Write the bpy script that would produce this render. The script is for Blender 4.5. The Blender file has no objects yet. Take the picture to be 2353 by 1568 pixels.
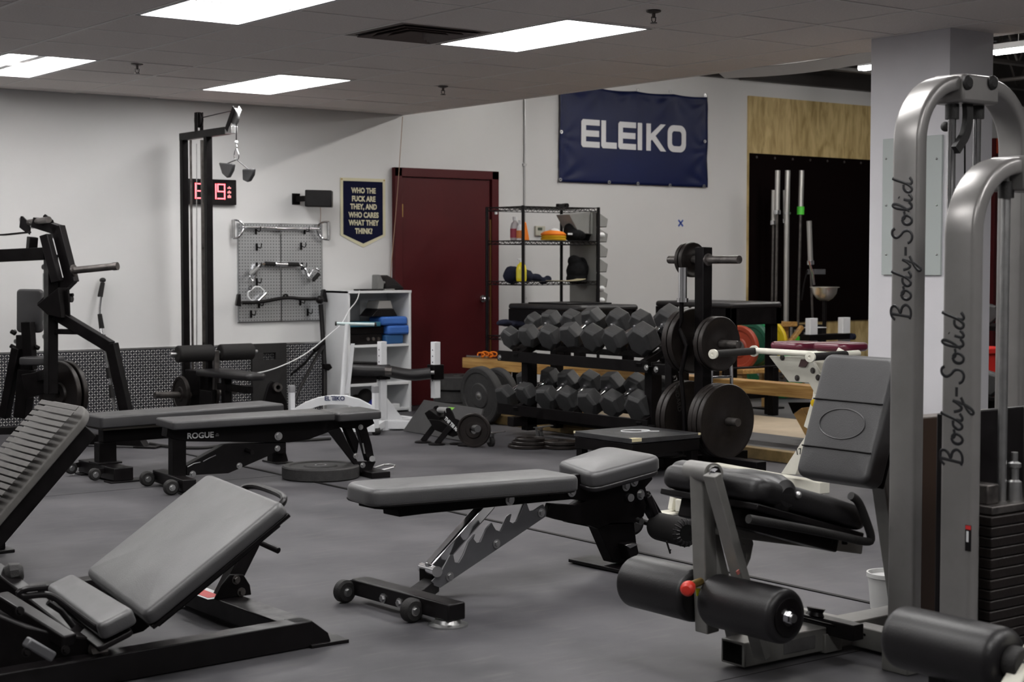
import bpy, bmesh, math, random
from mathutils import Vector, Matrix
random.seed(7)
sc = bpy.context.scene
COL = sc.collection
V = Vector

# ------------------------------------------------------------------ camera
CAM_H = 1.24
FPX, CX, CY = 3700.0, 1176.5, 784.0
PITCH = math.atan(182.0 / FPX)
RIGHT = V((0.8, -0.6, 0.0))
FWD = V((0.6 * math.cos(PITCH), 0.8 * math.cos(PITCH), -math.sin(PITCH)))
UP = RIGHT.cross(FWD)
CAM = V((0, 0, CAM_H))
cd = bpy.data.cameras.new('camera')
cam = bpy.data.objects.new('camera', cd)
COL.objects.link(cam)
m3 = Matrix((RIGHT, UP, -FWD)).transposed()
cam.matrix_world = Matrix.Translation(CAM) @ m3.to_4x4()
cd.sensor_width = 36.0
cd.lens = FPX * 36.0 / 2353.0
cd.clip_start = 0.05
cd.clip_end = 100
cd.dof.use_dof = True
cd.dof.focus_distance = 7.0
cd.dof.aperture_fstop = 5.6
sc.camera = cam

# ------------------------------------------------------------------ world, exposure
w = bpy.data.worlds.new('world')
sc.world = w
w.use_nodes = True
w.node_tree.nodes['Background'].inputs[0].default_value = (0.95, 0.97, 1.0, 1)
w.node_tree.nodes['Background'].inputs[1].default_value = 0.03
sc.view_settings.view_transform = 'Standard'
sc.view_settings.look = 'None'
sc.view_settings.gamma = 1.0
sc.view_settings.use_curve_mapping = False
sc.view_settings.exposure = 0.0
LAMP = 17.0          # radiance of the troffer diffusers
STRIP = 58.0        # radiance of the bare strip lamps

# ------------------------------------------------------------------ sight helpers (a photo pixel meets a plane of the room)
def ray(u, v): return FWD + RIGHT * ((u - CX) / FPX) + UP * ((CY - v) / FPX)
def atz(u, v, z):
    d = ray(u, v); return CAM + d * ((z - CAM_H) / d.z)
def aty(u, v, y):
    d = ray(u, v); return CAM + d * (y / d.y)
def atx(u, v, x):
    d = ray(u, v); return CAM + d * (x / d.x)
class Plane:
    """vertical plane through the floor point p, heading angle a (degrees)"""
    def __init__(s, p, a):
        s.o = V((p[0], p[1], 0)); s.a = math.radians(a)
        s.h = V((math.cos(s.a), math.sin(s.a), 0)); s.n = V((-math.sin(s.a), math.cos(s.a), 0))
    def at(s, u, v, off=0.0):
        d = ray(u, v); o = s.o + s.n * off
        return CAM + d * ((o - CAM).dot(s.n) / d.dot(s.n))
    def st(s, a, z, off=0.0): return s.o + s.h * a + s.n * off + V((0, 0, z))
    def loc(s, p):
        q = p - s.o; return (round(q.dot(s.h), 3), round(p.z, 3))

# ------------------------------------------------------------------ materials
MATS = {}
def mat(name, col, rough=0.5, metal=0.0, var=0.0, vscale=6.0, bump=0.0, bscale=60.0, spec=0.5, coat=0.0, rvar=0.0):
    if name in MATS: return MATS[name]
    m = bpy.data.materials.new(name); m.use_nodes = True
    nt = m.node_tree; N = nt.nodes; L = nt.links
    b = N['Principled BSDF']
    b.inputs['Base Color'].default_value = (*col, 1)
    b.inputs['Roughness'].default_value = rough
    b.inputs['Metallic'].default_value = metal
    b.inputs['Specular IOR Level'].default_value = spec
    b.inputs['Coat Weight'].default_value = coat
    tc = N.new('ShaderNodeTexCoord')
    if var > 0 or rvar > 0:
        n = N.new('ShaderNodeTexNoise'); n.inputs['Scale'].default_value = vscale
        n.inputs['Detail'].default_value = 5; n.inputs['Roughness'].default_value = 0.6
        L.new(tc.outputs['Object'], n.inputs['Vector'])
        if var > 0:
            r = N.new('ShaderNodeMapRange')
            r.inputs['From Min'].default_value = 0.3; r.inputs['From Max'].default_value = 0.7
            r.inputs['To Min'].default_value = 1 - var; r.inputs['To Max'].default_value = 1 + var
            L.new(n.outputs['Fac'], r.inputs['Value'])
            x = N.new('ShaderNodeVectorMath'); x.operation = 'SCALE'
            x.inputs[0].default_value = col
            L.new(r.outputs['Result'], x.inputs['Scale'])
            L.new(x.outputs['Vector'], b.inputs['Base Color'])
        if rvar > 0:
            r2 = N.new('ShaderNodeMapRange')
            r2.inputs['From Min'].default_value = 0.3; r2.inputs['From Max'].default_value = 0.7
            r2.inputs['To Min'].default_value = max(0.03, rough - rvar); r2.inputs['To Max'].default_value = min(1, rough + rvar)
            L.new(n.outputs['Fac'], r2.inputs['Value'])
            L.new(r2.outputs['Result'], b.inputs['Roughness'])
    if bump > 0:
        n2 = N.new('ShaderNodeTexNoise'); n2.inputs['Scale'].default_value = bscale
        n2.inputs['Detail'].default_value = 3
        L.new(tc.outputs['Object'], n2.inputs['Vector'])
        bp = N.new('ShaderNodeBump'); bp.inputs['Strength'].default_value = bump
        bp.inputs['Distance'].default_value = 0.01
        L.new(n2.outputs['Fac'], bp.inputs['Height'])
        L.new(bp.outputs['Normal'], b.inputs['Normal'])
    MATS[name] = m
    return m
def emit(name, col, s):
    if name in MATS: return MATS[name]
    m = bpy.data.materials.new(name); m.use_nodes = True
    b = m.node_tree.nodes['Principled BSDF']
    b.inputs['Base Color'].default_value = (*col, 1)
    b.inputs['Emission Color'].default_value = (*col, 1)
    b.inputs['Emission Strength'].default_value = s
    MATS[name] = m
    return m

wall_m = mat('white_wall_paint', (0.67, 0.668, 0.665), 0.55, var=0.02, vscale=1.3, bump=0.08, bscale=220)
white_m = mat('white_powder_coat', (0.72, 0.73, 0.75), 0.4, var=0.05, vscale=9)
cream_m = mat('cream_powder_coat', (0.74, 0.72, 0.63), 0.4, var=0.05, vscale=9)
lam_m = mat('white_laminate', (0.70, 0.71, 0.72), 0.45, var=0.03)
black_m = mat('black_powder_coat', (0.004, 0.0032, 0.0035), 0.45, var=0.3, vscale=14, spec=0.12, rvar=0.1)
satin_m = mat('satin_black_coat', (0.006, 0.005, 0.0055), 0.36, var=0.25, vscale=12, spec=0.22, rvar=0.08)
vinyl_m = mat('black_vinyl', (0.03, 0.029, 0.031), 0.44, var=0.15, vscale=7, bump=0.12, bscale=350, spec=0.7, rvar=0.06)
vinyl2_m = mat('grey_worn_vinyl', (0.036, 0.035, 0.037), 0.44, var=0.12, vscale=5, bump=0.12, bscale=300, spec=0.95, rvar=0.06)
vinyl2_m.node_tree.nodes['Principled BSDF'].inputs['Sheen Weight'].default_value = 0.1
gloss_vinyl_m = mat('glossy_black_vinyl', (0.009, 0.008, 0.009), 0.42, var=0.2, vscale=9, bump=0.08, bscale=200, spec=0.5)
rubber_m = mat('black_rubber', (0.014, 0.013, 0.013), 0.6, var=0.2, vscale=18, bump=0.25, bscale=260, spec=0.4)
hexrub_m = mat('dumbbell_rubber', (0.03, 0.03, 0.031), 0.5, var=0.22, vscale=22, bump=0.15, bscale=200, spec=0.5)
foam_m = mat('black_foam', (0.012, 0.011, 0.011), 0.75, bump=0.2, bscale=400, spec=0.3)
chrome_m = mat('chrome', (0.78, 0.78, 0.8), 0.13, 1.0, rvar=0.05, vscale=12)
steel_m = mat('brushed_steel', (0.5, 0.5, 0.5), 0.34, 1.0, var=0.12, vscale=25)
dsteel_m = mat('worn_dark_steel', (0.12, 0.11, 0.105), 0.38, 0.8, var=0.35, vscale=22, rvar=0.12)
iron_m = mat('cast_iron', (0.013, 0.0095, 0.0085), 0.42, 0.3, var=0.3, vscale=14, bump=0.1, bscale=120, spec=0.5)
grey_m = mat('silver_grey_coat', (0.25, 0.24, 0.235), 0.33, 0.45, var=0.08, vscale=9, spec=0.5)
taupe_m = mat('taupe_metal_coat', (0.20, 0.195, 0.185), 0.4, 0.25, var=0.12, vscale=10)
bgrey_m = mat('slate_grey_coat', (0.115, 0.115, 0.122), 0.35, 0.3, var=0.1, vscale=9)
wood_m = mat('yellow_timber', (0.5, 0.3, 0.11), 0.45, var=0.25, vscale=7)
maroon_m = mat('maroon_paint', (0.068, 0.006, 0.008), 0.5, var=0.1, vscale=2.5, bump=0.04, bscale=40, spec=0.2)

# ------------------------------------------------------------------ mesh builder
class MB:
    def __init__(s): s.bm = bmesh.new()
    def _mx(s, o, x, y, z):
        return Matrix(((x.x, y.x, z.x, o.x), (x.y, y.y, z.y, o.y), (x.z, y.z, z.z, o.z), (0, 0, 0, 1)))
    def box(s, c, size, x=(1, 0, 0), y=(0, 1, 0)):
        x = V(x).normalized(); y = V(y); y = (y - x * y.dot(x)).normalized(); z = x.cross(y)
        m = s._mx(V(c), x * size[0], y * size[1], z * size[2])
        bmesh.ops.create_cube(s.bm, size=1.0, matrix=m); return s
    def bb(s, a, b):
        a = V(a); b = V(b)
        return s.box((a + b) / 2, [abs(b[i] - a[i]) for i in range(3)])
    def beam(s, p0, p1, w, h=None, up=(0, 0, 1), ext=0.0):
        """rectangular tube; w across, h along up"""
        p0 = V(p0); p1 = V(p1); h = h or w
        d = (p1 - p0); ln = d.length + 2 * ext; d.normalize(); u = V(up)
        if abs(d.dot(u.normalized())) > 0.98: u = V((0, 1, 0)) if abs(d.y) < 0.9 else V((1, 0, 0))
        side = u.cross(d).normalized(); u = d.cross(side)
        return s.box((p0 + p1) / 2, (ln, w, h), d, side)
    def cyl(s, p0, p1, r, r2=None, n=24, cap=True):
        p0 = V(p0); p1 = V(p1); r2 = r if r2 is None else r2
        d = (p1 - p0); ln = d.length; d.normalize()
        q = V((0, 0, 1)).rotation_difference(d).to_matrix().to_4x4()
        m = Matrix.Translation((p0 + p1) / 2) @ q
        bmesh.ops.create_cone(s.bm, cap_ends=cap, segments=n, radius1=r, radius2=r2, depth=ln, matrix=m); return s
    def sph(s, c, r, sx=1, sy=1, sz=1, n=16):
        m = Matrix.Translation(V(c)) @ Matrix.Diagonal((r * sx, r * sy, r * sz, 1))
        bmesh.ops.create_uvsphere(s.bm, u_segments=n * 2, v_segments=n, radius=1, matrix=m); return s
    def lathe(s, o, axis, prof, n=32):
        """prof: (distance along axis, radius); closed at radius 0 or as open ends capped"""
        o = V(o); d = V(axis).normalized()
        a = d.orthogonal().normalized(); b = d.cross(a); rings = []
        for t, r in prof:
            if r < 1e-6: rings.append([s.bm.verts.new(o + d * t)])
            else: rings.append([s.bm.verts.new(o + d * t + (a * math.cos(2 * math.pi * k / n) + b * math.sin(2 * math.pi * k / n)) * r) for k in range(n)])
        for i in range(len(rings) - 1):
            A, B = rings[i], rings[i + 1]
            for k in range(n):
                k2 = (k + 1) % n
                if len(A) == 1 and len(B) == 1: continue
                if len(A) == 1: s.bm.faces.new((A[0], B[k], B[k2]))
                elif len(B) == 1: s.bm.faces.new((A[k], A[k2], B[0]))
                else: s.bm.faces.new((A[k], A[k2], B[k2], B[k]))
        if len(rings[0]) > 1: s.bm.faces.new(rings[0][::-1])
        if len(rings[-1]) > 1: s.bm.faces.new(rings[-1])
        return s
    def loop(s, o, axis, prof, n=32):
        """closed ring profile (a plate with a hole)"""
        o = V(o); d = V(axis).normalized(); a = d.orthogonal().normalized(); b = d.cross(a)
        rings = [[s.bm.verts.new(o + d * t + (a * math.cos(2 * math.pi * k / n) + b * math.sin(2 * math.pi * k / n)) * r) for k in range(n)] for t, r in prof]
        for i in range(len(rings)):
            A, B = rings[i], rings[(i + 1) % len(rings)]
            for k in range(n):
                k2 = (k + 1) % n; s.bm.faces.new((A[k], A[k2], B[k2], B[k]))
        return s
    def tube(s, pts, r, n=12, smooth=0, closed=False, flat=None):
        """round tube along points; flat=(w,h,up) sweeps a rectangle instead"""
        pts = [V(p) for p in pts]
        for _ in range(smooth):
            q = [pts[0]] if not closed else []
            rng = range(len(pts) - 1) if not closed else range(len(pts))
            for i in rng:
                a, b = pts[i], pts[(i + 1) % len(pts)]
                q += [a.lerp(b, 0.25), a.lerp(b, 0.75)]
            if not closed: q.append(pts[-1])
            pts = q
        rings = []; N = len(pts); prev = None
        for i, p in enumerate(pts):
            if closed: t = (pts[(i + 1) % N] - pts[i - 1])
            else: t = pts[min(i + 1, N - 1)] - pts[max(i - 1, 0)]
            t.normalize()
            if flat:
                side = V(flat[2]).cross(t).normalized(); u = t.cross(side)
                w2, h2 = flat[0] / 2, flat[1] / 2
                k = 1.0
                if 0 < i < N - 1 and not closed:
                    t1 = (p - pts[i - 1]).normalized(); k = 1 / max(0.5, t.dot(t1))
                ax = u
                rings.append([s.bm.verts.new(p + side * a * w2 + u * b * h2 * k) for a, b in ((-1, -1), (1, -1), (1, 1), (-1, 1))])
            else:
                if prev is None: a = t.orthogonal().normalized()
                else: a = (prev - t * prev.dot(t)).normalized()
                prev = a; b = t.cross(a)
                rings.append([s.bm.verts.new(p + (a * math.cos(2 * math.pi * k / n) + b * math.sin(2 * math.pi * k / n)) * r) for k in range(n)])
        m = len(rings[0])
        for i in range(N if closed else N - 1):
            A, B = rings[i], rings[(i + 1) % N]
            for k in range(m):
                s.bm.faces.new((A[k], A[(k + 1) % m], B[(k + 1) % m], B[k]))
        if not closed: s.bm.faces.new(rings[0][::-1]); s.bm.faces.new(rings[-1])
        return s
    def prism(s, pts, ext):
        """polygon pts (3D, planar) extruded by vector ext"""
        ext = V(ext); a = [s.bm.verts.new(V(p)) for p in pts]; b = [s.bm.verts.new(V(p) + ext) for p in pts]
        n = len(a); s.bm.faces.new(a[::-1]); s.bm.faces.new(b)
        for i in range(n): s.bm.faces.new((a[i], a[(i + 1) % n], b[(i + 1) % n], b[i]))
        return s
    def loft(s, outl, o, x, y, th, er=0.012, puff=0.0, er2=None):
        """padded shape: 2D outline (convex-ish) in the x,y plane at o, thickness th along x cross y, soft edges"""
        x = V(x).normalized(); y = V(y); y = (y - x * y.dot(x)).normalized(); z = x.cross(y); o = V(o)
        n = len(outl); er2 = er if er2 is None else er2
        area = sum(outl[i][0] * outl[(i + 1) % n][1] - outl[(i + 1) % n][0] * outl[i][1] for i in range(n))
        if area < 0: outl = outl[::-1]
        nr = []
        for i in range(n):
            p, q, r = outl[i - 1], outl[i], outl[(i + 1) % n]
            e1 = V((q[0] - p[0], q[1] - p[1])).normalized(); e2 = V((r[0] - q[0], r[1] - q[1])).normalized()
            nn = V((e1.y + e2.y, -e1.x - e2.x)); nn.normalize()
            c = max(0.5, nn.dot(V((e1.y, -e1.x)))); nr.append(nn / c)
        layers = []
        K = 5
        for k in range(K + 1):
            a = math.pi / 2 * k / K; layers.append((er2 * (1 - math.sin(a)), er2 * (1 - math.cos(a))))
        for k in range(K + 1):
            a = math.pi / 2 * k / K; layers.append((er * (1 - math.cos(a)), th - er * (1 - math.sin(a))))
        if puff:
            gx = sum(p[0] for p in outl) / n; gy = sum(p[1] for p in outl) / n
        rings = [[s.bm.verts.new(o + x * (outl[i][0] - nr[i].x * ins) + y * (outl[i][1] - nr[i].y * ins) + z * hh) for i in range(n)] for ins, hh in layers]
        if puff:
            for f in (0.12, 0.3, 0.55):
                hh = th + puff * math.sin(math.pi / 2 * f / 0.55); k_ = 1 - f
                rings.append([s.bm.verts.new(o + x * (gx + (outl[i][0] - nr[i].x * er - gx) * k_) + y * (gy + (outl[i][1] - nr[i].y * er - gy) * k_) + z * hh) for i in range(n)])
        for A, B in zip(rings, rings[1:]):
            for k in range(n): s.bm.faces.new((A[k], A[(k + 1) % n], B[(k + 1) % n], B[k]))
        s.bm.faces.new(rings[0][::-1]); s.bm.faces.new(rings[-1])
        return s

def rrect(L, W, r, n=6, cx=0, cy=0, taper=0.0):
    """rounded rectangle outline; taper shrinks the width at +x end"""
    out = []
    for sx, sy, a0 in ((1, 1, 0), (-1, 1, 90), (-1, -1, 180), (1, -1, 270)):
        w2 = W / 2 - (taper if sx > 0 else 0)
        for k in range(n + 1):
            a = math.radians(a0 + 90 * k / n)
            out.append((cx + sx * (L / 2 - r) + r * math.cos(a), cy + sy * (w2 - r) + r * math.sin(a)))
    return out
def circ(r, n=24, cx=0, cy=0): return [(cx + r * math.cos(2 * math.pi * k / n), cy + r * math.sin(2 * math.pi * k / n)) for k in range(n)]

# ------------------------------------------------------------------ objects
def thing(name, label, cat, loc=(0, 0, 0), group=None, rot=None):
    o = bpy.data.objects.new(name, None); COL.objects.link(o)
    o.empty_display_size = 0.1; o.location = V(loc); o['label'] = label; o['category'] = cat
    if rot: o.rotation_euler = rot
    if group: o['group'] = group
    return o
def base_loc(o):
    p = V((0, 0, 0))
    while o: p += o.location; o = o.parent
    return p
def obj(name, mb, m, parent=None, bev=0.002, smooth=True, ang=35, segs=2, loc=None):
    """links the built mesh as ONE object; mesh was built in room coordinates"""
    me = bpy.data.meshes.new(name)
    bmesh.ops.recalc_face_normals(mb.bm, faces=mb.bm.faces)
    off = V((0, 0, 0))
    if parent is not None: off = base_loc(parent)
    elif loc is not None: off = V(loc)
    if off.length > 0: bmesh.ops.translate(mb.bm, verts=mb.bm.verts, vec=-off)
    mb.bm.to_mesh(me); mb.bm.free()
    o = bpy.data.objects.new(name, me); COL.objects.link(o)
    for mm in (m if isinstance(m, (list, tuple)) else [m]): me.materials.append(mm)
    if parent is not None: o.parent = parent
    elif loc is not None: o.location = off
    if smooth:
        me.shade_smooth(); me.set_sharp_from_angle(angle=math.radians(ang))
    if bev:
        b = o.modifiers.new('bevel', 'BEVEL'); b.width = bev; b.segments = segs
        b.limit_method = 'ANGLE'; b.angle_limit = math.radians(40); b.use_clamp_overlap = True
    return o
def tag(o, label, cat, group=None):
    o['label'] = label; o['category'] = cat
    if group: o['group'] = group
    return o
def struct(name, mb, m, bev=0, **k):
    o = obj(name, mb, m, None, bev=bev, **k); o['kind'] = 'structure'; return o
def copy_tree(o, parent=None):
    c = o.copy(); COL.objects.link(c); c.parent = parent
    for ch in [q for q in COL.objects if q.parent == o]: copy_tree(ch, c)
    return c
def text(name, body, o, x, up, size, m, parent, ext=0.001, bold=0.0, sx=1.0, align='CENTER', spacing=1.0, shear=0.0):
    """real lettering as a mesh; o = baseline origin, x = reading direction, size = capital height"""
    cu = bpy.data.curves.new('t', 'FONT'); cu.body = body; cu.size = 1.0
    cu.align_x = align; cu.extrude = ext; cu.offset = bold; cu.space_character = spacing; cu.shear = shear
    cu.resolution_u = 4
    to = bpy.data.objects.new('t', cu); COL.objects.link(to)
    dg = bpy.context.evaluated_depsgraph_get()
    me = bpy.data.meshes.new_from_object(to.evaluated_get(dg))
    bpy.data.objects.remove(to); bpy.data.curves.remove(cu)
    k = size / 0.69
    x = V(x).normalized(); up = V(up); up = (up - x * up.dot(x)).normalized(); z = x.cross(up); o = V(o)
    off = base_loc(parent) if parent is not None else V((0, 0, 0))
    for v in me.vertices: v.co = o + x * v.co.x * k * sx + up * v.co.y * k + z * v.co.z - off
    me.name = name; ob = bpy.data.objects.new(name, me); COL.objects.link(ob)
    me.materials.clear(); me.materials.append(m)
    for p in me.polygons: p.material_index = 0
    ob.parent = parent
    return ob
# ================================================================== THE SETTING
WY = 11.55                    # back wall
CZ = 2.488                    # suspended ceiling height
EX = 7.50                     # edge of the suspended ceiling; the hall beyond is open to the roof
DZ = 3.75                     # roof deck
GX0, GY0, GS = 3.385, 6.49, 0.61

# floor: rubber mats with scuffs
def floor_material():
    m = bpy.data.materials.new('rubber_floor'); m.use_nodes = True
    nt = m.node_tree; N = nt.nodes; L = nt.links; b = N['Principled BSDF']
    tc = N.new('ShaderNodeTexCoord')
    n1 = N.new('ShaderNodeTexNoise'); n1.inputs['Scale'].default_value = 1.6; n1.inputs['Detail'].default_value = 6; n1.inputs['Roughness'].default_value = 0.62
    n2 = N.new('ShaderNodeTexNoise'); n2.inputs['Scale'].default_value = 260; n2.inputs['Detail'].default_value = 2
    mp = N.new('ShaderNodeMapping'); mp.inputs['Scale'].default_value = (1, 5, 1); mp.inputs['Rotation'].default_value = (0, 0, 0.5)
    n3 = N.new('ShaderNodeTexNoise'); n3.inputs['Scale'].default_value = 5; n3.inputs['Detail'].default_value = 8
    for n in (n1, n2): L.new(tc.outputs['Object'], n.inputs['Vector'])
    L.new(tc.outputs['Object'], mp.inputs['Vector']); L.new(mp.outputs['Vector'], n3.inputs['Vector'])
    cr = N.new('ShaderNodeValToRGB')
    cr.color_ramp.elements[0].position = 0.36; cr.color_ramp.elements[0].color = (0.044, 0.043, 0.048, 1)
    cr.color_ramp.elements[1].position = 0.66; cr.color_ramp.elements[1].color = (0.100, 0.097, 0.104, 1)
    L.new(n1.outputs['Fac'], cr.inputs['Fac'])
    sp = N.new('ShaderNodeMapRange'); sp.inputs['From Min'].default_value = 0.55; sp.inputs['From Max'].default_value = 0.8
    sp.inputs['To Min'].default_value = 0; sp.inputs['To Max'].default_value = 0.35
    L.new(n3.outputs['Fac'], sp.inputs['Value'])
    mx = N.new('ShaderNodeMix'); mx.data_type = 'RGBA'
    L.new(sp.outputs['Result'], mx.inputs['Factor']); L.new(cr.outputs['Color'], mx.inputs['A'])
    mx.inputs['B'].default_value = (0.145, 0.138, 0.132, 1)
    L.new(mx.outputs['Result'], b.inputs['Base Color'])
    rr = N.new('ShaderNodeMapRange'); rr.inputs['To Min'].default_value = 0.44; rr.inputs['To Max'].default_value = 0.62
    L.new(n1.outputs['Fac'], rr.inputs['Value']); L.new(rr.outputs['Result'], b.inputs['Roughness'])
    bp = N.new('ShaderNodeBump'); bp.inputs['Strength'].default_value = 0.15; bp.inputs['Distance'].default_value = 0.004
    L.new(n2.outputs['Fac'], bp.inputs['Height']); L.new(bp.outputs['Normal'], b.inputs['Normal'])
    b.inputs['Specular IOR Level'].default_value = 0.22
    return m
struct('floor', MB().bb((-4, -4, -0.1), (18, WY + 0.1, 0)), floor_material())
struct('wall_back', MB().bb((-4, WY, 0), (18, WY + 0.15, DZ)), wall_m)
struct('wall_left', MB().bb((-4.15, -4, 0), (-4, WY + 0.15, CZ)), wall_m)
struct('wall_front', MB().bb((-4, -4.15, 0), (18, -4, DZ)), wall_m)
struct('wall_right', MB().bb((18, -4, 0), (18.15, WY + 0.15, DZ)), wall_m)

# suspended ceiling: tiles and a raised T-bar grid, openings left for lights and the air vent
tile_m = mat('ceiling_tile', (0.80, 0.75, 0.72), 0.95, var=0.06, vscale=90, bump=0.3, bscale=160, spec=0.1)
tbar_m = mat('ceiling_grid_metal', (0.80, 0.77, 0.74), 0.5)
LIGHTS = [(GX0, GY0), (GX0, GY0 + 5 * GS), (GX0 + 3 * GS, GY0 + 5 * GS), (GX0 + 3 * GS, GY0),
          (GX0, GY0 - 5 * GS), (GX0 + 3 * GS, GY0 - 5 * GS), (GX0 - 3 * GS, GY0), (GX0 - 3 * GS, GY0 - 5 * GS),
          (GX0 - 3 * GS, GY0 + 5 * GS), (GX0 - 6 * GS, GY0 - 5 * GS), (GX0 - 3 * GS, GY0 - 10 * GS), (GX0, GY0 - 10 * GS),
          (GX0 + 3 * GS, GY0 - 10 * GS)]
VENT = (GX0 + 2 * GS, GY0 + GS)
mb = MB(); tb = MB()
holes = set()
for (lx, ly) in LIGHTS:
    i = round((lx - GX0) / GS); j = round((ly - GY0) / GS); holes.add((i, j)); holes.add((i, j + 1))
holes.add((2, 1))
for i in range(-12, 7):
    for j in range(-17, 9):
        if (i, j) in holes: continue
        x0 = GX0 + i * GS; y0 = GY0 + j * GS
        x1 = min(x0 + GS, EX); y1 = min(y0 + GS, WY)
        dz = random.choice([0, 0, 0, 0, 0.003, -0.001])
        mb.bb((x0 + 0.008, y0 + 0.008, CZ + dz), (x1 - 0.008, y1 - 0.008, CZ + 0.02 + dz))
struct('ceiling', mb, tile_m, smooth=False)
for i in range(-12, 8):
    x = min(GX0 + i * GS, EX - 0.006)
    tb.bb((x - 0.009, -4, CZ - 0.003), (x + 0.009, WY, CZ + 0.035))
for j in range(-17, 9):
    y = GY0 + j * GS
    if y > -4: tb.bb((-4, y - 0.009, CZ - 0.0022), (EX, y + 0.009, CZ + 0.034))
struct('trim_1', tb, tbar_m, smooth=False)                       # ceiling grid bars
# fascia closing the void above the suspended ceiling
struct('trim_2', MB().bb((EX, -4, CZ - 0.004), (EX + 0.02, WY, CZ + 0.05)), tbar_m)
struct('wall_bulkhead', MB().bb((EX - 0.03, -4, CZ + 0.03), (EX, WY, DZ)), mat('bulkhead_board', (0.35, 0.33, 0.31), 0.8, var=0.1))
# warped white edge strip hanging off the ceiling edge
e = MB(); p = [V((EX + 0.03, y, z)) for y, z in ((7.75, CZ - 0.005), (7.3, CZ - 0.032), (6.9, CZ - 0.038), (6.4, CZ - 0.02), (6.0, CZ + 0.0))]
e.tube(p, 0.01, smooth=2, flat=(0.11, 0.006, (0.5, 0, 1)))
struct('trim_3', e, lam_m)

# open hall roof: deck, ledger and bar joists
deck_m = mat('roof_deck', (0.13, 0.13, 0.135), 0.6, 0.3, var=0.2, vscale=3)
joist_m = mat('joist_paint', (0.035, 0.03, 0.028), 0.6, var=0.2)
mb = MB()
for k in range(70):
    x = EX + k * 0.15
    mb.bb((x, -4, DZ + (0.035 if k % 2 else 0)), (x + 0.15, WY, DZ + 0.06))
struct('ceiling_hall', mb, deck_m, smooth=False)
mb = MB().bb((EX, WY - 0.09, 3.05), (18, WY, 3.16)); mb.bb((EX, WY - 0.02, 3.16), (18, WY, DZ))
struct('trim_4', mb, joist_m)
for k, yj in enumerate([10.6, 9.3, 8.0, 6.7, 5.4, 4.1, 2.8]):
    mb = MB()
    z0, z1 = 3.08, 3.62
    for dy in (-0.025, 0.025):
        mb.bb((EX, yj + dy - 0.018, z0), (18, yj + dy + 0.018, z0 + 0.03)); mb.bb((EX, yj + dy - 0.018, z1), (18, yj + dy + 0.018, z1 + 0.03))
    x = EX
    while x < 17.4:
        mb.cyl((x, yj, z0 + .015), (x + 0.3, yj, z1), 0.012, n=8); mb.cyl((x + 0.3, yj, z1), (x + 0.6, yj, z0 + .015), 0.012, n=8); x += 0.6
    struct('trim_%d' % (12 + k), mb, joist_m)                     # bar joist
mb = MB()
for x in (9.2, 11.4, 13.6): mb.cyl((x, -3, 3.05), (x, WY - .1, 3.05), 0.02, n=10)
struct('trim_19', mb, joist_m)

# column carrying the ceiling edge
struct('column', MB().bb((7.06, 5.52, 0), (7.43, 6.06, CZ + 0.03)), mat('column_paint', (0.66, 0.65, 0.68), 0.5, var=0.02))

# diamond plate wainscot
def diamond_plate():
    m = bpy.data.materials.new('diamond_plate'); m.use_nodes = True
    nt = m.node_tree; N = nt.nodes; L = nt.links; b = N['Principled BSDF']
    tc = N.new('ShaderNodeTexCoord'); sp = N.new('ShaderNodeSeparateXYZ'); L.new(tc.outputs['Object'], sp.inputs[0])
    def M_(op, a, c=None, d=None):
        n = N.new('ShaderNodeMath'); n.operation = op
        for i, q in enumerate((a, c, d)):
            if q is None: continue
            if isinstance(q, (int, float)): n.inputs[i].default_value = q
            else: L.new(q, n.inputs[i])
        return n.outputs[0]
    s = 0.021
    u = M_('DIVIDE', sp.outputs['X'], s); v = M_('DIVIDE', sp.outputs['Z'], s)
    par = M_('FLOORED_MODULO', M_('ADD', M_('FLOOR', u), M_('FLOOR', v)), 2.0)
    sg = M_('SUBTRACT', M_('MULTIPLY', par, 2.0), 1.0)
    fu = M_('SUBTRACT', M_('FRACT', u), 0.5); fv = M_('SUBTRACT', M_('FRACT', v), 0.5)
    fu2 = M_('MULTIPLY', fu, sg)
    a = M_('MULTIPLY', M_('ADD', fu2, fv), 0.707); c = M_('MULTIPLY', M_('SUBTRACT', fu2, fv), 0.707)
    e = M_('ADD', M_('POWER', M_('DIVIDE', M_('ABSOLUTE', a), 0.46), 2.0), M_('POWER', M_('DIVIDE', M_('ABSOLUTE', c), 0.13), 2.0))
    h = M_('SUBTRACT', 1.0, M_('MINIMUM', e, 1.0))
    bp = N.new('ShaderNodeBump'); bp.inputs['Distance'].default_value = 0.004; bp.inputs['Strength'].default_value = 0.8
    L.new(h, bp.inputs['Height']); L.new(bp.outputs['Normal'], b.inputs['Normal'])
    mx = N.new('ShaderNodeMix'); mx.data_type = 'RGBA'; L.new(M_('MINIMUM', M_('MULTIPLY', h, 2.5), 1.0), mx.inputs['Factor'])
    mx.inputs['A'].default_value = (0.07, 0.07, 0.08, 1); mx.inputs['B'].default_value = (0.92, 0.91, 0.89, 1)  # lozenge highlights and the dark reflections between them are put into the colour
    L.new(mx.outputs['Result'], b.inputs['Base Color']); b.inputs['Metallic'].default_value = 0.6; b.inputs['Roughness'].default_value = 0.3
    return m
dp_m = diamond_plate()
wx1 = aty(740, 787, WY).x
struct('wainscot_back', MB().bb((-4, WY - 0.006, 0), (wx1, WY, 0.58)), dp_m)
struct('trim_5', MB().bb((-4, WY - 0.009, 0.572), (wx1, WY, 0.585)), steel_m)

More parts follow.
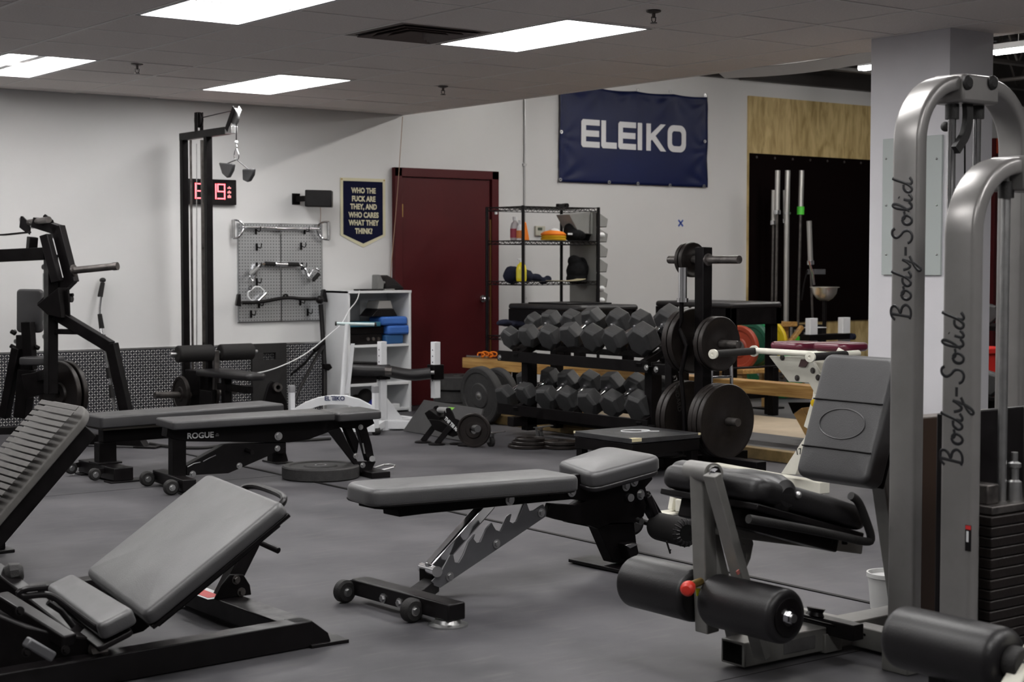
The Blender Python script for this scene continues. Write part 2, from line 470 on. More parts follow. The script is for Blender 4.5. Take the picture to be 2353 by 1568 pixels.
# plywood and black matting on the hall wall
ply_m = bpy.data.materials.new('stained_plywood'); ply_m.use_nodes = True
nt = ply_m.node_tree; N = nt.nodes; L = nt.links; b = N['Principled BSDF']
tc = N.new('ShaderNodeTexCoord'); mp = N.new('ShaderNodeMapping'); mp.inputs['Scale'].default_value = (7, 1, 1.6)
n1 = N.new('ShaderNodeTexNoise'); n1.inputs['Scale'].default_value = 2.2; n1.inputs['Detail'].default_value = 7; n1.inputs['Distortion'].default_value = 0.7
L.new(tc.outputs['Object'], mp.inputs['Vector']); L.new(mp.outputs['Vector'], n1.inputs['Vector'])
cr = N.new('ShaderNodeValToRGB'); cr.color_ramp.elements[0].position = 0.33; cr.color_ramp.elements[0].color = (0.34, 0.24, 0.09, 1)
cr.color_ramp.elements[1].position = 0.62; cr.color_ramp.elements[1].color = (0.60, 0.46, 0.22, 1)
L.new(n1.outputs['Fac'], cr.inputs['Fac']); L.new(cr.outputs['Color'], b.inputs['Base Color']); b.inputs['Roughness'].default_value = 0.7
px0 = aty(1717.5, 219, WY).x
struct('panel_plywood', MB().bb((px0, WY - 0.02, 0.0), (px0 + 2.44, WY, 2.90)), ply_m)
mm = MB().bb((px0 + 0.012, WY - 0.035, 0.62), (px0 + 2.4, WY - 0.02, 2.328))
struct('panel_matting', mm, mat('black_mat', (0.003, 0.001, 0.001), 0.8, spec=0.05))
mb = MB()
for k in range(9): mb.cyl((px0 + 0.1 + k * 0.26, WY - 0.035, 2.29), (px0 + 0.1 + k * 0.26, WY - 0.04, 2.29), 0.012, n=10)
struct('trim_6', mb, dsteel_m)

# ---- maroon door
DX0 = aty(900, 385, WY).x; DX1 = aty(1139, 395, WY).x; DTZ = aty(900, 385, WY).z
fw_ = 0.075
mb = MB().bb((DX0, WY - 0.05, 0), (DX0 + fw_, WY, DTZ)); mb.bb((DX1 - fw_, WY - 0.05, 0), (DX1, WY, DTZ)); mb.bb((DX0, WY - 0.05, DTZ - fw_), (DX1, WY, DTZ))
struct('trim_7', mb, maroon_m, bev=0.004)
d = struct('door_1', MB().bb((DX0 + fw_ + 0.004, WY - 0.03, 0.01), (DX1 - fw_ - 0.012, WY - 0.003, DTZ - fw_ - 0.006)), maroon_m, bev=0.003)
brass_m = mat('old_brass', (0.42, 0.28, 0.09), 0.35, 0.8)
k = V((DX1 - fw_ - 0.09, WY - 0.03, 0.915))
mb = MB().lathe(k, (0, -1, 0), [(0, 0.032), (0.008, 0.032), (0.012, 0.014), (0.035, 0.013), (0.042, 0.026), (0.062, 0.03), (0.074, 0.022), (0.078, 0)])
obj('door_handle', mb, chrome_m, d, bev=0)
mb = MB().bb((DX0 + fw_ - 0.012, WY - 0.042, 1.62), (DX0 + fw_ + 0.012, WY - 0.028, 1.73))
obj('hinge', mb, brass_m, d)
mb = MB().bb((DX1 - fw_ - 0.012, WY - 0.034, 0.01), (DX1 - fw_ - 0.001, WY - 0.03, DTZ - fw_ - 0.35))
obj('weather_strip', mb, brass_m, d, bev=0)
mb = MB().bb((DX1 - 0.05, WY - 0.06, 1.66), (DX1 - 0.025, WY - 0.05, 1.68)); struct('trim_8', mb, lam_m)

# conduit on the wall, floor mats seam
mb = MB(); cxp = aty(1204, 300, WY).x
mb.cyl((cxp, WY - 0.012, 0.3), (cxp, WY - 0.012, 3.05), 0.009, n=10)
for z in (0.9, 1.5, 2.1, 2.7): mb.bb((cxp - 0.02, WY - 0.016, z), (cxp + 0.02, WY, z + 0.02))
struct('trim_9', mb, mat('conduit_paint', (0.5, 0.5, 0.5), 0.4, 0.4))
seam = [atz(u, v, 0.0) for u, v in ((560, 1060), (850, 1130), (1220, 1218), (1390, 1255), (1810, 1357), (2010, 1402))]
sx = 4.52
struct('trim_10', MB().bb((sx - 0.011, 0, -0.002), (sx + 0.011, 9.6, 0.004)), mat('seam_black', (0.004, 0.004, 0.004), 0.6, spec=.2))
mb = MB()
for yy in (8.25, 3.4): mb.bb((sx - 1.8, yy - 0.001, -0.002), (sx, yy + 0.001, 0.0008))
struct('trim_11', mb, mat('seam_black', (0.01, 0.01, 0.01)))

# ---- troffers
diff_m = emit('troffer_diffuser', (1.0, 0.985, 0.97), LAMP)
frame_m = mat('troffer_frame', (0.65, 0.65, 0.66), 0.4)
def troffer(x, y, label, open_=False, seen=True):
    t = thing('ceiling_light', label, 'ceiling light', (x + GS / 2, y + GS, CZ))
    x0, x1, y0, y1 = x + 0.012, x + GS - 0.012, y + 0.012, y + 2 * GS - 0.012
    mb = MB()
    for a, b_ in (((x0, y0), (x0 + 0.02, y1)), ((x1 - 0.02, y0), (x1, y1)), ((x0, y0), (x1, y0 + 0.02)), ((x0, y1 - 0.02), (x1, y1))):
        mb.bb((a[0], a[1], CZ - 0.004), (b_[0], b_[1], CZ + 0.05))
    obj('light_frame', mb, frame_m, t, bev=0)
    if open_:
        # the diffuser is missing on one side: tubes and reflector show
        obj('reflector', MB().bb((x0, y0, CZ + 0.05), (x1, y1, CZ + 0.055)), emit('glowing_reflector', (1, 0.97, 0.95), LAMP * 0.55), t, bev=0)  # reflector glows by itself, in place of light thrown back from the tubes
        for q in (0.2, 0.4):
            obj('lamp_tube', MB().cyl((x0 + q, y0 + 0.06, CZ + 0.03), (x0 + q, y1 - 0.06, CZ + 0.03), 0.014, n=12), emit('lamp_tube_glow', (1, .99, .98), LAMP * 2.2), t, bev=0)
        obj('ballast_cover', MB().bb((x0 + 0.27, y0 + .03, CZ + 0.02), (x0 + 0.33, y1 - .03, CZ + 0.05)), frame_m, t, bev=0.003)
    else:
        obj('diffuser', MB().bb((x0 + 0.018, y0 + 0.018, CZ + 0.008), (x1 - 0.018, y1 - 0.018, CZ + 0.012)), diff_m, t, bev=0)
    return t
LB = ['bright square-edged ceiling troffer cut by the top edge of the picture', 'leftmost ceiling troffer with its diffuser open and tubes showing',
      'ceiling troffer nearest above the cable tower', 'large ceiling troffer just right of the air vent',
      'ceiling troffer over the left incline bench', 'ceiling troffer over the centre bench', 'ceiling troffer left of the leg press plate',
      'ceiling troffer beside the camera on the left', 'ceiling troffer in the far left corner', 'ceiling troffer by the left wall', 'ceiling troffer behind the camera',
      'ceiling troffer behind and right of the camera', 'ceiling troffer furthest behind on the right']
for k, (lx, ly) in enumerate(LIGHTS): troffer(lx, ly, LB[k], open_=(k == 1))

# air vent
t = thing('air_vent', 'square stepped air vent in the ceiling left of the big troffer', 'air vent', (VENT[0] + GS / 2, VENT[1] + GS / 2, CZ))
vm = mat('vent_metal', (0.16, 0.13, 0.12), 0.5, 0.3)
cx, cy = VENT[0] + GS / 2, VENT[1] + GS / 2
def ringbox(mb, h0, h1, z0, z1):
    """square sloping louvre ring"""
    a = [(-1, -1), (1, -1), (1, 1), (-1, 1)]
    A = [mb.bm.verts.new((cx + p * h0, cy + q * h0, z0)) for p, q in a]; B = [mb.bm.verts.new((cx + p * h1, cy + q * h1, z1)) for p, q in a]
    A2 = [mb.bm.verts.new((cx + p * h0, cy + q * h0, z0 + 0.004)) for p, q in a]; B2 = [mb.bm.verts.new((cx + p * h1, cy + q * h1, z1 + 0.004)) for p, q in a]
    for i in range(4):
        j = (i + 1) % 4
        mb.bm.faces.new((A[i], A[j], B[j], B[i])); mb.bm.faces.new((A2[i], B2[i], B2[j], A2[j]))
        mb.bm.faces.new((A[i], A2[i], A2[j], A[j])); mb.bm.faces.new((B[i], B[j], B2[j], B2[i]))
mb = MB(); ringbox(mb, 0.295, 0.25, CZ - 0.002, CZ - 0.002); obj('vent_frame', mb, vm, t, bev=0, smooth=False)
for h in (0.24, 0.18, 0.12):
    mb = MB(); ringbox(mb, h, h - 0.055, CZ - 0.015, CZ + 0.03); obj('louvre', mb, vm, t, bev=0, smooth=False)
obj('vent_backing', MB().bb((cx - 0.29, cy - 0.29, CZ + 0.05), (cx + 0.29, cy + 0.29, CZ + 0.055)), mat('duct_dark', (0.015, 0.012, 0.012), 0.9), t, bev=0)

# sprinkler heads
for k, ((u, v), lb) in enumerate([((315, 155), 'small pendant sprinkler head right of the open troffer on the left'),
                                ((1502, 33), 'pendant sprinkler head right of the big troffer near the top edge'),
                                ((1018, 206), 'pendant sprinkler head above the maroon door')]):
    p = atz(u, v - 8, CZ)
    t = thing('sprinkler_head', lb, 'sprinkler', p, 'ceiling sprinkler heads')
    obj('escutcheon', MB().lathe(p, (0, 0, -1), [(0, 0.038), (0.006, 0.036), (0.012, 0.02)], n=20), dsteel_m, t, bev=0)
    mb = MB().cyl(p + V((0, 0, -0.01)), p + V((0, 0, -0.035)), 0.009, n=10)
    mb.tube([p + V((-0.014, 0, -0.03)), p + V((-0.012, 0, -0.05)), p + V((0, 0, -0.06))], 0.003, n=6)
    mb.tube([p + V((0.014, 0, -0.03)), p + V((0.012, 0, -0.05)), p + V((0, 0, -0.06))], 0.003, n=6)
    mb.cyl(p + V((0, 0, -0.058)), p + V((0, 0, -0.062)), 0.018, n=12)
    obj('sprinkler_body', mb, dsteel_m, t, bev=0)

# bare strip lamps in the open hall
strip_m = emit('strip_tube', (1.0, 0.97, 0.93), STRIP)
def strip(p0, p1, lb):
    p0 = V(p0); p1 = V(p1)
    t = thing('strip_light', lb, 'ceiling light', (p0 + p1) / 2, 'bare strip lights in the open hall')
    obj('fixture_body', MB().beam(p0 + V((0, 0, .04)), p1 + V((0, 0, .04)), 0.10, 0.05), frame_m, t)
    dv = (p1 - p0).normalized(); sd = dv.cross(V((0, 0, 1)))
    for q in (-0.028, 0.028): obj('lamp_tube', MB().cyl(p0 + sd * q, p1 + sd * q, 0.016, n=10), strip_m, t, bev=0)
    mb = MB()
    for a in (p0.lerp(p1, 0.1), p0.lerp(p1, 0.9)): obj('hanger_wire', MB().cyl(a + V((0, 0, .06)), V((a.x, a.y, DZ)), 0.004, n=6), steel_m, t, bev=0)
a = atz(2283, 122, 2.95)
strip((a.x, a.y, 2.95), (a.x, a.y - 2.4, 2.95), 'bright bare strip light right of the column at the picture edge')
a = atz(1979, 158, 2.98)
strip((a.x, a.y, 2.98), (a.x, a.y - 1.2, 2.98), 'bare strip light just left of the column in the open hall')
strip((8.9, 10.6, 3.0), (8.9, 5.2, 3.0), 'bare strip light hidden above the ceiling edge in the open hall')
strip((12.6, 10.25, 3.0), (12.6, 9.65, 3.0), 'added strip light out of sight behind the column, brightening the open hall')  # extra lamp added to brighten the hall, kept out of sight behind the column
# ================================================================== THINGS ON AND BY THE BACK WALL
X, Yv, Zv = V((1, 0, 0)), V((0, 1, 0)), V((0, 0, 1))
def plate_prof(R, th, hole=0.026, rim=0.03, dish=0.006, hub=0.06):
    h = th / 2
    return [(-h, hole), (-h, hub), (-h + dish, hub + 0.008), (-h + dish, R - rim), (-h, R - rim + 0.006), (-h, R - 0.004), (-h + 0.004, R), (h - 0.004, R), (h, R - 0.004), (h, R - rim + 0.006), (h - dish, R - rim), (h - dish, hub + 0.008), (h, hub), (h, hole)]
def bolt(c, axis, r=0.013, h=0.01, mb=None):
    mb = mb or MB(); a = V(axis).normalized(); c = V(c)
    mb.cyl(c, c + a * 0.003, r * 1.45, n=20); mb.cyl(c, c + a * h, r, r * 0.92, n=6); return mb

# ---- digital clock
p0 = aty(440, 413, WY - 0.04); p1 = aty(544, 470, WY - 0.04)
x0, x1 = p0.x - 0.03, p1.x; z1, z0 = aty(500, 413, WY).z, aty(500, 471, WY).z
t = thing('wall_clock', 'black digital wall clock with glowing red digits behind the cable tower', 'clock', ((x0 + x1) / 2, WY, z0))
obj('clock_case', MB().bb((x0, WY - 0.04, z0), (x1, WY, z1)), satin_m, t, bev=0.006)
red = emit('red_led', (1.0, 0.12, 0.14), 4.0)
SEG = {'0': 'abcdef', '1': 'bc', '8': 'abcdefg', '9': 'abcdfg', '3': 'abcdg', '6': 'acdefg'}
def seg(mb, o, w_, h_, ch, t_=0.0115):
    s = SEG[ch]; hh = h_ / 2
    R_ = {'a': (0, h_ - t_, w_, h_), 'd': (0, 0, w_, t_), 'g': (0, hh - t_ / 2, w_, hh + t_ / 2), 'f': (0, hh, t_, h_), 'b': (w_ - t_, hh, w_, h_), 'e': (0, 0, t_, hh), 'c': (w_ - t_, 0, w_, hh)}
    for c in s:
        a = R_[c]; mb.bb((o.x + a[0] + .001, o.y - 0.002, o.z + a[1] + .001), (o.x + a[2] - .001, o.y, o.z + a[3] - .001))
yy = WY - 0.0405; zb = z0 + 0.042; dh = z1 - z0 - 0.075
for ch, u in (('8', 448), ('1', 484), ('9', 499)):
    px_ = aty(u, 440, yy).x; w_ = 0.07 if ch == '9' else (0.08 if ch == '8' else 0.05)
    mb = MB(); seg(mb, V((px_, yy, zb)), w_, dh, ch); obj('digit', mb, red, t, bev=0)
mb = MB()
bx = aty(523, 440, yy).x
for k, s_ in enumerate((0.02, 0.028, 0.036)):
    for q in range(3): mb.bb((bx + q * 0.011, yy - 0.002, zb + 0.085 - k * 0.036), (bx + q * 0.011 + 0.006, yy, zb + 0.085 - k * 0.036 + s_ * 0.5 + (q % 2) * 0.008))
obj('small_digits', mb, emit('dim_led', (1.0, 0.3, 0.3), 1.3), t, bev=0)

# ---- wall speaker on a swivel bracket
c = aty(733, 457, WY - 0.16)
t = thing('wall_speaker', 'small black speaker on a wall bracket left of the pennant', 'speaker', (c.x, WY, c.z))
ax_ = V((0.82, -0.57, -0.02)).normalized(); sd = ax_.cross(Zv).normalized()
obj('speaker_box', MB().box(c, (0.215, 0.15, 0.135), ax_, sd), satin_m, t, bev=0.008)
mb = MB().beam(c - ax_ * 0.1, V((c.x - 0.12, WY - 0.01, c.z)), 0.03, 0.045); mb.bb((c.x - 0.16, WY - 0.012, c.z - 0.045), (c.x - 0.09, WY, c.z + 0.045))
obj('speaker_bracket', mb, black_m, t)
q0 = aty(736, 476, WY - .02); q1 = aty(736, 512, WY - .005)
obj('speaker_wire', MB().tube([q0, q0.lerp(q1, .5) + V((.004, 0, 0)), q1], 0.0025, n=6, smooth=1), mat('tan_wire', (0.35, 0.22, 0.15), 0.5), t, bev=0)

# ---- pennant
P = [aty(u, v, WY - 0.012) for u, v in ((783, 408), (886, 410), (887, 539), (835, 569), (784, 541))]
xl, xr = P[0].x, P[1].x; zt = P[0].z; zs = P[4].z; zb = P[3].z; xm = (xl + xr) / 2
t = thing('pennant', 'navy felt wall pennant with cream border and lettering left of the maroon door', 'banner', (xm, WY, zb))
felt = mat('cream_felt', (0.66, 0.62, 0.44), 0.9, bump=0.2, bscale=300, spec=.1); navy = mat('navy_felt', (0.008, 0.009, 0.03), 0.95, bump=0.2, bscale=300, spec=.1)
def pen(g, y, ex): return MB().prism([(xl + g, y, zt - g), (xr - g, y, zt - g), (xr - g, y, zs + g * .35), (xm, y, zb + g * 1.25), (xl + g, y, zs + g * .35)], (0, ex, 0))
obj('pennant_border', pen(0, WY - 0.006, 0.005), felt, t, bev=0)
obj('pennant_field', pen(0.026, WY - 0.008, 0.002), navy, t, bev=0)
for k, (ln, v) in enumerate((('WHO THE', 444), ('FUCK ARE', 463), ('THEY, AND', 481), ('WHO CARES', 500), ('WHAT THEY', 518), ('THINK?', 537))):
    z_ = aty(835, v, WY).z
    text('lettering', ln, (xm + 0.004, WY - 0.0085, z_), X, Zv, 0.042, felt, t, ext=0.0008, bold=0.04, sx=0.80, spacing=1.04)
mb = MB()
for q in (xl + .012, xr - .012): mb.cyl((q, WY - 0.012, zt - .012), (q, WY - .006, zt - .012), 0.006, n=10)
obj('pennant_pins', mb, brass_m, t, bev=0)

# ---- pegboard
def pegboard_mat():
    m = bpy.data.materials.new('metal_pegboard'); m.use_nodes = True
    nt = m.node_tree; N = nt.nodes; L = nt.links; b = N['Principled BSDF']
    tc = N.new('ShaderNodeTexCoord'); sp = N.new('ShaderNodeSeparateXYZ'); L.new(tc.outputs['Object'], sp.inputs[0])
    def M_(op, a, c=None):
        n = N.new('ShaderNodeMath'); n.operation = op
        for i, q in enumerate((a, c)):
            if q is None: continue
            if isinstance(q, (int, float)): n.inputs[i].default_value = q
            else: L.new(q, n.inputs[i])
        return n.outputs[0]
    s = 0.0254
    u = M_('SUBTRACT', M_('FRACT', M_('DIVIDE', sp.outputs['X'], s)), 0.5); v = M_('SUBTRACT', M_('FRACT', M_('DIVIDE', sp.outputs['Z'], s)), 0.5)
    d = M_('SQRT', M_('ADD', M_('MULTIPLY', u, u), M_('MULTIPLY', v, v)))
    hole = M_('LESS_THAN', d, 0.17)
    mx = N.new('ShaderNodeMix'); mx.data_type = 'RGBA'; L.new(hole, mx.inputs['Factor'])
    mx.inputs['A'].default_value = (0.52, 0.53, 0.54, 1); mx.inputs['B'].default_value = (0.02, 0.02, 0.02, 1)
    L.new(mx.outputs['Result'], b.inputs['Base Color'])
    L.new(M_('SUBTRACT', 0.75, M_('MULTIPLY', hole, 0.7)), b.inputs['Metallic']); b.inputs['Roughness'].default_value = 0.36
    return m
a = aty(546, 513, WY - 0.02); b_ = aty(741, 738, WY - 0.02)
zt = aty(640, 514, WY - .02).z; zb = aty(640, 739, WY - .02).z
t = thing('pegboard', 'galvanised steel pegboard in two panels holding cable attachments', 'pegboard', (a.x, WY, zb))
pm = pegboard_mat(); xm = (a.x + b_.x) / 2
for q0, q1 in ((a.x, xm - 0.0004), (xm + 0.0004, b_.x)):
    mb = MB().bb((q0, WY - 0.022, zb), (q1, WY - 0.018, zt))
    for (s0, s1) in (((q0, zb), (q1, zb + .004)), ((q0, zt - .004), (q1, zt)), ((q0, zb), (q0 + .004, zt)), ((q1 - .004, zb), (q1, zt))): mb.bb((s0[0], WY - 0.022, s0[1]), (s1[0], WY, s1[1]))
    obj('peg_panel', mb, pm, t, bev=0)
for (u, v) in ((588, 530), (700, 530), (590, 568), (692, 566), (590, 612), (694, 612), (590, 648), (595, 700), (690, 694), (577, 722), (707, 718)):
    p = aty(u, v, WY - 0.025)
    mb = MB().bb(p + V((-0.008, -0.004, -0.03)), p + V((0.008, 0.002, 0.03)))
    mb.tube([p + V((0.006, -0.005, 0.0)), p + V((0.006, -0.05, -0.012)), p + V((0.008, -0.062, 0.004)), p + V((0.008, -0.062, 0.03))], 0.0042, n=8, smooth=1)
    obj('peg_hook', mb, black_m, t, bev=0)
YP = WY - 0.06
def wp(u, v, y=YP): return aty(u, v, y)
# straight lat bar with D handles
t = thing('lat_bar', 'chrome lat bar with D-shaped end handles across the top of the pegboard', 'cable attachment', wp(640, 525))
l, r = wp(556, 522), wp(732, 526)
obj('bar', MB().cyl(l, r, 0.012, n=14), chrome_m, t, bev=0)
mb = MB().cyl(wp(633, 525) , wp(655, 525.6), 0.019, n=14); mb.tube([wp(644, 531), wp(644, 538)], 0.006, n=8); obj('swivel', mb, chrome_m, t, bev=0)
for s_, e_ in ((-1, l), (1, r)):
    pts = [e_ + V((s_ * 0.09, -0.015, 0.055)), e_ + V((s_ * 0.03, 0, 0.055)), e_ + V((-s_ * 0.012, 0, 0.02)), e_ + V((-s_ * 0.012, 0, -0.03)), e_ + V((s_ * 0.035, 0, -0.085)), e_ + V((s_ * 0.09, -0.015, -0.09))]
    d_ = obj('end_handle', MB().tube(pts, 0.0085, n=10, smooth=2), chrome_m, t, bev=0)
    obj('grip', MB().cyl(e_ + V((s_ * 0.085, -0.015, 0.055)), e_ + V((s_ * 0.085, -0.015, -0.09)), 0.014, n=12), steel_m, d_, bev=0)
# rotating grip bar
t = thing('pulldown_bar', 'bent chrome pulldown bar with black grips in the middle of the pegboard', 'cable attachment', wp(645, 607))
pts = [wp(582, 635), wp(597, 608), wp(612, 606), wp(645, 607), wp(685, 608), wp(697, 613), wp(712, 640)]
obj('bar', MB().tube(pts, 0.011, n=10, smooth=1), chrome_m, t, bev=0)
for a_, b2 in (((609, 606), (632, 607)), ((662, 607.5), (686, 608))): obj('grip', MB().cyl(wp(*a_), wp(*b2), 0.017, n=12), foam_m, t, bev=0)
mb = MB().cyl(wp(634, 607), wp(660, 608), 0.018, n=12); mb.tube([wp(645, 610), wp(645, 622)], 0.006, n=8); obj('swivel', mb, chrome_m, t, bev=0)
for A_ in (((598, 612), (569, 636), (583, 648)), ((716, 648), (736, 626), (722, 613))):
    q = [wp(*k, y=YP - 0.02) for k in A_]
    hnd = obj('end_handle', MB().tube([wp(598, 610) if A_[0][0] < 650 else wp(700, 618)] + q + [wp(590, 622) if A_[0][0] < 650 else wp(708, 640)], 0.008, n=10, smooth=1), chrome_m, t, bev=0)
    m0, m1 = q[1].lerp(q[0], 0.15), q[1].lerp(q[0], .85)
    obj('grip', MB().cyl(m0, m1, 0.0165, n=12), foam_m if A_[0][0] > 650 else mat('grey_grip', (.2, .2, .2), .5), hnd, bev=0)
# stirrup handle
t = thing('stirrup_handle', 'white-chrome stirrup handle hanging low on the pegboard', 'cable attachment', wp(590, 675))
pts = [wp(570, 672), wp(592, 655), wp(612, 674), wp(588, 698), wp(569, 684)]
obj('handle_frame', MB().tube(pts + [pts[0]], 0.0065, n=10, smooth=1), lam_m, t, bev=0)
obj('grip', MB().cyl(pts[2], pts[3], 0.011, n=12), chrome_m, t, bev=0)
obj('swivel_eye', MB().loop(wp(574, 662), (0, 1, 0), [(-.006, .009), (-.006, .018), (.006, .018), (.006, .009)], n=16), chrome_m, t, bev=0)
# black cambered bar
t = thing('cambered_bar', 'black cambered pull bar with flared ends along the foot of the pegboard', 'cable attachment', wp(650, 688))
pts = [wp(556, 696, YP - .03), wp(600, 695, YP - .03), wp(656, 683, YP - .03), wp(700, 688, YP - .03), wp(740, 686, YP - .03)]
obj('bar', MB().tube(pts, 0.0145, n=12, smooth=2), satin_m, t, bev=0)
obj('hanging_eye', MB().loop(wp(656, 682, YP - .03), (0, 1, 0), [(-.007, .01), (-.007, .024), (.007, .024), (.007, .01)], n=18), satin_m, t, bev=0)
for (u, v, du) in ((550, 691, -2), (745, 681, 2)):
    mb = MB().prism([wp(u - 7, v + 12, YP - .06), wp(u + 7 + du, v + 14, YP - .06), wp(u + 4, v - 16, YP - .06), wp(u - 3, v - 15, YP - .06)], (0.01, 0.05, 0))
    obj('end_grip', mb, satin_m, t, bev=0.006)

# ---- banner
P = [aty(u, v, WY - 0.02) for u, v in ((1284.5, 197), (1627.5, 215), (1624, 432), (1284, 418))]
t = thing('banner', 'navy blue vinyl banner with white lettering high on the back wall', 'banner', (P[0].x, WY, P[3].z))
bl = mat('navy_vinyl', (0.005, 0.010, 0.055), 0.42, var=0.1, vscale=2, spec=.25)
x0, x1 = P[0].x, P[1].x; z1, z0 = P[0].z + 0.01, P[3].z
NX, NZ = 56, 36
mb = MB(); grid = []
def wav(a, c):
    w_ = 0.010 * math.sin(a * 26 + c * 3.0) * (c ** 2) + 0.012 * math.sin(a * 9 + 1) * c
    for gx, gz, k in ((0.0, 0.45, 1), (0.0, 1.0, -1), (1.0, 0.95, 1), (1, 0.4, -1), (0.5, 1.0, 1), (0.28, 1.0, -1), (0.75, 1.0, 1), (0, 0, 1), (1, 0, -1)):
        d = math.hypot((a - gx) * 1.9, c - gz); th_ = math.atan2(c - gz, (a - gx) * 1.9)
        w_ += 0.010 * k * math.sin(th_ * 9 + gx * 3) * math.exp(-d * 4.5) * min(1, d * 12)
    ed = min(1, max(0, max(abs(a - .5) - .36, 0) / .12 + max(abs(c - .5) - .2, 0) / .25))
    return w_ * (0.12 + 0.88 * ed) + 0.014
for i in range(NX + 1):
    col = []
    for j in range(NZ + 1):
        a, c = i / NX, j / NZ
        sag = -0.012 * abs(math.sin(a * math.pi * 4)) * c ** 6
        col.append(mb.bm.verts.new((x0 + (x1 - x0) * a - 0.01 * math.sin(c * 3.1) * (1 if a > .9 else 0), WY - 0.006 - max(0.002, wav(a, c)), z0 + (z1 - z0) * c + sag)))
    grid.append(col)
for i in range(NX):
    for j in range(NZ): mb.bm.faces.new((grid[i][j], grid[i + 1][j], grid[i + 1][j + 1], grid[i][j + 1]))
o = obj('banner_sheet', mb, bl, t, bev=0, ang=80)
sm = o.modifiers.new('thick', 'SOLIDIFY'); sm.thickness = 0.0015
def pg(pts, o_, h, w_):   # lettering polygons on the banner plane
    return [V((o_.x + p[0] * w_, o_.y, o_.z + p[1] * h)) for p in pts]
bx0 = aty(1336, 310, WY - .03).x; bx1 = aty(1578, 310, WY - .03).x
bz0 = aty(1457, 344, WY - .05).z; bz1 = aty(1457, 281, WY - .05).z
LH = bz1 - bz0; TW = (bx1 - bx0); tk = 0.27
def rr(mb, x, z, w_, h_, ri, n=5, hole=None):
    """thick rounded letter stroke frame in the banner plane"""
    pts = rrect(w_, h_, ri, n, x + w_ / 2, z + h_ / 2)
    return pts
def flat(mb, outline, y0=WY - 0.0285, th=0.0015): mb.prism([(p[0], y0, p[1]) for p in outline], (0, th, 0))
def bar_(mb, x, z, w_, h_, r=0.0):
    flat(mb, rrect(w_, h_, r, 4, x + w_ / 2, z + h_ / 2) if r > 0 else [(x, z), (x + w_, z), (x + w_, z + h_), (x, z + h_)])
def ringlet(mb, x, z, w_, h_, r, s):
    o_ = rrect(w_, h_, r, 6, x + w_ / 2, z + h_ / 2); i_ = rrect(w_ - 2 * s, h_ - 2 * s, max(.01, r - s * .8), 6, x + w_ / 2, z + h_ / 2)
    y0 = WY - 0.0285; n = len(o_)
    for yy2 in (y0, y0 + .002):
        A = [mb.bm.verts.new((p[0], yy2, p[1])) for p in o_]; B = [mb.bm.verts.new((p[0], yy2, p[1])) for p in i_]
        for k in range(n): mb.bm.faces.new((A[k], A[(k + 1) % n], B[(k + 1) % n], B[k]))
def eleiko(x, z, H_, W_, letters_parent, m, y_=None):
    s = H_ * 0.22; lw = [0.175, 0.15, 0.175, 0.075, 0.2, 0.19]; gap = 0.01; cur = x
    for ch, lw_ in zip('ELEIKO', lw):
        mb = MB(); wd = lw_ * W_ * 0.97
        if ch == 'E':
            c_ = s * .35; a0 = (H_ - s) / 2; a1 = (H_ + s) / 2; g = s * .95
            flat(mb, [(cur + c_, z), (cur + wd, z), (cur + wd, z + g), (cur + s, z + g), (cur + s, z + a0), (cur + wd * .97, z + a0), (cur + wd * .97, z + a1), (cur + s, z + a1), (cur + s, z + H_ - g), (cur + wd, z + H_ - g), (cur + wd, z + H_), (cur + c_, z + H_), (cur, z + H_ - c_), (cur, z + c_)])
        elif ch == 'L':
            c_ = s * .35; flat(mb, [(cur + c_, z), (cur + wd, z), (cur + wd, z + s), (cur + s, z + s), (cur + s, z + H_), (cur, z + H_), (cur, z + c_)])
        elif ch == 'I': bar_(mb, cur, z, s, H_, .006)
        elif ch == 'K':
            flat(mb, [(cur, z), (cur + s, z), (cur + s, z + H_ * .36), (cur + s * 1.25, z + H_ * .42), (cur + wd - s * 1.25, z), (cur + wd, z), (cur + s * 2.05, z + H_ * .56), (cur + wd * .98, z + H_), (cur + wd - s * 1.25, z + H_), (cur + s, z + H_ * .62), (cur + s, z + H_), (cur, z + H_)])
        else: ringlet(mb, cur, z, wd, H_, H_ * .3, s)
        yield mb; cur += (lw_ + gap) * W_
for mb in eleiko(bx0, bz0, LH, TW * 0.985, t, None): obj('letter', mb, mat('banner_white', (0.72, 0.72, 0.74), .5), t, bev=0, smooth=False)
mb = MB()
for (u, v) in ((1288, 213), (1466, 206), (1540, 210), (1620, 219), (1290, 303), (1620, 325), (1288, 413), (1400, 419), (1466, 422), (1540, 426), (1618, 428)):
    p = aty(u, v, WY - 0.04); mb.loop(p, (0, 1, 0), [(-.003, .008), (-.003, .016), (.003, .016), (.003, .008)], n=14)
obj('grommets', mb, steel_m, t, bev=0)

# ---- blue tape cross on the wall
p = aty(1564, 513, WY)
mb = MB()
for s_ in (-1, 1): mb.box(p + V((0, -0.001, 0)), (0.085, 0.002, 0.017), (1, 0, s_), (0, 1, 0))
tag(obj('tape_mark', mb, mat('blue_tape', (0.02, 0.06, 0.35), .6), loc=p, bev=0), 'blue tape cross stuck on the bare back wall', 'tape')

# ---- loose wire hanging down past the door corner
pts = [aty(u, v, WY - .07) for u, v in ((925, 268), (921, 330), (915, 420), (907, 520), (900, 600), (897, 640))]
tag(obj('hanging_wire', MB().tube(pts, 0.003, n=6, smooth=1), mat('tan_wire', (0.3, .2, .1)), loc=pts[0], bev=0), 'thin tan wire hanging from the ceiling across the maroon door frame', 'wire')

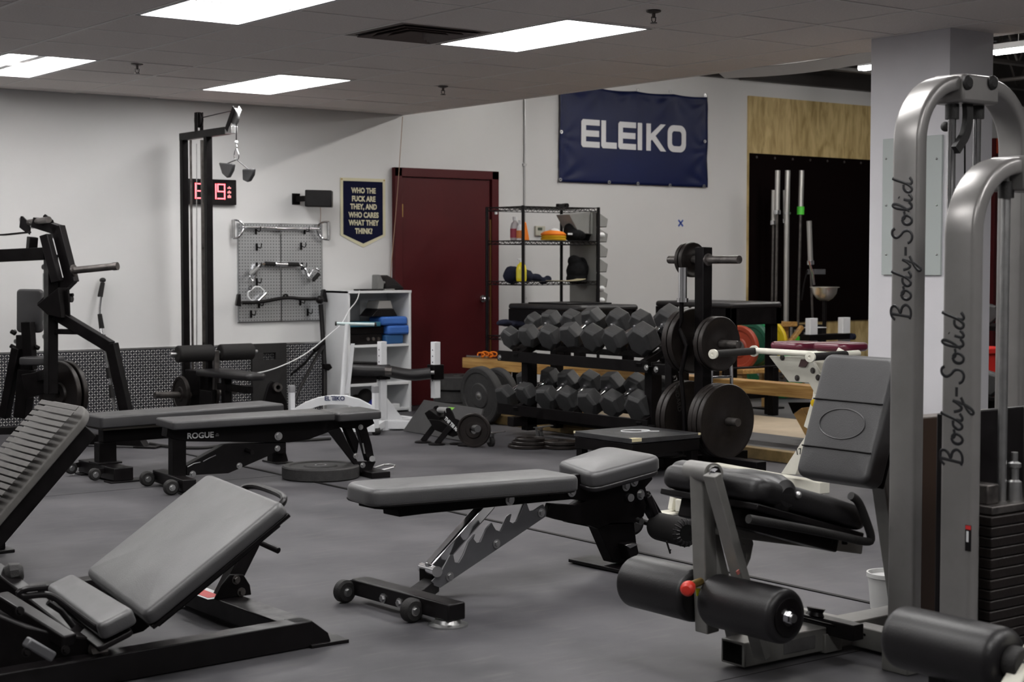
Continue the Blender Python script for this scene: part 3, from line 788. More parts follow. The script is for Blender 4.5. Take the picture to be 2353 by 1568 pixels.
# ---- white cabinet and what stands in it
cy0, cy1 = 11.15, 11.50; cx0 = aty(800, 800, cy0).x; cx1 = aty(945, 800, cy0).x; cz = 1.005
t = thing('open_cabinet', 'white open-fronted cabinet with three shelves left of the maroon door', 'cabinet', (cx0, cy0, 0))
s_ = 0.02
obj('side_panel', MB().bb((cx0, cy0, 0), (cx0 + s_, cy1, cz)), lam_m, t); obj('side_panel', MB().bb((cx1 - s_, cy0, 0), (cx1, cy1, cz)), lam_m, t)
obj('top_panel', MB().bb((cx0 - .0, cy0 - 0.008, cz - s_), (cx1 + .0, cy1, cz)), lam_m, t)
SH = [0.035, 0.25, 0.565]
for z in SH: obj('shelf', MB().bb((cx0 + s_, cy0 + 0.004, z - s_), (cx1 - s_, cy1 - .01, z)), lam_m, t)
obj('back_panel', MB().bb((cx0 + s_, cy1 - 0.01, 0.01), (cx1 - s_, cy1, cz - s_)), lam_m, t)
cw = cx1 - cx0
def cbox(name, label, cat, a, b, m, bev=0.006, group=None):
    a, b = V(a), V(b)
    return tag(obj(name, MB().bb(a, b), m, bev=bev, loc=((a.x + b.x) / 2, (a.y + b.y) / 2, min(a.z, b.z))), label, cat, group)
z2 = SH[2]
blue = mat('blue_foam', (0.03, 0.12, 0.42), .7, var=.05); dblue = mat('deep_blue_foam', (0.01, 0.07, 0.2), .7); teal = mat('teal_foam', (0.02, 0.14, 0.21), .6)
cbox('yoga_block', 'dark blue foam block at the bottom of the stack in the white cabinet', 'block', (cx0 + .375, cy0 + .02, z2), (cx0 + .545, cy0 + .25, z2 + .075), dblue, .012)
cbox('yoga_block', 'bright blue foam block in the middle of the cabinet stack', 'block', (cx0 + .385, cy0 + .005, z2 + .077), (cx0 + .6, cy0 + .23, z2 + .152), blue, .018)
cbox('yoga_block', 'bright blue foam block topmost of the cabinet stack', 'block', (cx0 + .33, cy0 + .01, z2 + .155), (cx0 + .58, cy0 + .22, z2 + .225), blue, .018)
t = thing('tuner_box', 'black electronic unit with small dials under the teal board', 'electronics', (cx0 + .2, cy0 + .1, z2))
obj('unit_case', MB().bb((cx0 + .03, cy0 + .06, z2), (cx0 + .36, cy0 + .3, z2 + .085)), satin_m, t, .004)
for q in (0.22, .27, .32):
    obj('dial', MB().cyl((cx0 + q, cy0 + .06, z2 + .045), (cx0 + q, cy0 + .045, z2 + .045), .014, n=14), dsteel_m, t, bev=0)
t = cbox('amplifier', 'flat black amplifier resting on the lower unit in the white cabinet', 'electronics', (cx0 + .03, cy0 + .05, z2 + .087), (cx0 + .37, cy0 + .3, z2 + .145), black_m, .004)
cbox('foam_board', 'teal foam board lying across the cabinet shelf', 'board', (cx0 + .025, cy0 + .02, z2 + .147), (cx0 + .325, cy0 + .3, z2 + .185), teal, .008)
t = thing('storage_bin', 'grey angular plastic bin with a dark lid on the cabinet top shelf', 'bin', (cx0 + .3, cy0 + .1, z2 + .226))
mb = MB().prism([(cx0 + .25, cy0 + .04, z2 + .228), (cx0 + .5, cy0 + .04, z2 + .228), (cx0 + .46, cy0 + .04, z2 + .29), (cx0 + .31, cy0 + .04, z2 + .29)], (0, .2, 0)); obj('bin_lid', mb, satin_m, t, .004)
mb = MB().prism([(cx0 + .31, cy0 + .05, z2 + .291), (cx0 + .46, cy0 + .05, z2 + .291), (cx0 + .44, cy0 + .05, z2 + .355), (cx0 + .33, cy0 + .05, z2 + .355)], (0, .18, 0)); obj('bin_body', mb, mat('warm_grey_plastic', (.3, .29, .28), .5), t, .004)
cbox('grey_panel', 'dark grey flat panel leaning inside the cabinet top shelf', 'panel', (cx0 + .03, cy0 + .27, z2 + .187), (cx0 + .28, cy0 + .3, z2 + .36), mat('mid_grey_plastic', (.18, .18, .19), .5), .003)
cbox('gear_case', 'black case in the middle bay of the white cabinet', 'case', (cx0 + .04, cy0 + .04, SH[1]), (cx0 + .3, cy0 + .3, SH[1] + .14), satin_m, .01)
t = thing('glove_pile', 'dark glove with a blue cuff on the cabinet bottom shelf', 'glove', (cx0 + .32, cy0 + .1, SH[0]))
mb = MB().sph((cx0 + .33, cy0 + .12, SH[0] + .045), .06, 1.3, 1, .75, n=10); obj('glove_cuff', mb, mat('royal_blue_cloth', (.015, .02, .25), .8), t, 0)
mb = MB().sph((cx0 + .26, cy0 + .16, SH[0] + .085), .07, 1, .9, 1.1, n=10); mb.sph((cx0 + .2, cy0 + .2, SH[0] + .06), .06, 1, 1, .9, n=10); obj('glove_body', mb, foam_m, t, 0)
cbox('shoe_box', 'small white box on the cabinet bottom shelf', 'box', (cx0 + .36, cy0 + .01, SH[0]), (cx0 + .5, cy0 + .09, SH[0] + .035), lam_m, .004)
# things on the cabinet
t = thing('tablet_stand', 'grey barcode reader style stand on top of the white cabinet', 'stand', (cx0 + .33, cy0 + .15, cz))
mb = MB().prism([(cx0 + .34, cy0 + .1, cz), (cx0 + .40, cy0 + .1, cz), (cx0 + .41, cy0 + .1, cz + .06), (cx0 + .37, cy0 + .1, cz + .13), (cx0 + .345, cy0 + .1, cz + .128)], (0, .09, 0)); obj('stand_head', mb, mat('grey_plastic', (.16, .16, .155), .45), t, .006)
mb = MB().beam((cx0 + .4, cy0 + .14, cz + .07), (cx0 + .56, cy0 + .14, cz + .045), .03, .018); mb.bb((cx0 + .40, cy0 + .08, cz), (cx0 + .5, cy0 + .2, cz + .012)); obj('stand_arm', mb, mat('grey_plastic', (.16, .16, .155)), t, .003)
cbox('keyboard', 'thin dark keyboard lying on the cabinet top', 'keyboard', (cx0 + .13, cy0 + .03, cz), (cx0 + .36, cy0 + .13, cz + .014), satin_m, .004)
t = thing('gym_bag', 'black mesh bag slumped on the cabinet corner by the door', 'bag', (cx0 + .52, cy0 + .2, cz))
mb = MB().prism([(cx0 + .43, cy0 + .12, cz), (cx0 + .62, cy0 + .12, cz), (cx0 + .6, cy0 + .12, cz + .035), (cx0 + .53, cy0 + .12, cz + .09), (cx0 + .46, cy0 + .12, cz + .125), (cx0 + .43, cy0 + .12, cz + .12)], (0, .2, 0)); obj('bag_body', mb, mat('black_mesh_cloth', (.012, .009, .009), .9, bump=.5, bscale=90), t, .015)
obj('bag_strap', MB().tube([(cx0 + .44, cy0 + .11, cz + .02), (cx0 + .5, cy0 + .09, cz + .05), (cx0 + .6, cy0 + .11, cz + .015)], .006, n=8, smooth=2), foam_m, t, bev=0)
# white cord drooping from the cabinet to the tower seat
pts = [V((cx0 + .1, cy0 - .015, cz + .004)), aty(822, 690, cy0 - .03), aty(800, 715, cy0 - .05), aty(786, 745, 11.05), aty(752, 773, 10.9), aty(725, 797, 10.9), aty(690, 822, 10.85), aty(640, 845, 10.8), aty(600, 857, 10.8), aty(560, 860, 10.8), aty(545, 858, 10.8)]
tag(obj('white_cord', MB().tube(pts, .0042, n=8, smooth=2), lam_m, loc=pts[0], bev=0), 'white cord drooping from the cabinet top to the cable tower seat', 'cord')
# black panel leaning on the wainscot
pa = aty(580, 795, WY - .05)
pb = aty(660, 925, WY - .05)
t = thing('leaning_mat', 'tall black rubber panel with a slot handle leaning on the diamond plate', 'mat', (pa.x, WY - .06, 0))
w_ = pb.x - pa.x; h_ = 0.585
mb = MB()
zs0, zs1 = h_ - .13, h_ - .075
mb.bb((pa.x, WY - .05, 0.002), (pb.x, WY - .02, zs0)); mb.bb((pa.x, WY - .05, zs1), (pb.x, WY - .02, h_)); mb.bb((pa.x, WY - .05, zs0), (pa.x + .1, WY - .02, zs1)); mb.bb((pb.x - .1, WY - .05, zs0), (pb.x, WY - .02, zs1))
obj('panel_body', mb, rubber_m, t, .002)
# black hinge stand beside it
t = thing('landmine_stand', 'black triangular floor bracket with a round eye behind the flat bench', 'bracket', aty(640, 930, 11.2) * 1)
mb = MB().prism([aty(u, v, 11.2) for u, v in ((605, 930), (618, 885), (626, 877), (636, 880), (660, 925), (664, 960), (605, 960))], (0, .03, 0))
obj('bracket_plate', mb, black_m, t, .003)
c = aty(637, 890, 11.17); obj('eye_ring', MB().loop(c, (0.3, 1, 0), [(-.04, .018), (-.04, .034), (.04, .034), (.04, .018)], n=20), dsteel_m, t, bev=0)
# black jointed bars leaning against the wall
t = thing('leaning_tripod', 'black jointed tube frame leaning against the diamond plate under the pegboard', 'tripod', aty(740, 930, 11.3) * 1)
Q = lambda u, v, y=11.3: aty(u, v, y)
obj('main_tube', MB().tube([Q(737, 700, 11.42), Q(741, 760, 11.4), Q(746, 850, 11.3), Q(746, 930, 11.25)], .02, n=12), satin_m, t, bev=0)
obj('tube_joint', MB().prism([Q(739, 836), Q(752, 836), Q(757, 845), Q(748, 852), Q(740, 846)], (0, -.05, 0)), black_m, t, .004)
obj('brace_tube', MB().tube([Q(742, 795, 11.35), Q(722, 830, 11.2), Q(690, 890, 11.1), Q(677, 925, 11.05)], .014, n=12), satin_m, t, bev=0)
obj('brace_tube', MB().tube([Q(733, 795, 11.4), Q(700, 835, 11.45), Q(668, 862, 11.5)], .010, n=10), black_m, t, bev=0)
obj('pivot_ball', MB().sph(Q(735, 689, 11.42), .034, n=12), satin_m, t, bev=0)
obj('joint_collar', MB().cyl(Q(744, 788, 11.36), Q(722, 806, 11.36), .022, n=12), black_m, t, bev=0)
# ================================================================== CABLE TOWER (plane x = 5.35, its arm points at the viewer's side)
TX = 5.35
def T_(u, v, dx=0.0): 
    p = atx(u, v, TX); return V((TX + dx, p.y, p.z))
yF, yN = T_(425, 600).y, T_(480, 600).y
zt = T_(480, 312).z
t = thing('cable_tower', 'tall black cable pulldown tower standing against the wall left of the pegboard', 'gym machine', (TX, (yF + yN) / 2, 0))
obj('upright', MB().bb((TX - .025, yF - .025, 0.03), (TX + .025, yF + .025, zt)), black_m, t, .004)
obj('upright', MB().bb((TX - .025, yN - .025, 0.03), (TX + .025, yN + .025, zt)), black_m, t, .004)
obj('base_beam', MB().bb((TX - .03, 9.9, 0.0), (TX + .03, yF + .1, .05)), black_m, t, .004)
obj('base_foot', MB().bb((TX - .3, yF + .03, 0.0), (TX + .3, yF + .09, .05)), black_m, t, .004)
obj('base_foot', MB().bb((TX - .25, 9.9, 0.0), (TX + .25, 9.96, .05)), black_m, t, .004)
yE = T_(524, 305).y
obj('top_arm', MB().bb((TX - .025, yE, zt - .01), (TX + .025, yF + .03, zt + .045)), satin_m, t, .004)
obj('arm_cap', MB().bb((TX - .026, yE - .10, zt - .008), (TX + .026, yE - .001, zt + .043)), steel_m, t, .003)
# pulleys
pb = T_(457, 285)
mb = MB().box(pb + V((-.022, 0, 0)), (.006, .05, .17)); mb.box(pb + V((.022, 0, 0)), (.006, .05, .17)); obj('pulley_bracket', mb, black_m, t, .002)
obj('pulley', MB().lathe(pb + V((-.012, 0, .03)), X, [(0, 0), (0, .055), (.006, .058), (.012, .048), (.018, .058), (.024, .055), (.024, 0)]), satin_m, t, bev=0)
fa, fb = T_(527, 300), T_(545, 248)
for s_ in (-1, 1):
    d_ = V((s_ * .024, 0, 0)); obj('pulley_bracket', MB().beam(fa + d_, fb + d_, .006, .05, up=(0, 1, .3)), black_m if s_ < 0 else lam_m, t, .002)
obj('pulley', MB().lathe(T_(540, 268) + V((-.012, 0, 0)), X, [(0, 0), (0, .055), (.006, .06), (.012, .05), (.018, .06), (.024, .055), (.024, 0)]), steel_m, t, bev=0)
cb = [T_(458, 272), T_(500, 262), T_(541, 253), T_(543, 290), T_(543, 328)]
obj('cable', MB().tube(cb, .004, n=8), satin_m, t, bev=0)
obj('cable', MB().tube([T_(452, 330), T_(452, 850)], .004, n=8), steel_m, t, bev=0)
for u in (438, 464): obj('guide_rod', MB().cyl(T_(u, 322), V((TX, T_(u, 322).y, .1)), .0125 if u > 450 else .009, n=14), dsteel_m, t, bev=0)
# weight carriage with horns and plates
cyy = T_(447, 880).y; cz_ = T_(447, 850).z
obj('carriage', MB().bb((TX - .045, T_(474, 850).y + .02, .16), (TX + .045, T_(434, 850).y - .02, cz_)), black_m, t, .006)
hy = T_(450, 890).y
obj('weight_horn', MB().cyl((TX - .33, hy, .255), (TX - .04, hy, .24), .024, n=16), dsteel_m, t, bev=0)
obj('weight_horn', MB().cyl((TX + .33, hy, .255), (TX + .04, hy, .24), .024, n=16), dsteel_m, t, bev=0)
# seat and thigh rollers
sa, sb = T_(478, 848), T_(598, 852)
obj('seat_post', MB().bb((TX - .03, T_(520, 850).y - .03, .04), (TX + .03, T_(520, 850).y + .03, sa.z - .05)), black_m, t, .004)
obj('seat_brace', MB().beam((TX, T_(505, 870).y, .33), (TX, T_(575, 870).y, .33), .05, .05), black_m, t, .004)
obj('seat_pad', MB().loft(rrect(abs(sb.y - sa.y) * .9, .27, .05, taper=.05), (TX, (sa.y + sb.y) / 2, sa.z - .045), (0, -1, 0), (1, 0, 0), .05, er=.02, puff=.006), gloss_vinyl_m, t, bev=0)
obj('roller_post', MB().bb((TX - .02, T_(496, 820).y - .02, .3), (TX + .02, T_(496, 820).y + .02, T_(496, 812).z + .02)), dsteel_m, t, .003)
ry = T_(496, 812).y; rz = T_(496, 811).z
rl = obj('roller_bar', MB().cyl((TX - .36, ry, rz), (TX + .34, ry, rz), .0125, n=12), steel_m, t, bev=0)
def roller(name, a, b_, r, m, parent, e=.014):
    a, b_ = V(a), V(b_); L_ = (b_ - a).length; n = 6
    pr = [(0, r * .35), (0, r - e)] + [(e - e * math.cos(math.pi / 2 * k / n), r - e + e * math.sin(math.pi / 2 * k / n)) for k in range(1, n + 1)]
    pr += [(L_ - p[0], p[1]) for p in pr[::-1]]
    return obj(name, MB().lathe(a, b_ - a, pr, n=36), m, parent, bev=0, ang=50)
roller('foam_roller', (TX - .31, ry, rz), (TX - .03, ry, rz), .062, foam_m, t)
roller('foam_roller', (TX + .03, ry, rz), (TX + .30, ry, rz), .062, foam_m, t)
obj('hinge_plate', MB().bb((TX - .1, T_(500, 880).y - .1, .05), (TX - .094, T_(500, 880).y + .1, .3)), black_m, t, .004)
def wplate(name, c, axis, R, th, m, label, group=None, hole=.026, n=48, rim=.03, hub=.05, dish=.006, cat='weight plate', iron=True):
    return tag(obj(name, MB().loop(c, axis, plate_prof(R, th, hole, rim, dish, hub), n=n), m, bev=0, loc=c), label, cat, group)
wplate('weight_plate', V((TX - .12, hy, .25)), X, .135, .03, iron_m, 'dark iron plate on the left horn of the cable tower')
wplate('weight_plate', V((TX + .12, hy, .25)), X, .135, .03, iron_m, 'dark iron plate on the right horn of the cable tower')
# carabiner and grips hang from the cable
t = thing('grip_handles', 'pair of dark wedge pulldown grips hanging from the tower cable', 'cable attachment', T_(543, 340))
obj('ball_stop', MB().sph(T_(543, 327), .014, n=10), lam_m, t, bev=0)
obj('chain_link', MB().tube([T_(543, 331), T_(545, 337), T_(542, 343)], .004, n=8), chrome_m, t, bev=0)
k_ = [T_(543, 340), T_(539, 348), T_(537, 360), T_(541, 368), T_(548, 366), T_(549, 356), T_(545, 345)]
obj('carabiner', MB().tube(k_, .0035, n=8, closed=True, smooth=1), chrome_m, t, bev=0)
gm = mat('charcoal_grip', (.06, .06, .063), .45)
for i, L4 in enumerate((((513, 374), (547, 377), (544, 393), (536, 408), (531, 409), (521, 400)), ((547, 388), (573, 387), (571, 402), (563, 416), (557, 418), (548, 414)))):
    dx = -.04 if i == 0 else .03
    mb = MB().prism([T_(u, v, dx) for u, v in L4], (.03, .01, 0)); obj('grip', mb, gm, t, .01)
    obj('strap', MB().tube([T_(544, 367), T_((L4[0][0] + L4[1][0]) / 2, L4[0][1] + 2, dx + .015)], .004, n=8), gm, t, bev=0)

# ================================================================== PLATE-LOADED PULLING MACHINE at the left
MP = Plane((4.47, 10.0), 128)
def m_(u, v, o=0.0): return MP.at(u, v, o)
n_ = MP.n
t = thing('row_machine', 'black plate-loaded pulling machine with a chest pad at the left wall', 'gym machine', MP.st(.8, 0))
def bm(name, a, b_, w_, h_, par=t, m=black_m, off=0.0, up=(0, 0, 1), bev=.004): return obj(name, MB().beam(m_(*a, off), m_(*b_, off), w_, h_, up=up), m, par, bev)
bm('main_column', (117, 585), (117, 905), .07, .09)
bm('leg_beam', (130, 722), (254, 797), .07, .075)
bm('leg_beam', (256, 790), (290, 945), .07, .07)
bm('leg_beam', (290, 945), (292, 1000), .05, .05)
bm('cross_brace', (128, 762), (190, 763), .05, .035)
a, b_ = m_(175, 1000), m_(330, 1018)
obj('base_beam', MB().beam((a.x, a.y, .05), (b_.x, b_.y, .05), .08, .07), black_m, t, .004)
obj('base_foot', MB().prism([m_(320, 1000, -.04), m_(330, 1000, -.04), m_(347, 1028, -.04), m_(325, 1028, -.04)], n_ * .08), satin_m, t, .003)
p = m_(338, 1031); obj('foot_plate', MB().box((p.x, p.y, .008), (.16, .09, .012), MP.h, n_), satin_m, t, .002)
obj('base_beam', MB().beam(V((a.x, a.y, .12)) , V((a.x - .9, a.y + .25, .12)), .05, .05), black_m, t, .004)
c0 = m_(150, 1015); obj('cross_foot', MB().beam(V((c0.x - .25, c0.y - .4, .03)), V((c0.x + .25, c0.y + .4, .03)), .07, .05), black_m, t, .004)
# swing arm
for A_, B_ in (((80, 511), (136, 529)), ((133, 520), (166, 650)), ((165, 640), (98, 706))): obj('swing_arm', MB().beam(m_(*A_, -.05), m_(*B_, -.05), .07, .075, up=n_), satin_m, t, .004)
obj('swing_arm', MB().beam(m_(104, 540, .06), m_(132, 648, .06), .06, .06, up=n_), satin_m, t, .004)
obj('gusset_plate', MB().prism([m_(u, v, .0) for u, v in ((126, 700), (160, 660), (163, 735), (130, 722))], n_ * .02), black_m, t, .003)
obj('arm_housing', MB().prism([m_(u, v, -.03) for u, v in ((106, 700), (156, 660), (162, 730), (130, 722))], n_ * .12), black_m, t, .004)
bm('top_beam', (-40, 590), (108, 583), .08, .085)
bm('top_post', (75, 545), (72, 580), .06, .06)
mb = MB().tube([m_(-30, 540, -.1), m_(10, 540, -.1), m_(68, 534, -.1)], 1, flat=(.012, .045, n_)); obj('handle_strap', mb, satin_m, t, .002)
obj('pivot_plate', MB().prism([m_(u, v, -.12) for u, v in ((49, 497), (54, 497), (72, 515), (70, 540), (55, 530), (46, 523))], n_ * .012), satin_m, t, .003)
obj('pivot_plate', MB().prism([m_(u, v, .05) for u, v in ((100, 497), (105, 492), (123, 506), (125, 512), (110, 514))], n_ * .012), black_m, t, .003)
obj('pivot_shaft', MB().cyl(m_(66, 512, -.13), m_(112, 505, .1), .022, n=16), dsteel_m, t, bev=0)
bh = [((50, 505), -.125), ((67, 520), -.125), ((75, 519), -.1), ((120, 542), -.1), ((101, 614), -.06), ((103, 742), -.06), ((103, 774), -.06)]
for (q, o_) in bh: obj('bolt', bolt(m_(*q, o_), -n_, .014, .012), steel_m, t, bev=0)
obj('warning_label', MB().prism([m_(98, 628, -.05), m_(108, 628, -.05), m_(108, 666, -.05), m_(98, 666, -.05)], -n_ * .001), mat('label_grey', (.45, .45, .45), .5), t, bev=0)
obj('warning_label', MB().prism([m_(98, 628, -.052), m_(108, 628, -.052), m_(108, 634, -.052), m_(98, 634, -.052)], -n_ * .001), mat('label_red', (.35, .05, .02), .5), t, bev=0)
# weight horns
obj('weight_horn', MB().lathe(m_(168, 622, -.02), m_(248, 614, -.02) - m_(168, 622, -.02), [(0, 0), (0, .04), (.012, .04), (.014, .024), (.30, .024), (.302, .027), (.335, .027), (.335, 0)], n=20), dsteel_m, t, bev=0)
obj('stopper', MB().cyl(m_(146, 680, -.06), m_(168, 678, -.06), .012, n=12), black_m, t, bev=0)
obj('bumper', MB().cyl(m_(150, 687, -.06), m_(166, 688, -.06), .022, n=12), rubber_m, t, bev=0)
# chest pad, pad post, seat
cp = m_(66, 710, -.45); u_ = V((.05, -.02, 1)).normalized()
ch = V((.75, -.66, 0)).normalized()
obj('chest_pad', MB().loft(rrect(.31, .185, .03), cp - V((0, 0, .015)), (0.02, 0, 1), ch, .055, er=.014, puff=.003), vinyl_m, t, bev=0)
obj('pad_post', MB().beam(m_(64, 740, -.40), m_(70, 850, -.40), .075, .07, up=n_), black_m, t, .004)
obj('pad_post_sleeve', MB().beam(m_(50, 770, -.40), m_(50, 860, -.40), .06, .06, up=n_), satin_m, t, .004)
for q in ((26, 762), (25, 795), (80, 796)): obj('adjust_knob', MB().cyl(m_(*q, -.42), m_(q[0] + 9, q[1] + 5, -.42), .016, n=12), black_m, t, bev=0)
for q in ((34, 763), (36, 785), (37, 865), (38, 883), (40, 905)): obj('bolt', bolt(m_(*q, -.47), -n_, .012, .012), steel_m if q[1] < 800 else brass_m, t, bev=0)
obj('seat_pad', MB().loft([(-.15, -.07), (-.09, -.10), (.12, -.10), (.13, .09), (-.09, .09), (-.15, .04)], m_(100, 838, -.30), (.8, -.5, 0), (.5, .8, 0), .055, er=.012), vinyl_m, t, bev=0)
obj('seat_column', MB().beam(m_(62, 850, -.35), m_(52, 960, -.35), .09, .1, up=n_), black_m, t, .004)
obj('seat_strut', MB().beam(m_(40, 800, -.36), m_(10, 960, -.36), .06, .07, up=n_), black_m, t, .004)
obj('lower_arm', MB().beam(m_(75, 870, -.2), m_(120, 858, .0), .06, .07), black_m, t, .004)
obj('lower_housing', MB().prism([m_(u, v, -.15) for u, v in ((60, 860), (118, 850), (120, 900), (70, 915))], n_ * .06), black_m, t, .004)
def near_plate(name, u, v, du, dx, R, th, label):
    c = m_(u, v, du) + V((dx, 0, 0)); return wplate(name, c, X, R, th, iron_m, label, rim=.025, hub=.07, dish=.01)
pc = m_(138, 905, -.18)
wplate('weight_plate', pc, (1, .25, 0), .225, .036, iron_m, 'big iron plate nearest the ribbed foot plate on the pulling machine', rim=.02, hub=.07, dish=.014)
wplate('weight_plate', pc + V((.055, .014, 0)), (1, .25, 0), .225, .036, iron_m, 'outer big iron plate on the pulling machine, nearer the leaning bar', rim=.02, hub=.07, dish=.014)
# pulldown bar leaning on the wall
L_ = lambda u, v: aty(u, v, 11.5 - (max(0, v - 640)) * 0.00055)
t = thing('leaning_bar', 'long bent pulldown bar with black grips leaning on the wall behind the pulling machine', 'bar', L_(265, 935))
obj('bar', MB().tube([L_(235, 648), L_(231, 690), L_(228, 715), L_(231, 752), L_(236, 778), L_(250, 860), L_(263, 940)], .0115, n=10, smooth=1), chrome_m, t, bev=0)
for a_, b2 in (((236, 650), (230, 682)), ((229, 722), (234, 755)), ((237, 770), (240, 790)), ((247, 845), (252, 870)), ((254, 885), (258, 915))): obj('grip', MB().cyl(L_(*a_), L_(*b2), .017, .02, n=12), foam_m, t, bev=0)
obj('grip_end', MB().sph(L_(236, 644), .024, 1, 1, .8, n=10), rubber_m, t, bev=0)
# black hose on the floor
pts = [atz(u, v, .012) for u, v in ((345, 1020), (380, 1026), (430, 1030), (480, 1029), (530, 1020), (600, 1013), (700, 1012), (760, 1008))]
tag(obj('floor_cable', MB().tube(pts, .011, n=8, smooth=2), rubber_m, loc=pts[0], bev=0), 'black cable lying on the floor behind the two flat benches', 'cable')

# ================================================================== WIRE SHELF in the hall
sy0, sy1 = 10.45, 10.95
sx0 = aty(1202, 600, sy0).x; sx1 = aty(1375, 600, sy0).x
t = thing('wire_shelf', 'black wire shelving unit behind the dumbbell rack', 'shelf', ((sx0 + sx1) / 2, sy0, 0))
sx0b = aty(1152, 600, sy1).x
zt = aty(1202, 475, sy0).z
SX = [(sx0, sy0), (sx1, sy0), (sx0, sy1), (sx1, sy1)]
for (x_, y_) in SX: obj('post', MB().cyl((x_, y_, 0), (x_, y_, zt + .01), .0135, n=14), satin_m, t, bev=0)
ZS = [aty(1202, 474, sy0).z, aty(1202, 553, sy0).z, aty(1202, 648, sy0).z, .62, .2]
for z in ZS:
    mb = MB()
    for (a, c) in ((0, 1), (2, 3), (0, 2), (1, 3)):
        for dz in (0, -.028): mb.cyl((SX[a][0], SX[a][1], z + dz), (SX[c][0], SX[c][1], z + dz), .0035, n=6)
        n = 14 if a + c in (1, 5) else 7
        P0, P1 = V((*SX[a], z)), V((*SX[c], z))
        for k in range(n):
            q0 = P0.lerp(P1, k / n); q1 = P0.lerp(P1, (k + .5) / n); q2 = P0.lerp(P1, (k + 1) / n)
            mb.cyl(q0, q1 + V((0, 0, -.028)), .0022, n=5); mb.cyl(q1 + V((0, 0, -.028)), q2, .0022, n=5)
    y_ = sy0 + .02
    while y_ < sy1 - .01: mb.cyl((sx0, y_, z), (sx1, y_, z), .0022, n=5); y_ += .033
    obj('wire_deck', mb, satin_m, t, bev=0)
    for (x_, yq) in SX:
        pass
S = lambda u, v, y=10.6: aty(u, v, y)
z1 = ZS[1] + .004; z2 = ZS[2] + .004
def bottle(u, z, y, R, H_, m, label, capm, cat='bottle', capR=.5, label_m=None, spray=False):
    x_ = aty(u, 500, y).x; t = thing('bottle', label, cat, (x_, y, z))
    obj('bottle_body', MB().lathe((x_, y, z), Zv, [(0, 0), (0, R * .9), (.01, R), (H_ * .55, R), (H_ * .72, R * .8), (H_ * .8, R * .4), (H_ * .84, R * .35), (H_ * .84, 0)], n=24), m, t, bev=0)
    if spray:
        mb = MB().bb((x_ - .018, y - .012, z + H_ * .84), (x_ + .025, y + .012, z + H_)); mb.bb((x_ - .04, y - .008, z + H_ * .93), (x_ - .015, y + .008, z + H_)); obj('spray_head', mb, capm, t, .004)
    else: obj('cap', MB().cyl((x_, y, z + H_ * .84), (x_, y, z + H_), R * capR, n=16), capm, t, bev=0)
    if label_m: obj('bottle_label', MB().cyl((x_, y, z + H_ * .12), (x_, y, z + H_ * .5), R + .0015, n=24), label_m, t, bev=0)
bottle(1183, z1, 10.8, .038, .2, mat('clear_grey_plastic', (.45, .42, .43), .3), 'clear bottle with red and blue label on the left of the upper shelf', lam_m, label_m=mat('red_blue_label', (.3, .03, .06), .5))
bottle(1195, z1, 10.75, .03, .17, lam_m, 'white bottle behind the shelf post on the upper shelf', lam_m, label_m=mat('orange_label', (.6, .2, .05), .5))
t = thing('orange_funnel', 'orange cone-shaped plastic piece on the upper wire shelf', 'funnel', S(1210, 552) )
x_ = S(1210, 552).x; obj('funnel_body', MB().prism([(x_ - .03, 10.6, z1), (x_ + .035, 10.6, z1), (x_ + .0, 10.6, z1 + .15), (x_ - .025, 10.6, z1 + .155)], (0, .04, 0)), mat('orange_plastic', (.85, .22, .01), .5), t, .008)
# thermostat on the wall
p = aty(1238, 531, WY)
t = thing('thermostat', 'cream thermostat on the wall seen through the wire shelf', 'thermostat', p)
obj('thermostat_case', MB().bb((p.x - .055, WY - .03, p.z - .045), (p.x + .055, WY, p.z + .045)), mat('beige_plastic', (.5, .48, .4), .5), t, .006)
obj('thermostat_screen', MB().bb((p.x - .035, WY - .032, p.z + .005), (p.x + .015, WY - .03, p.z + .03)), mat('lcd_green', (.08, .1, .07), .3), t, bev=0)
# discs (slider pads) stacked
orange = mat('orange_plastic', (.85, .22, .01), .5); yellow = mat('yellow_plastic', (.7, .42, .01), .5)
xx = S(1275, 550).x
for k, (m, n2) in enumerate(((yellow, 'yellow bottom disc of the stack on the upper wire shelf'), (yellow, 'yellow middle disc of the stack on the upper wire shelf'), (orange, 'orange top disc of the stack on the upper wire shelf'))):
    c = V((xx, 10.62, z1 + .004 + k * .02))
    tag(obj('marker_disc', MB().lathe(c, (0.03, 0, 1), [(0, .05), (0, .105), (.008, .107), (.028, .075), (.04, .03), (.043, .03), (.03, .085), (.01, .11)], n=32), m, loc=c, bev=0), n2, 'marker disc')
tag(obj('cap_dome', MB().lathe((xx + .01, 10.62, z1 + .07), Zv, [(0, .055), (.012, .05), (.03, .03), (.038, 0)], n=24), lam_m, loc=(xx, 10.62, z1 + .07), bev=0), 'white plastic cap resting on the disc stack', 'cap')
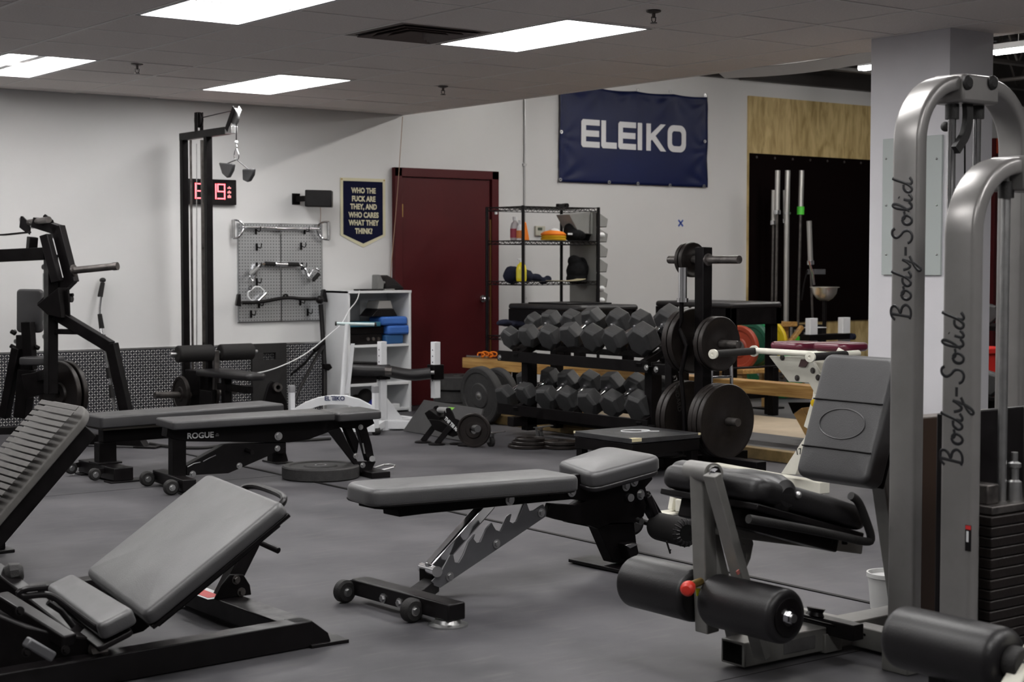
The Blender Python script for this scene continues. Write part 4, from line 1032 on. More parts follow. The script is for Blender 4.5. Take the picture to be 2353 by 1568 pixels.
# black bags
cloth = mat('black_cloth', (.008, .008, .009), .9, bump=.4, bscale=40, spec=.2); navyc = mat('navy_cloth', (.012, .014, .028), .9, bump=.4, bscale=40, spec=.2)
def blob(name, label, cat, spheres, m):
    t = MB()
    for (u, v, y, r, sx_, sz_) in spheres:
        p = aty(u, v, y); t.sph(p, r, sx_, 1, sz_, n=10)
    c = aty(spheres[0][0], spheres[0][1], spheres[0][2])
    o = obj(name, t, m, loc=c, bev=0)
    rm = o.modifiers.new('remesh', 'REMESH'); rm.mode = 'VOXEL'; rm.voxel_size = .009; rm.use_smooth_shade = True
    dp = o.modifiers.new('disp', 'DISPLACE'); tx = bpy.data.textures.new('crumple', 'CLOUDS'); tx.noise_scale = .06; dp.texture = tx; dp.strength = .02
    return tag(o, label, cat)
blob('gym_bag', 'black bag with a white tag at the right end of the upper wire shelf', 'bag', [(1320, 538, 10.62, .085, 1.3, .75), (1345, 530, 10.66, .1, 1, 1), (1308, 528, 10.62, .05, 1, 1.1)], cloth)
p = aty(1310, 538, 10.5); tag(obj('bag_tag', MB().box(p, (.05, .004, .016)), lam_m, loc=p), 'small white tag hanging on the black bag', 'tag')
blob('cloth_bundle', 'dark navy cloth bundle slumped along the middle wire shelf', 'cloth', [(1178, 632, 10.62, .075, 1.1, 1), (1205, 635, 10.62, .07, 1.2, .8), (1228, 638, 10.6, .05, 1.5, .6), (1248, 645, 10.58, .035, 1.3, .9), (1258, 642, 10.58, .03, 1.2, 1)], navyc)
blob('backpack', 'black backpack standing at the right end of the middle wire shelf', 'bag', [(1325, 622, 10.66, .09, 1, 1), (1340, 620, 10.7, .1, 1, 1.1), (1320, 600, 10.66, .05, 1.3, 1), (1325, 640, 10.66, .085, 1.1, .6)], cloth)
bottle(1198, z2, 10.5, .042, .185, mat('yellow_bottle', (.75, .62, .02), .35), 'yellow spray bottle with a red neck on the middle wire shelf', lam_m, spray=True, label_m=mat('yellow_label', (.7, .6, .05), .4))
p = aty(1290, 646, 10.5)
tag(obj('magazine', MB().tube([aty(1262, 645, 10.5), aty(1300, 646, 10.5), aty(1325, 644, 10.5), aty(1336, 641, 10.5)], 1, flat=(.12, .004, (0, 0, 1)), smooth=1), mat('glossy_paper', (.5, .45, .3), .3), loc=p, bev=0), 'colourful magazine lying on the middle wire shelf', 'magazine')
t = thing('clamp_tool', 'small black gadget on top of the wire shelf', 'gadget', S(1292, 470))
p = S(1292, 471); obj('gadget_body', MB().box((p.x, p.y, ZS[0] + .02), (.11, .04, .03)), satin_m, t, .006); obj('gadget_head', MB().cyl((p.x + .03, p.y - .03, ZS[0] + .02), (p.x + .03, p.y + .03, ZS[0] + .02), .02, n=14), black_m, t, bev=0)
# hanging grey organizer on the shelf end
og = mat('grey_fabric', (.25, .25, .24), .8, var=.1); oy0, oy1 = 10.5, 10.85
t = thing('hanging_organizer', 'grey fabric organizer with pockets hanging on the right end of the wire shelf', 'organizer', (sx1 + .03, 10.6, .9))
u0 = sx1 + .02
mb = MB().prism([aty(u, v, 10.55) for u, v in ((1308, 493), (1360, 486), (1372, 540), (1330, 535))], (0, .18, 0)); obj('organizer_flap', mb, og, t, .004)
ztop = aty(1385, 488, 10.5).z; zbot = aty(1385, 695, 10.5).z
mb = MB().bb((u0, 10.5, zbot), (u0 + .004, 10.86, ztop)); obj('organizer_back', mb, og, t, bev=0)
n = 6
for k in range(n):
    za = ztop - (k + 1) * (ztop - zbot) / n
    mb = MB().bb((u0, 10.5, za), (u0 + .11, 10.86, za + .006)); mb.prism([(u0 + .11, 10.5, za), (u0 + .125, 10.5, za + .07), (u0 + .12, 10.5, za + .07), (u0 + .105, 10.5, za)], (0, .36, 0))
    mb.prism([(u0, 10.5, za), (u0 + .11, 10.5, za), (u0 + .125, 10.5, za + .07), (u0 + .03, 10.5, za + .12), (u0, 10.5, za + .12)], (0, .004, 0))
    obj('organizer_pocket', mb, og, t, bev=0)
for k, (v, m, cl, rr_) in enumerate(((541, lam_m, 'white', .05), (611, mat('sky_blue_plastic', (.05, .3, .6), .4), 'bright blue', .025), (638, mat('blue_plastic', (.03, .05, .3), .4), 'dark blue', .03), (663, lam_m, 'white', .05), (690, lam_m, 'white', .05))):
    p = aty(1386, v, 10.55); p.x = u0 + .06
    lb = ['white rolled towel in the top pocket of the hanging organizer', 'bright blue lid in a middle pocket of the hanging organizer', 'dark blue ball in a middle pocket of the hanging organizer', 'white towel in a lower pocket of the hanging organizer', 'white towel in the lowest visible pocket of the hanging organizer'][k]
    o = tag(obj('towel' if m is lam_m else 'ball', MB().sph(p, rr_, 1, 1.4, .7, n=10), m, loc=p, bev=0), lb, 'towel' if m is lam_m else 'ball')
blob('dark_cloth', 'dark patterned cloth tucked on the padded table frame behind the dumbbell rack', 'cloth', [(1160, 742, 10.28, .055, 1.3, .5), (1180, 745, 10.28, .055, 1.3, .5), (1200, 746, 10.25, .05, 1.5, .5)], navyc)

# ================================================================== WHITE RACK with padded bar
RP = Plane((6.32, 10.05), -36.87)
def w_(u, v, o=0.0): return RP.at(u, v, o)
R_h, R_n = RP.h, RP.n
t = thing('bench_press_rack', 'white press rack with two perforated uprights and a black padded bar', 'rack', w_(880, 990) * 1)
def up_(u0, u1, v0, v1, name):
    a, b_ = w_(u0, v1), w_(u1, v1); top = w_((u0 + u1) / 2, v0).z; bot = max(0.0, w_((u0 + u1) / 2, v1).z)
    c = (a + b_) / 2
    # box turned to the room axes
    o = obj(name, MB().bb((c.x - .026, c.y - .026, bot), (c.x + .026, c.y + .026, top)), white_m, t, .003)
    mb = MB(); z = top - .06
    k = 0
    while z > top - .32: mb.cyl((c.x - .0255, c.y, z), (c.x - .0268, c.y, z), .0055, n=10); z -= .045; k += 1
    h = obj('pin_holes', mb, mat('hole_black', (.004, .004, .004), .8, spec=.1), o, bev=0)
    return c
ua = up_(868, 889, 785, 985, 'upright'); ub = up_(991, 1011, 786, 915, 'upright')
for c in (ua, ub): obj('bar_bracket', MB().bb((c.x - .045, c.y - .045, w_(880, 872).z), (c.x + .045, c.y + .045, w_(880, 838).z)), black_m, t, .004)
pa_, pb_ = w_(892, 850, -.02), w_(985, 860, -.02)
pr = [w_(u, v, -.04) for u, v in ((806, 850), (850, 852), (890, 852), (915, 858), (950, 863), (990, 858))]
obj('bar_pad', MB().tube(pr, .043, n=20, smooth=2), gloss_vinyl_m, t, bev=0)
obj('pad_clamp', MB().cyl(w_(885, 853, -.07), w_(900, 853, -.07), .03, n=14), dsteel_m, t, bev=0)
obj('pad_clamp', MB().cyl(w_(990, 856, -.07), w_(998, 856, -.07), .014, n=12), steel_m, t, bev=0)
obj('spotter_block', MB().prism([w_(u, v, -.03) for u, v in ((806, 832), (866, 834), (866, 872), (806, 870))], R_n * .1), black_m, t, .004)
g = atz(885, 985, 0); g2 = atz(945, 962, 0)
obj('base_foot', MB().prism([(ua.x - .03, ua.y - .05, 0), (ua.x + .45, ua.y - .05, 0), (ua.x + .55, ua.y - .05, .075), (ua.x - .03, ua.y - .05, .075)], (0, .07, 0)), white_m, t, .003)
obj('base_foot', MB().bb((ub.x - .03, ub.y - .04, 0), (ub.x + .03, ub.y + .5, .07)), white_m, t, .003)
obj('gusset', MB().prism([(ua.x + .03, ua.y - .02, .075), (ua.x + .17, ua.y - .02, .075), (ua.x + .03, ua.y - .02, .24)], (0, .015, 0)), white_m, t, .002)
obj('base_rail', MB().beam((ua.x, ua.y, .04), (ub.x, ub.y, .04), .06, .06), white_m, t, .003)
# arched cross piece with lettering and short posts
A = lambda u, v, o=-.35: w_(u, v, o)
arc = [(678, 938), (700, 925), (730, 914), (762, 909), (795, 910), (825, 918), (852, 932), (862, 940)]
low = [(862, 960), (845, 948), (820, 938), (795, 931), (762, 930), (735, 933), (705, 943), (680, 958)]
obj('arched_plate', MB().prism([A(*q) for q in arc + low], R_n * .05), white_m, t, .002)
o0 = A(768, 920.5, -.352); nb = mat('navy_print', (.02, .03, .1), .5)
text('lettering', 'EL', A(745.5, 920.5, -.353), R_h, Zv, .029, nb, t, ext=.0006, bold=.035, align='LEFT')
for dv in (911.5, 915.3, 919.2): 
    p = A(761.5, dv, -.352); obj('lettering', MB().box(p + R_h * (.012 if dv < 912 else .016), (.022 if dv > 912 else .03, .001, .0065), R_h, R_n), nb, t, bev=0)
text('lettering', 'IKO', A(769, 920.5, -.353), R_h, Zv, .029, nb, t, ext=.0006, bold=.035, align='LEFT')
for (u0, u1, vt, vb) in ((666, 675, 886, 960), (857, 868, 887, 970)):
    a, b_ = A(u0, vb), A(u1, vb); c = (a + b_) / 2; tp = A(u0, vt).z; zb_ = A(u0, vb).z
    q = obj('short_post', MB().bb((c.x - .018, c.y - .018, zb_), (c.x + .018, c.y + .018, tp - .05)), white_m, t, .002)
    obj('post_cap', MB().bb((c.x - .02, c.y - .02, tp - .05), (c.x + .02, c.y + .02, tp)), mat('grey_plastic2', (.3, .3, .31), .5), q, .002)
for u in (672, 862):
    c = A(u, 940); obj('arch_leg', MB().bb((c.x - .02, c.y - .02, .05), (c.x + .02, c.y + .02, c.z)), white_m, t, .002)
ca, cc = A(672, 940), A(862, 940)
obj('floor_rail', MB().beam((ca.x, ca.y, .05), (cc.x, cc.y, .05), .05, .05), white_m, t, .002)
obj('floor_rail', MB().beam((cc.x, cc.y, .05), (ua.x, ua.y, .05), .05, .05), white_m, t, .002)
cw_ = A(862, 986); gw = atz(872, 990, .0)
for q in (ca, cc):
    obj('caster_wheel', MB().cyl((q.x - .012, q.y, .028), (q.x + .03, q.y, .028), .027, n=18), rubber_m, t, bev=0)
# T handle lever
l0, l1 = A(798, 745, -.2), A(786, 915, -.2)
lv = obj('lever', MB().tube([l0, l1], .018, n=12), white_m, t, bev=0)
obj('lever_handle', MB().cyl(A(772, 744, -.2), A(862, 746, -.2), .012, n=12), mat('teal_white', (.45, .55, .55), .4), lv, bev=0)
for q in ((770, 744), (861, 746)): obj('handle_cap', MB().cyl(A(q[0], q[1], -.2), A(q[0] + 4, q[1], -.2), .016, n=12), rubber_m, lv, bev=0)
obj('lever_plate', MB().prism([A(u, v, -.19) for u, v in ((798, 870), (806, 790), (815, 790), (803, 905), (790, 905))], R_n * .01), white_m, t, .002)

# ================================================================== FLOOR CORNER: mats, plates, shin machine
g1 = atz(926, 992, 0); 
t = thing('rubber_mat', 'dark rubber mat lying tilted against the plate stack beside the shin machine', 'mat', g1)
def onz(u, v, z): return atz(u, v, z)
q0, q1, q2, q3 = onz(926, 990, .005), onz(974, 919, .24), onz(1110, 940, .22), onz(1085, 1018, .005)
nn = (q1 - q0).cross(q3 - q0).normalized()
obj('mat_sheet', MB().prism([q0, q1, q2, q3], nn * .012), mat('mat_rubber', (.035, .034, .035), .6, var=.15, bump=.2, bscale=150), t, .002)
# stack of two bumper plates by the door
c = V((8.05, 11.1, 0)); c = aty(1045, 940, 10.9); c.z = 0
bump_m = mat('bumper_rubber', (.03, .029, .029), .62, var=.25, vscale=30, bump=.3, bscale=240, spec=.35)
def bumper(c, axis, R, th, label, group=None, crumb=True, loc=None):
    t = thing('bumper_plate', label, 'weight plate', c, group)
    h = th / 2
    pr = [(-h, .03), (-h, .09), (-h + .008, .1), (-h + .008, R * .78), (-h, R * .82), (-h, R - .008), (-h + .008, R), (h - .008, R), (h, R - .008), (h, R * .82), (h - .008, R * .78), (h - .008, .1), (h, .09), (h, .03)]
    obj('rubber_body', MB().loop(c, axis, pr, n=56), bump_m, t, bev=0)
    obj('steel_bushing', MB().loop(c, axis, [(-h - .001, .0255), (-h - .001, .034), (h + .001, .034), (h + .001, .0255)], n=28), steel_m, t, bev=0)
    return t
def floorpt(u, v): return atz(u, v, 0)
sc_ = V((7.62, 10.75, 0))
p = V((aty(1052, 900, 10.75).x, 10.75, 0))
bumper(p + V((0, 0, .05)), Zv, .2, .1, 'bumper plate lowest in the stack beside the door', )
bumper(p + V((0, 0, .152)), Zv, .2, .1, 'bumper plate second from the floor in the stack beside the door')
bumper(p + V((0, 0, .26)), Zv, .225, .11, 'wide bumper plate on top of the stack beside the door')
# bumper leaning against the rack
cpl = aty(1108, 935, 9.95)
ax2 = V((1, .08, .12)).normalized()
bumper(V((cpl.x, cpl.y, .222)), ax2, .222, .07, 'big bumper plate standing on edge against the dumbbell rack')
bumper(V((cpl.x + .22, cpl.y + .08, .222)), ax2, .2, .06, 'smaller plate standing behind the big bumper at the rack end')
# shin machine
SP = Plane((6.05, 9.15), -52)
s_ = lambda u, v, o=0.0: SP.at(u, v, o)
sn = SP.n
t = thing('shin_machine', 'small black shin machine with white lettering and a round plate on the floor', 'gym machine', (s_(1010, 1020).x, s_(1010, 1020).y, 0))
obj('side_plate', MB().prism([s_(u, v, -.05) for u, v in ((1020, 946), (1026, 938), (1034, 938), (1040, 948), (1046, 962), (1060, 968), (1072, 966), (1073, 1004), (1066, 1003), (1018, 966))], sn * .012), satin_m, t, .002)
obj('side_plate', MB().prism([s_(u, v, .1) for u, v in ((984, 955), (998, 934), (1006, 932), (1012, 942), (1020, 955), (1050, 975), (1050, 985), (1000, 980))], sn * .012), satin_m, t, .002)
obj('foot_tray', MB().prism([s_(u, v, -.02) for u, v in ((975, 950), (986, 942), (1012, 960), (1006, 970), (984, 966))], sn * .12), black_m, t, .003)
obj('body_block', MB().prism([s_(u, v, -.03) for u, v in ((984, 964), (1010, 966), (1040, 985), (1055, 1000), (1040, 1005), (997, 988))], sn * .11), black_m, t, .003)
for (a, b_, o_) in (((998, 980), (972, 1014), .06), ((1036, 980), (1004, 1020), -.04)):
    lg = obj('leg', MB().beam(s_(*a, o_), s_(*b_, o_), .035, .035, up=sn), satin_m, t, .002)
    f = s_(*b_, o_); obj('foot_pad', MB().lathe((f.x, f.y, 0), Zv, [(0, 0), (0, .058), (.008, .058), (.012, .05), (.012, 0)], n=24), satin_m, lg, bev=0)
for (u, v) in ((1050, 1014), (1068, 1018)):
    f = s_(u, v, .02 if u < 1060 else -.05); obj('foot_pad', MB().lathe((f.x, f.y, 0), Zv, [(0, 0), (0, .05), (.008, .05), (.012, .04), (.012, 0)], n=24), satin_m, t, bev=0)
obj('roller_pad', MB().cyl(s_(1010, 943, .09), s_(1030, 944, -.04), .022, n=16), mat('grey_foam', (.25, .25, .25), .7), t, bev=0)
obj('tension_tag', MB().prism([s_(1030, 936, .0), s_(1045, 937, .0), s_(1037, 944, .0)], sn * .003), mat('neon_green', (.35, .8, .12), .5), t, bev=0)
obj('plate_pin', MB().cyl(s_(1062, 975, .02), s_(1098, 986, -.16), .024, n=16), steel_m, t, bev=0)
d_ = (s_(1064, 1002, -.053) - s_(1021, 958, -.053)).normalized()
text('lettering', 'THE TIB MACHINE', s_(1020, 963, -.053), d_, sn.cross(d_) if sn.cross(d_).z > 0 else d_.cross(sn), .022, lam_m, t, ext=.0006, bold=.04, align='LEFT', sx=.78)
tag(obj('weight_plate', MB().loop(s_(1089, 989, -.12), -sn, plate_prof(.115, .035, .026, .02, .01, .05), n=48), iron_m, loc=s_(1089, 989, -.12), bev=0), 'small iron plate loaded on the shin machine', 'weight plate')
# casters under the rack
def caster(u, v, label):
    p = atz(u, v, 0); t = thing('caster', label, 'caster', p, 'loose-looking casters of the dumbbell rack')
    obj('wheel', MB().lathe(p + V((-.015, 0, .034)), X, [(0, 0), (0, .028), (.005, .034), (.025, .034), (.03, .028), (.03, 0)], n=24), rubber_m, t, bev=0)
    mb = MB()
    for s2 in (-.02, .02): mb.beam(p + V((s2, 0, .03)), p + V((s2, .01, .085)), .03, .003, up=X)
    mb.box(p + V((0, .01, .088)), (.06, .05, .006)); obj('fork', mb, steel_m, t, bev=0)
    obj('brake_lever', MB().beam(p + V((-.01, -.02, .095)), p + V((.09, -.03, .1)), .03, .006), steel_m, t, .001)
    return t
caster(1128, 1027, 'steel caster with a black wheel right of the shin machine')
caster(1240, 1012, 'steel caster behind the small plates on the floor')
# change plates on the floor
for k, (u, v, z, R, lb) in enumerate(((1216, 1030, .012, .135, 'lowest small plate of the left floor pile'), (1222, 1026, .036, .125, 'middle small plate of the left floor pile'), (1228, 1020, .058, .1, 'top small plate of the left floor pile'),
                                    (1288, 1034, .014, .14, 'lower small plate of the right floor pile'), (1291, 1028, .04, .13, 'upper small plate of the right floor pile'))):
    p0 = atz(1222 if k < 3 else 1290, 1030, 0)
    c = V((p0.x + (k % 2) * .01, p0.y + .04 - .01 * k, z))
    wplate('weight_plate', c, Zv, R, .022, iron_m, lb, rim=.015, hub=.045, dish=.005)

# ================================================================== DUMBBELL RACK
RX = 6.85
rk = lambda u, v, dx=0.0: atx(u, v, RX + dx)
yL, yR = rk(1143, 820).y, rk(1488, 848).y
zT, zB = .575, .195
t = thing('dumbbell_rack', 'black two-tier dumbbell rack full of hex dumbbells in front of the wooden bench', 'rack', (RX + .2, (yL + yR) / 2, 0))
def tray(z):
    mb = MB().prism([(RX, yL, z + .03), (RX, yL, z - .045), (RX + .008, yL, z - .045), (RX + .008, yL, z + .022), (RX + .40, yL, z + .205), (RX + .40, yL, z + .213)], (0, yR - yL, 0)); return mb
for z in (zT, zB):
    obj('front_rail', MB().prism([(RX, yL, z + .03), (RX, yL, z - .045), (RX + .008, yL, z - .045), (RX + .008, yL, z - .01), (RX + .07, yL, z - .01), (RX + .07, yL, z - .004), (RX + .008, yL, z - .004), (RX + .008, yL, z + .03)], (0, yR - yL, 0)), black_m, t, .002)
    obj('back_rail', MB().prism([(RX + .3, yL, z + .10), (RX + .39, yL, z + .14), (RX + .40, yL, z + .215), (RX + .39, yL, z + .215), (RX + .382, yL, z + .15), (RX + .3, yL, z + .108)], (0, yR - yL, 0)), black_m, t, .002)
    obj('middle_rail', MB().prism([(RX + .16, yL, z + .035), (RX + .22, yL, z + .065), (RX + .22, yL, z + .073), (RX + .16, yL, z + .043)], (0, yR - yL, 0)), black_m, t, .002)
for y_, nm in ((yL - .22, 'post'), (yR + .08, 'post')):
    obj(nm, MB().beam((RX + .12, y_, .04), (RX + .12, y_, zT + .02), .09, .07, up=Yv), black_m, t, .004)
    obj(nm, MB().beam((RX + .37, y_, .04), (RX + .37, y_, zT + .18), .07, .07, up=Yv), black_m, t, .004)
    obj('base_beam', MB().beam((RX - .05, y_, .11), (RX + .41, y_, .11), .07, .07), satin_m, t, .004)
    obj('tray_bracket', MB().beam((RX + .0, y_, zT - .01), (RX + .40, y_, zT + .17), .05, .05), black_m, t, .003)
    obj('tray_bracket', MB().beam((RX + .0, y_, zB - .01), (RX + .40, y_, zB + .17), .05, .05), black_m, t, .003)
obj('base_rail', MB().beam((RX + .38, yL - .2, .11), (RX + .38, yR + .1, .11), .07, .07), black_m, t, .004)
for (y_, z_) in ((yL - .03, zT - .02), (yR + .01, zT - .01)): obj('bolt', bolt((RX - .001, y_, z_), -X, .013, .01), steel_m, t, bev=0)
# side arm with two pegs at the right end
obj('end_bracket', MB().bb((RX + .03, yR - .17, zT - .055), (RX + .09, yR - .01, zT + .015)), black_m, t, .004)
obj('bolt', bolt((RX + .029, yR - .05, zT - .02), -X, .014, .012), steel_m, t, bev=0)
# hexagonal dumbbells
def hexhead(mb, c, ax, up, R, L_):
    """hexagonal head with chamfered ends, built along ax"""
    ax = V(ax).normalized(); a = (V(up) - ax * V(up).dot(ax)).normalized(); b_ = ax.cross(a); prof = [(-L_ / 2, R * .78), (-L_ / 2 + L_ * .15, R), (L_ / 2 - L_ * .15, R), (L_ / 2, R * .78)]
    rings = [[mb.bm.verts.new(V(c) + ax * t_ + (a * math.cos(math.pi / 3 * k) + b_ * math.sin(math.pi / 3 * k)) * r) for k in range(6)] for t_, r in prof]
    for A, B in zip(rings, rings[1:]):
        for k in range(6): mb.bm.faces.new((A[k], A[(k + 1) % 6], B[(k + 1) % 6], B[k]))
    mb.bm.faces.new(rings[0][::-1]); mb.bm.faces.new(rings[-1])
def dumbbell(c, yaw, tilt, roll, R, Lh, gap, label, group):
    """c = centre; handle along +x before turning"""
    t = thing('hex_dumbbell', label, 'dumbbell', c, group)
    t.rotation_euler = (0, 0, 0)
    ax = V((math.cos(yaw) * math.cos(tilt), math.sin(yaw) * math.cos(tilt), math.sin(tilt)))
    upv = V((0, math.sin(roll), math.cos(roll)))
    for s2 in (-1, 1):
        mb = MB(); hexhead(mb, V(c) + ax * s2 * (gap / 2 + Lh / 2), ax, upv, R, Lh); obj('head', mb, hexrub_m, t, .004, smooth=False)
    g_ = gap / 2
    obj('handle', MB().lathe(V(c) - ax * g_, ax, [(0, .0), (0, .021), (.012, .021), (.016, .014), (gap * .35, .0165), (gap * .5, .0175), (gap * .65, .0165), (gap - .016, .014), (gap - .012, .021), (gap, .021), (gap, 0)], n=18), chrome_m, t, bev=0)
    return t
ordn = ['leftmost', 'second from the left', 'third from the left', 'fourth, in the middle', 'third from the right', 'second from the right', 'rightmost']
top_u = [(1172, 778), (1214, 774), (1262, 777), (1312, 772), (1362, 779), (1411, 783), (1476, 782)]
low_u = [(1160, 911), (1208, 907), (1256, 916), (1303, 920), (1354, 926), (1407, 930), (1470, 937)]
tilt = math.radians(25)
for tier, lst in (('upper', top_u), ('lower', low_u)):
    for k, (u, v) in enumerate(lst):
        R = [.084, .088, .092, .094, .098, .096, .112][k]; Lh = [.095, .1, .105, .105, .11, .11, .13][k]
        gap = .135
        yaw = math.radians([-3, 3, 6, 8, 0, -4, 2][k] if tier == 'upper' else [6, -2, 8, 4, 6, 3, 0][k])
        roll = math.radians([0, 26, 10, 34, 4, 8, 2][k] if tier == 'upper' else [38, 22, 30, 6, 32, 6, 14][k])
        p = atx(u, v, RX + Lh / 2 + .02)
        c = p + V((math.cos(yaw), math.sin(yaw), math.tan(tilt))) * ((gap + Lh) / 2)
        wh = ordn[k]
        dumbbell(c, yaw, tilt, roll, R, Lh, gap, f'black hex dumbbell on the {tier} tier of the rack, {wh}', 'hex dumbbells on the rack')
# ================================================================== PLATE TREE (plane x = 6.8)
PX = 6.8
pt = lambda u, v, dx=0.0: (lambda p: V((PX + dx, p.y, p.z)))(atx(u, v, PX))
yP = pt(1616, 700).y
t = thing('plate_tree', 'black plate tree with iron plates right of the dumbbell rack', 'rack', (PX, yP, 0))
ztop = pt(1615, 568).z
obj('post', MB().bb((PX - .038, yP - .038, .06), (PX + .038, yP + .038, ztop)), black_m, t, .004)
obj('base_beam', MB().bb((PX - .04, yP - .5, 0), (PX + .04, yP + .45, .07)), black_m, t, .004)
obj('base_beam', MB().bb((PX - .35, yP - .04, 0), (PX + .35, yP + .04, .07)), black_m, t, .004)
def horn(u, v, sgn, ln, name='weight_horn'):
    c = pt(u, v); return obj(name, MB().lathe((PX, yP + sgn * .035, c.z), (0, sgn, 0), [(0, 0), (0, .04), (.012, .04), (.014, .0245), (ln, .0245), (ln, .0)], n=22), dsteel_m, t, bev=0)
zh1, zh2, zh3 = pt(1640, 597).z, pt(1645, 790).z, pt(1665, 968).z
for z in (zh1, zh2, zh3):
    for sg in (-1, 1): obj('weight_horn', MB().lathe((PX, yP + sg * .035, z), (0, sg, 0), [(0, 0), (0, .038), (.012, .038), (.014, .0245), (.27, .0245), (.272, .0)], n=22), dsteel_m, t, bev=0)
def tp(z, off, R, th, lb, m=None): return wplate('weight_plate', V((PX, yP + off, z)), Yv, R, th, m or iron_m, lb, 'plates on the plate tree' if False else None, rim=.02, hub=.045, dish=.004, n=56)
# lower horn: three 20 kg plates towards the viewer, two behind
tp(zh3, -.12, .225, .034, 'big iron plate on the low horn of the plate tree, innermost of the near side')
tp(zh3, -.157, .225, .034, 'big iron plate on the low horn of the plate tree, middle of the near side')
tp(zh3, -.20, .225, .034, 'big flat iron plate in front on the low horn of the plate tree')
tp(zh3, .12, .225, .036, 'lettered big iron plate behind the post on the low horn')
tp(zh3, .165, .225, .036, 'outermost big iron plate behind the post on the low horn')
tp(zh2, -.10, .165, .03, 'medium iron plate on the middle horn, inner one of the near side')
tp(zh2, -.14, .165, .032, 'medium iron plate in front on the middle horn of the plate tree')
tp(zh2 + .01, .09, .20, .04, 'large dark plate behind the post on the middle horn, inner one')
tp(zh2 + .01, .14, .20, .04, 'large dark plate furthest behind the post on the middle horn')
tp(zh1, .10, .108, .028, 'small iron plate on the top horn next to the post')
tp(zh1, .14, .105, .026, 'small iron plate outermost on the top horn')
text('lettering', 'STANDARD', V((PX - .13, yP + .101, zh3 + .15)), (.2, 0, -1), (1, 0, .2), .03, dsteel_m, [o for o in COL.objects if o.get('label', '').startswith('lettered big')][0], ext=.001)
# curl bar standing in the tree
t = thing('curl_bar', 'zigzag curl bar standing upright with a chrome sleeve beside the plate tree', 'barbell', pt(1568, 700))
bx = -.12
q = lambda u, v: (lambda p: V((PX - .12, p.y, p.z)))(atx(u, v, PX - .12))
sA, sB = q(1569, 615), q(1569, 690); sB.y = sA.y
obj('sleeve', MB().cyl(sB, sA, .0255, n=22), chrome_m, t, bev=0)
obj('collar', MB().cyl(sB + V((0, 0, -.012)), sB + V((0, 0, .012)), .035, n=22), chrome_m, t, bev=0)
zz = [(1566, 692), (1566, 735), (1560, 755), (1578, 795), (1570, 835), (1565, 860), (1570, 915), (1572, 960), (1575, 1050)]
obj('zigzag_shaft', MB().tube([q(*a) for a in zz], .0145, n=12), black_m, t, bev=0)
# chrome handle
t = thing('chrome_handle', 'small chrome U-shaped handle standing on the tree behind the big plates', 'handle', pt(1660, 880))
hq = lambda u, v: (lambda p: p)(aty(u, v, yP - .06))
obj('handle_tube', MB().tube([hq(1636, 900), hq(1636, 845), hq(1640, 832)], .007, n=10, smooth=1), chrome_m, t, bev=0)
obj('handle_tube', MB().tube([hq(1668, 830), hq(1678, 832), hq(1681, 850), hq(1681, 905)], .011, n=12, smooth=2), chrome_m, t, bev=0)
obj('cross_tube', MB().cyl(hq(1636, 868), hq(1681, 866), .009, n=10), chrome_m, t, bev=0)
# the dark rail with white letter between rack and tree
rp = q(1552, 875)
t = thing('letter_post', 'black post with white vertical lettering between the dumbbell rack and the plate tree', 'post', (rp.x + .25, rp.y + .1, 0))
lx, ly = rp.x + .25, aty(1552, 875, yP + .25).y
cpp = aty(1552, 875, ly)
obj('post_body', MB().bb((cpp.x - .035, ly, 0), (cpp.x + .035, ly + .06, aty(1552, 845, ly).z + .12)), black_m, t, .003)
text('lettering', 'ROGUE', (cpp.x + .026, ly - .0006, cpp.z + .05), (0, 0, -1), X, .05, lam_m, t, ext=.0006, bold=.03, align='RIGHT')

# ================================================================== PADDED TABLES in the hall
def padded(cx_, cy_, wx, wy, zt, lb, letters=None):
    t = thing('padded_table', lb, 'padded table', (cx_ + wx / 2, cy_ + wy / 2, 0))
    obj('pad', MB().loft(rrect(wx, wy, .04), (cx_ + wx / 2, cy_ + wy / 2, zt - .042), X, Yv, .042, er=.022, er2=.012), gloss_vinyl_m, t, bev=0)
    obj('frame_rail', MB().bb((cx_ + .008, cy_ + .01, zt - .17), (cx_ + .07, cy_ + wy - .01, zt - .043)), black_m, t, .004)
    obj('frame_rail', MB().bb((cx_ + wx - .07, cy_ + .01, zt - .17), (cx_ + wx - .008, cy_ + wy - .01, zt - .043)), black_m, t, .004)
    obj('frame_rail', MB().bb((cx_ + .008, cy_ + .01, zt - .17), (cx_ + wx - .008, cy_ + .07, zt - .043)), black_m, t, .004)
    for a in (cx_ + .03, cx_ + wx - .1):
        for b_ in (cy_ + .03, cy_ + wy - .1): obj('leg', MB().bb((a, b_, 0.067), (a + .07, b_ + .07, zt - .17)), black_m, t, .004)
    obj('low_rail', MB().bb((cx_ + .03, cy_ + .04, .2), (cx_ + wx - .03, cy_ + .08, .27)), black_m, t, .004)
    return t
zt1 = 1.24 - 92 / 3700 * 11.75
zt1 = .935
c2 = atz(1680, 696, zt1)
tt = padded(c2.x, c2.y, .56, .86, zt1, 'black padded block table behind the plate tree')
pR = atx(1560, 712, c2.x + .03)
text('lettering', 'ROGUE', V((c2.x + .0075, atx(1556, 721, c2.x).y, atx(1556, 721, c2.x).z)), (0, -1, 0), Zv, .055, lam_m, tt, ext=.0006, bold=.03, align='LEFT', sx=1.2)
c1 = atz(1330, 703, .905)
padded(c1.x, c1.y, .62, .92, .905, 'black padded block table behind the upper dumbbells')
t1 = tag(obj('lid_board', MB().bb((c1.x + .05, c1.y + .2, .906), (c1.x + .5, c1.y + .7, .918)), satin_m, loc=(c1.x + .3, c1.y + .45, .906)), 'thin black board lying on the left padded table', 'board')

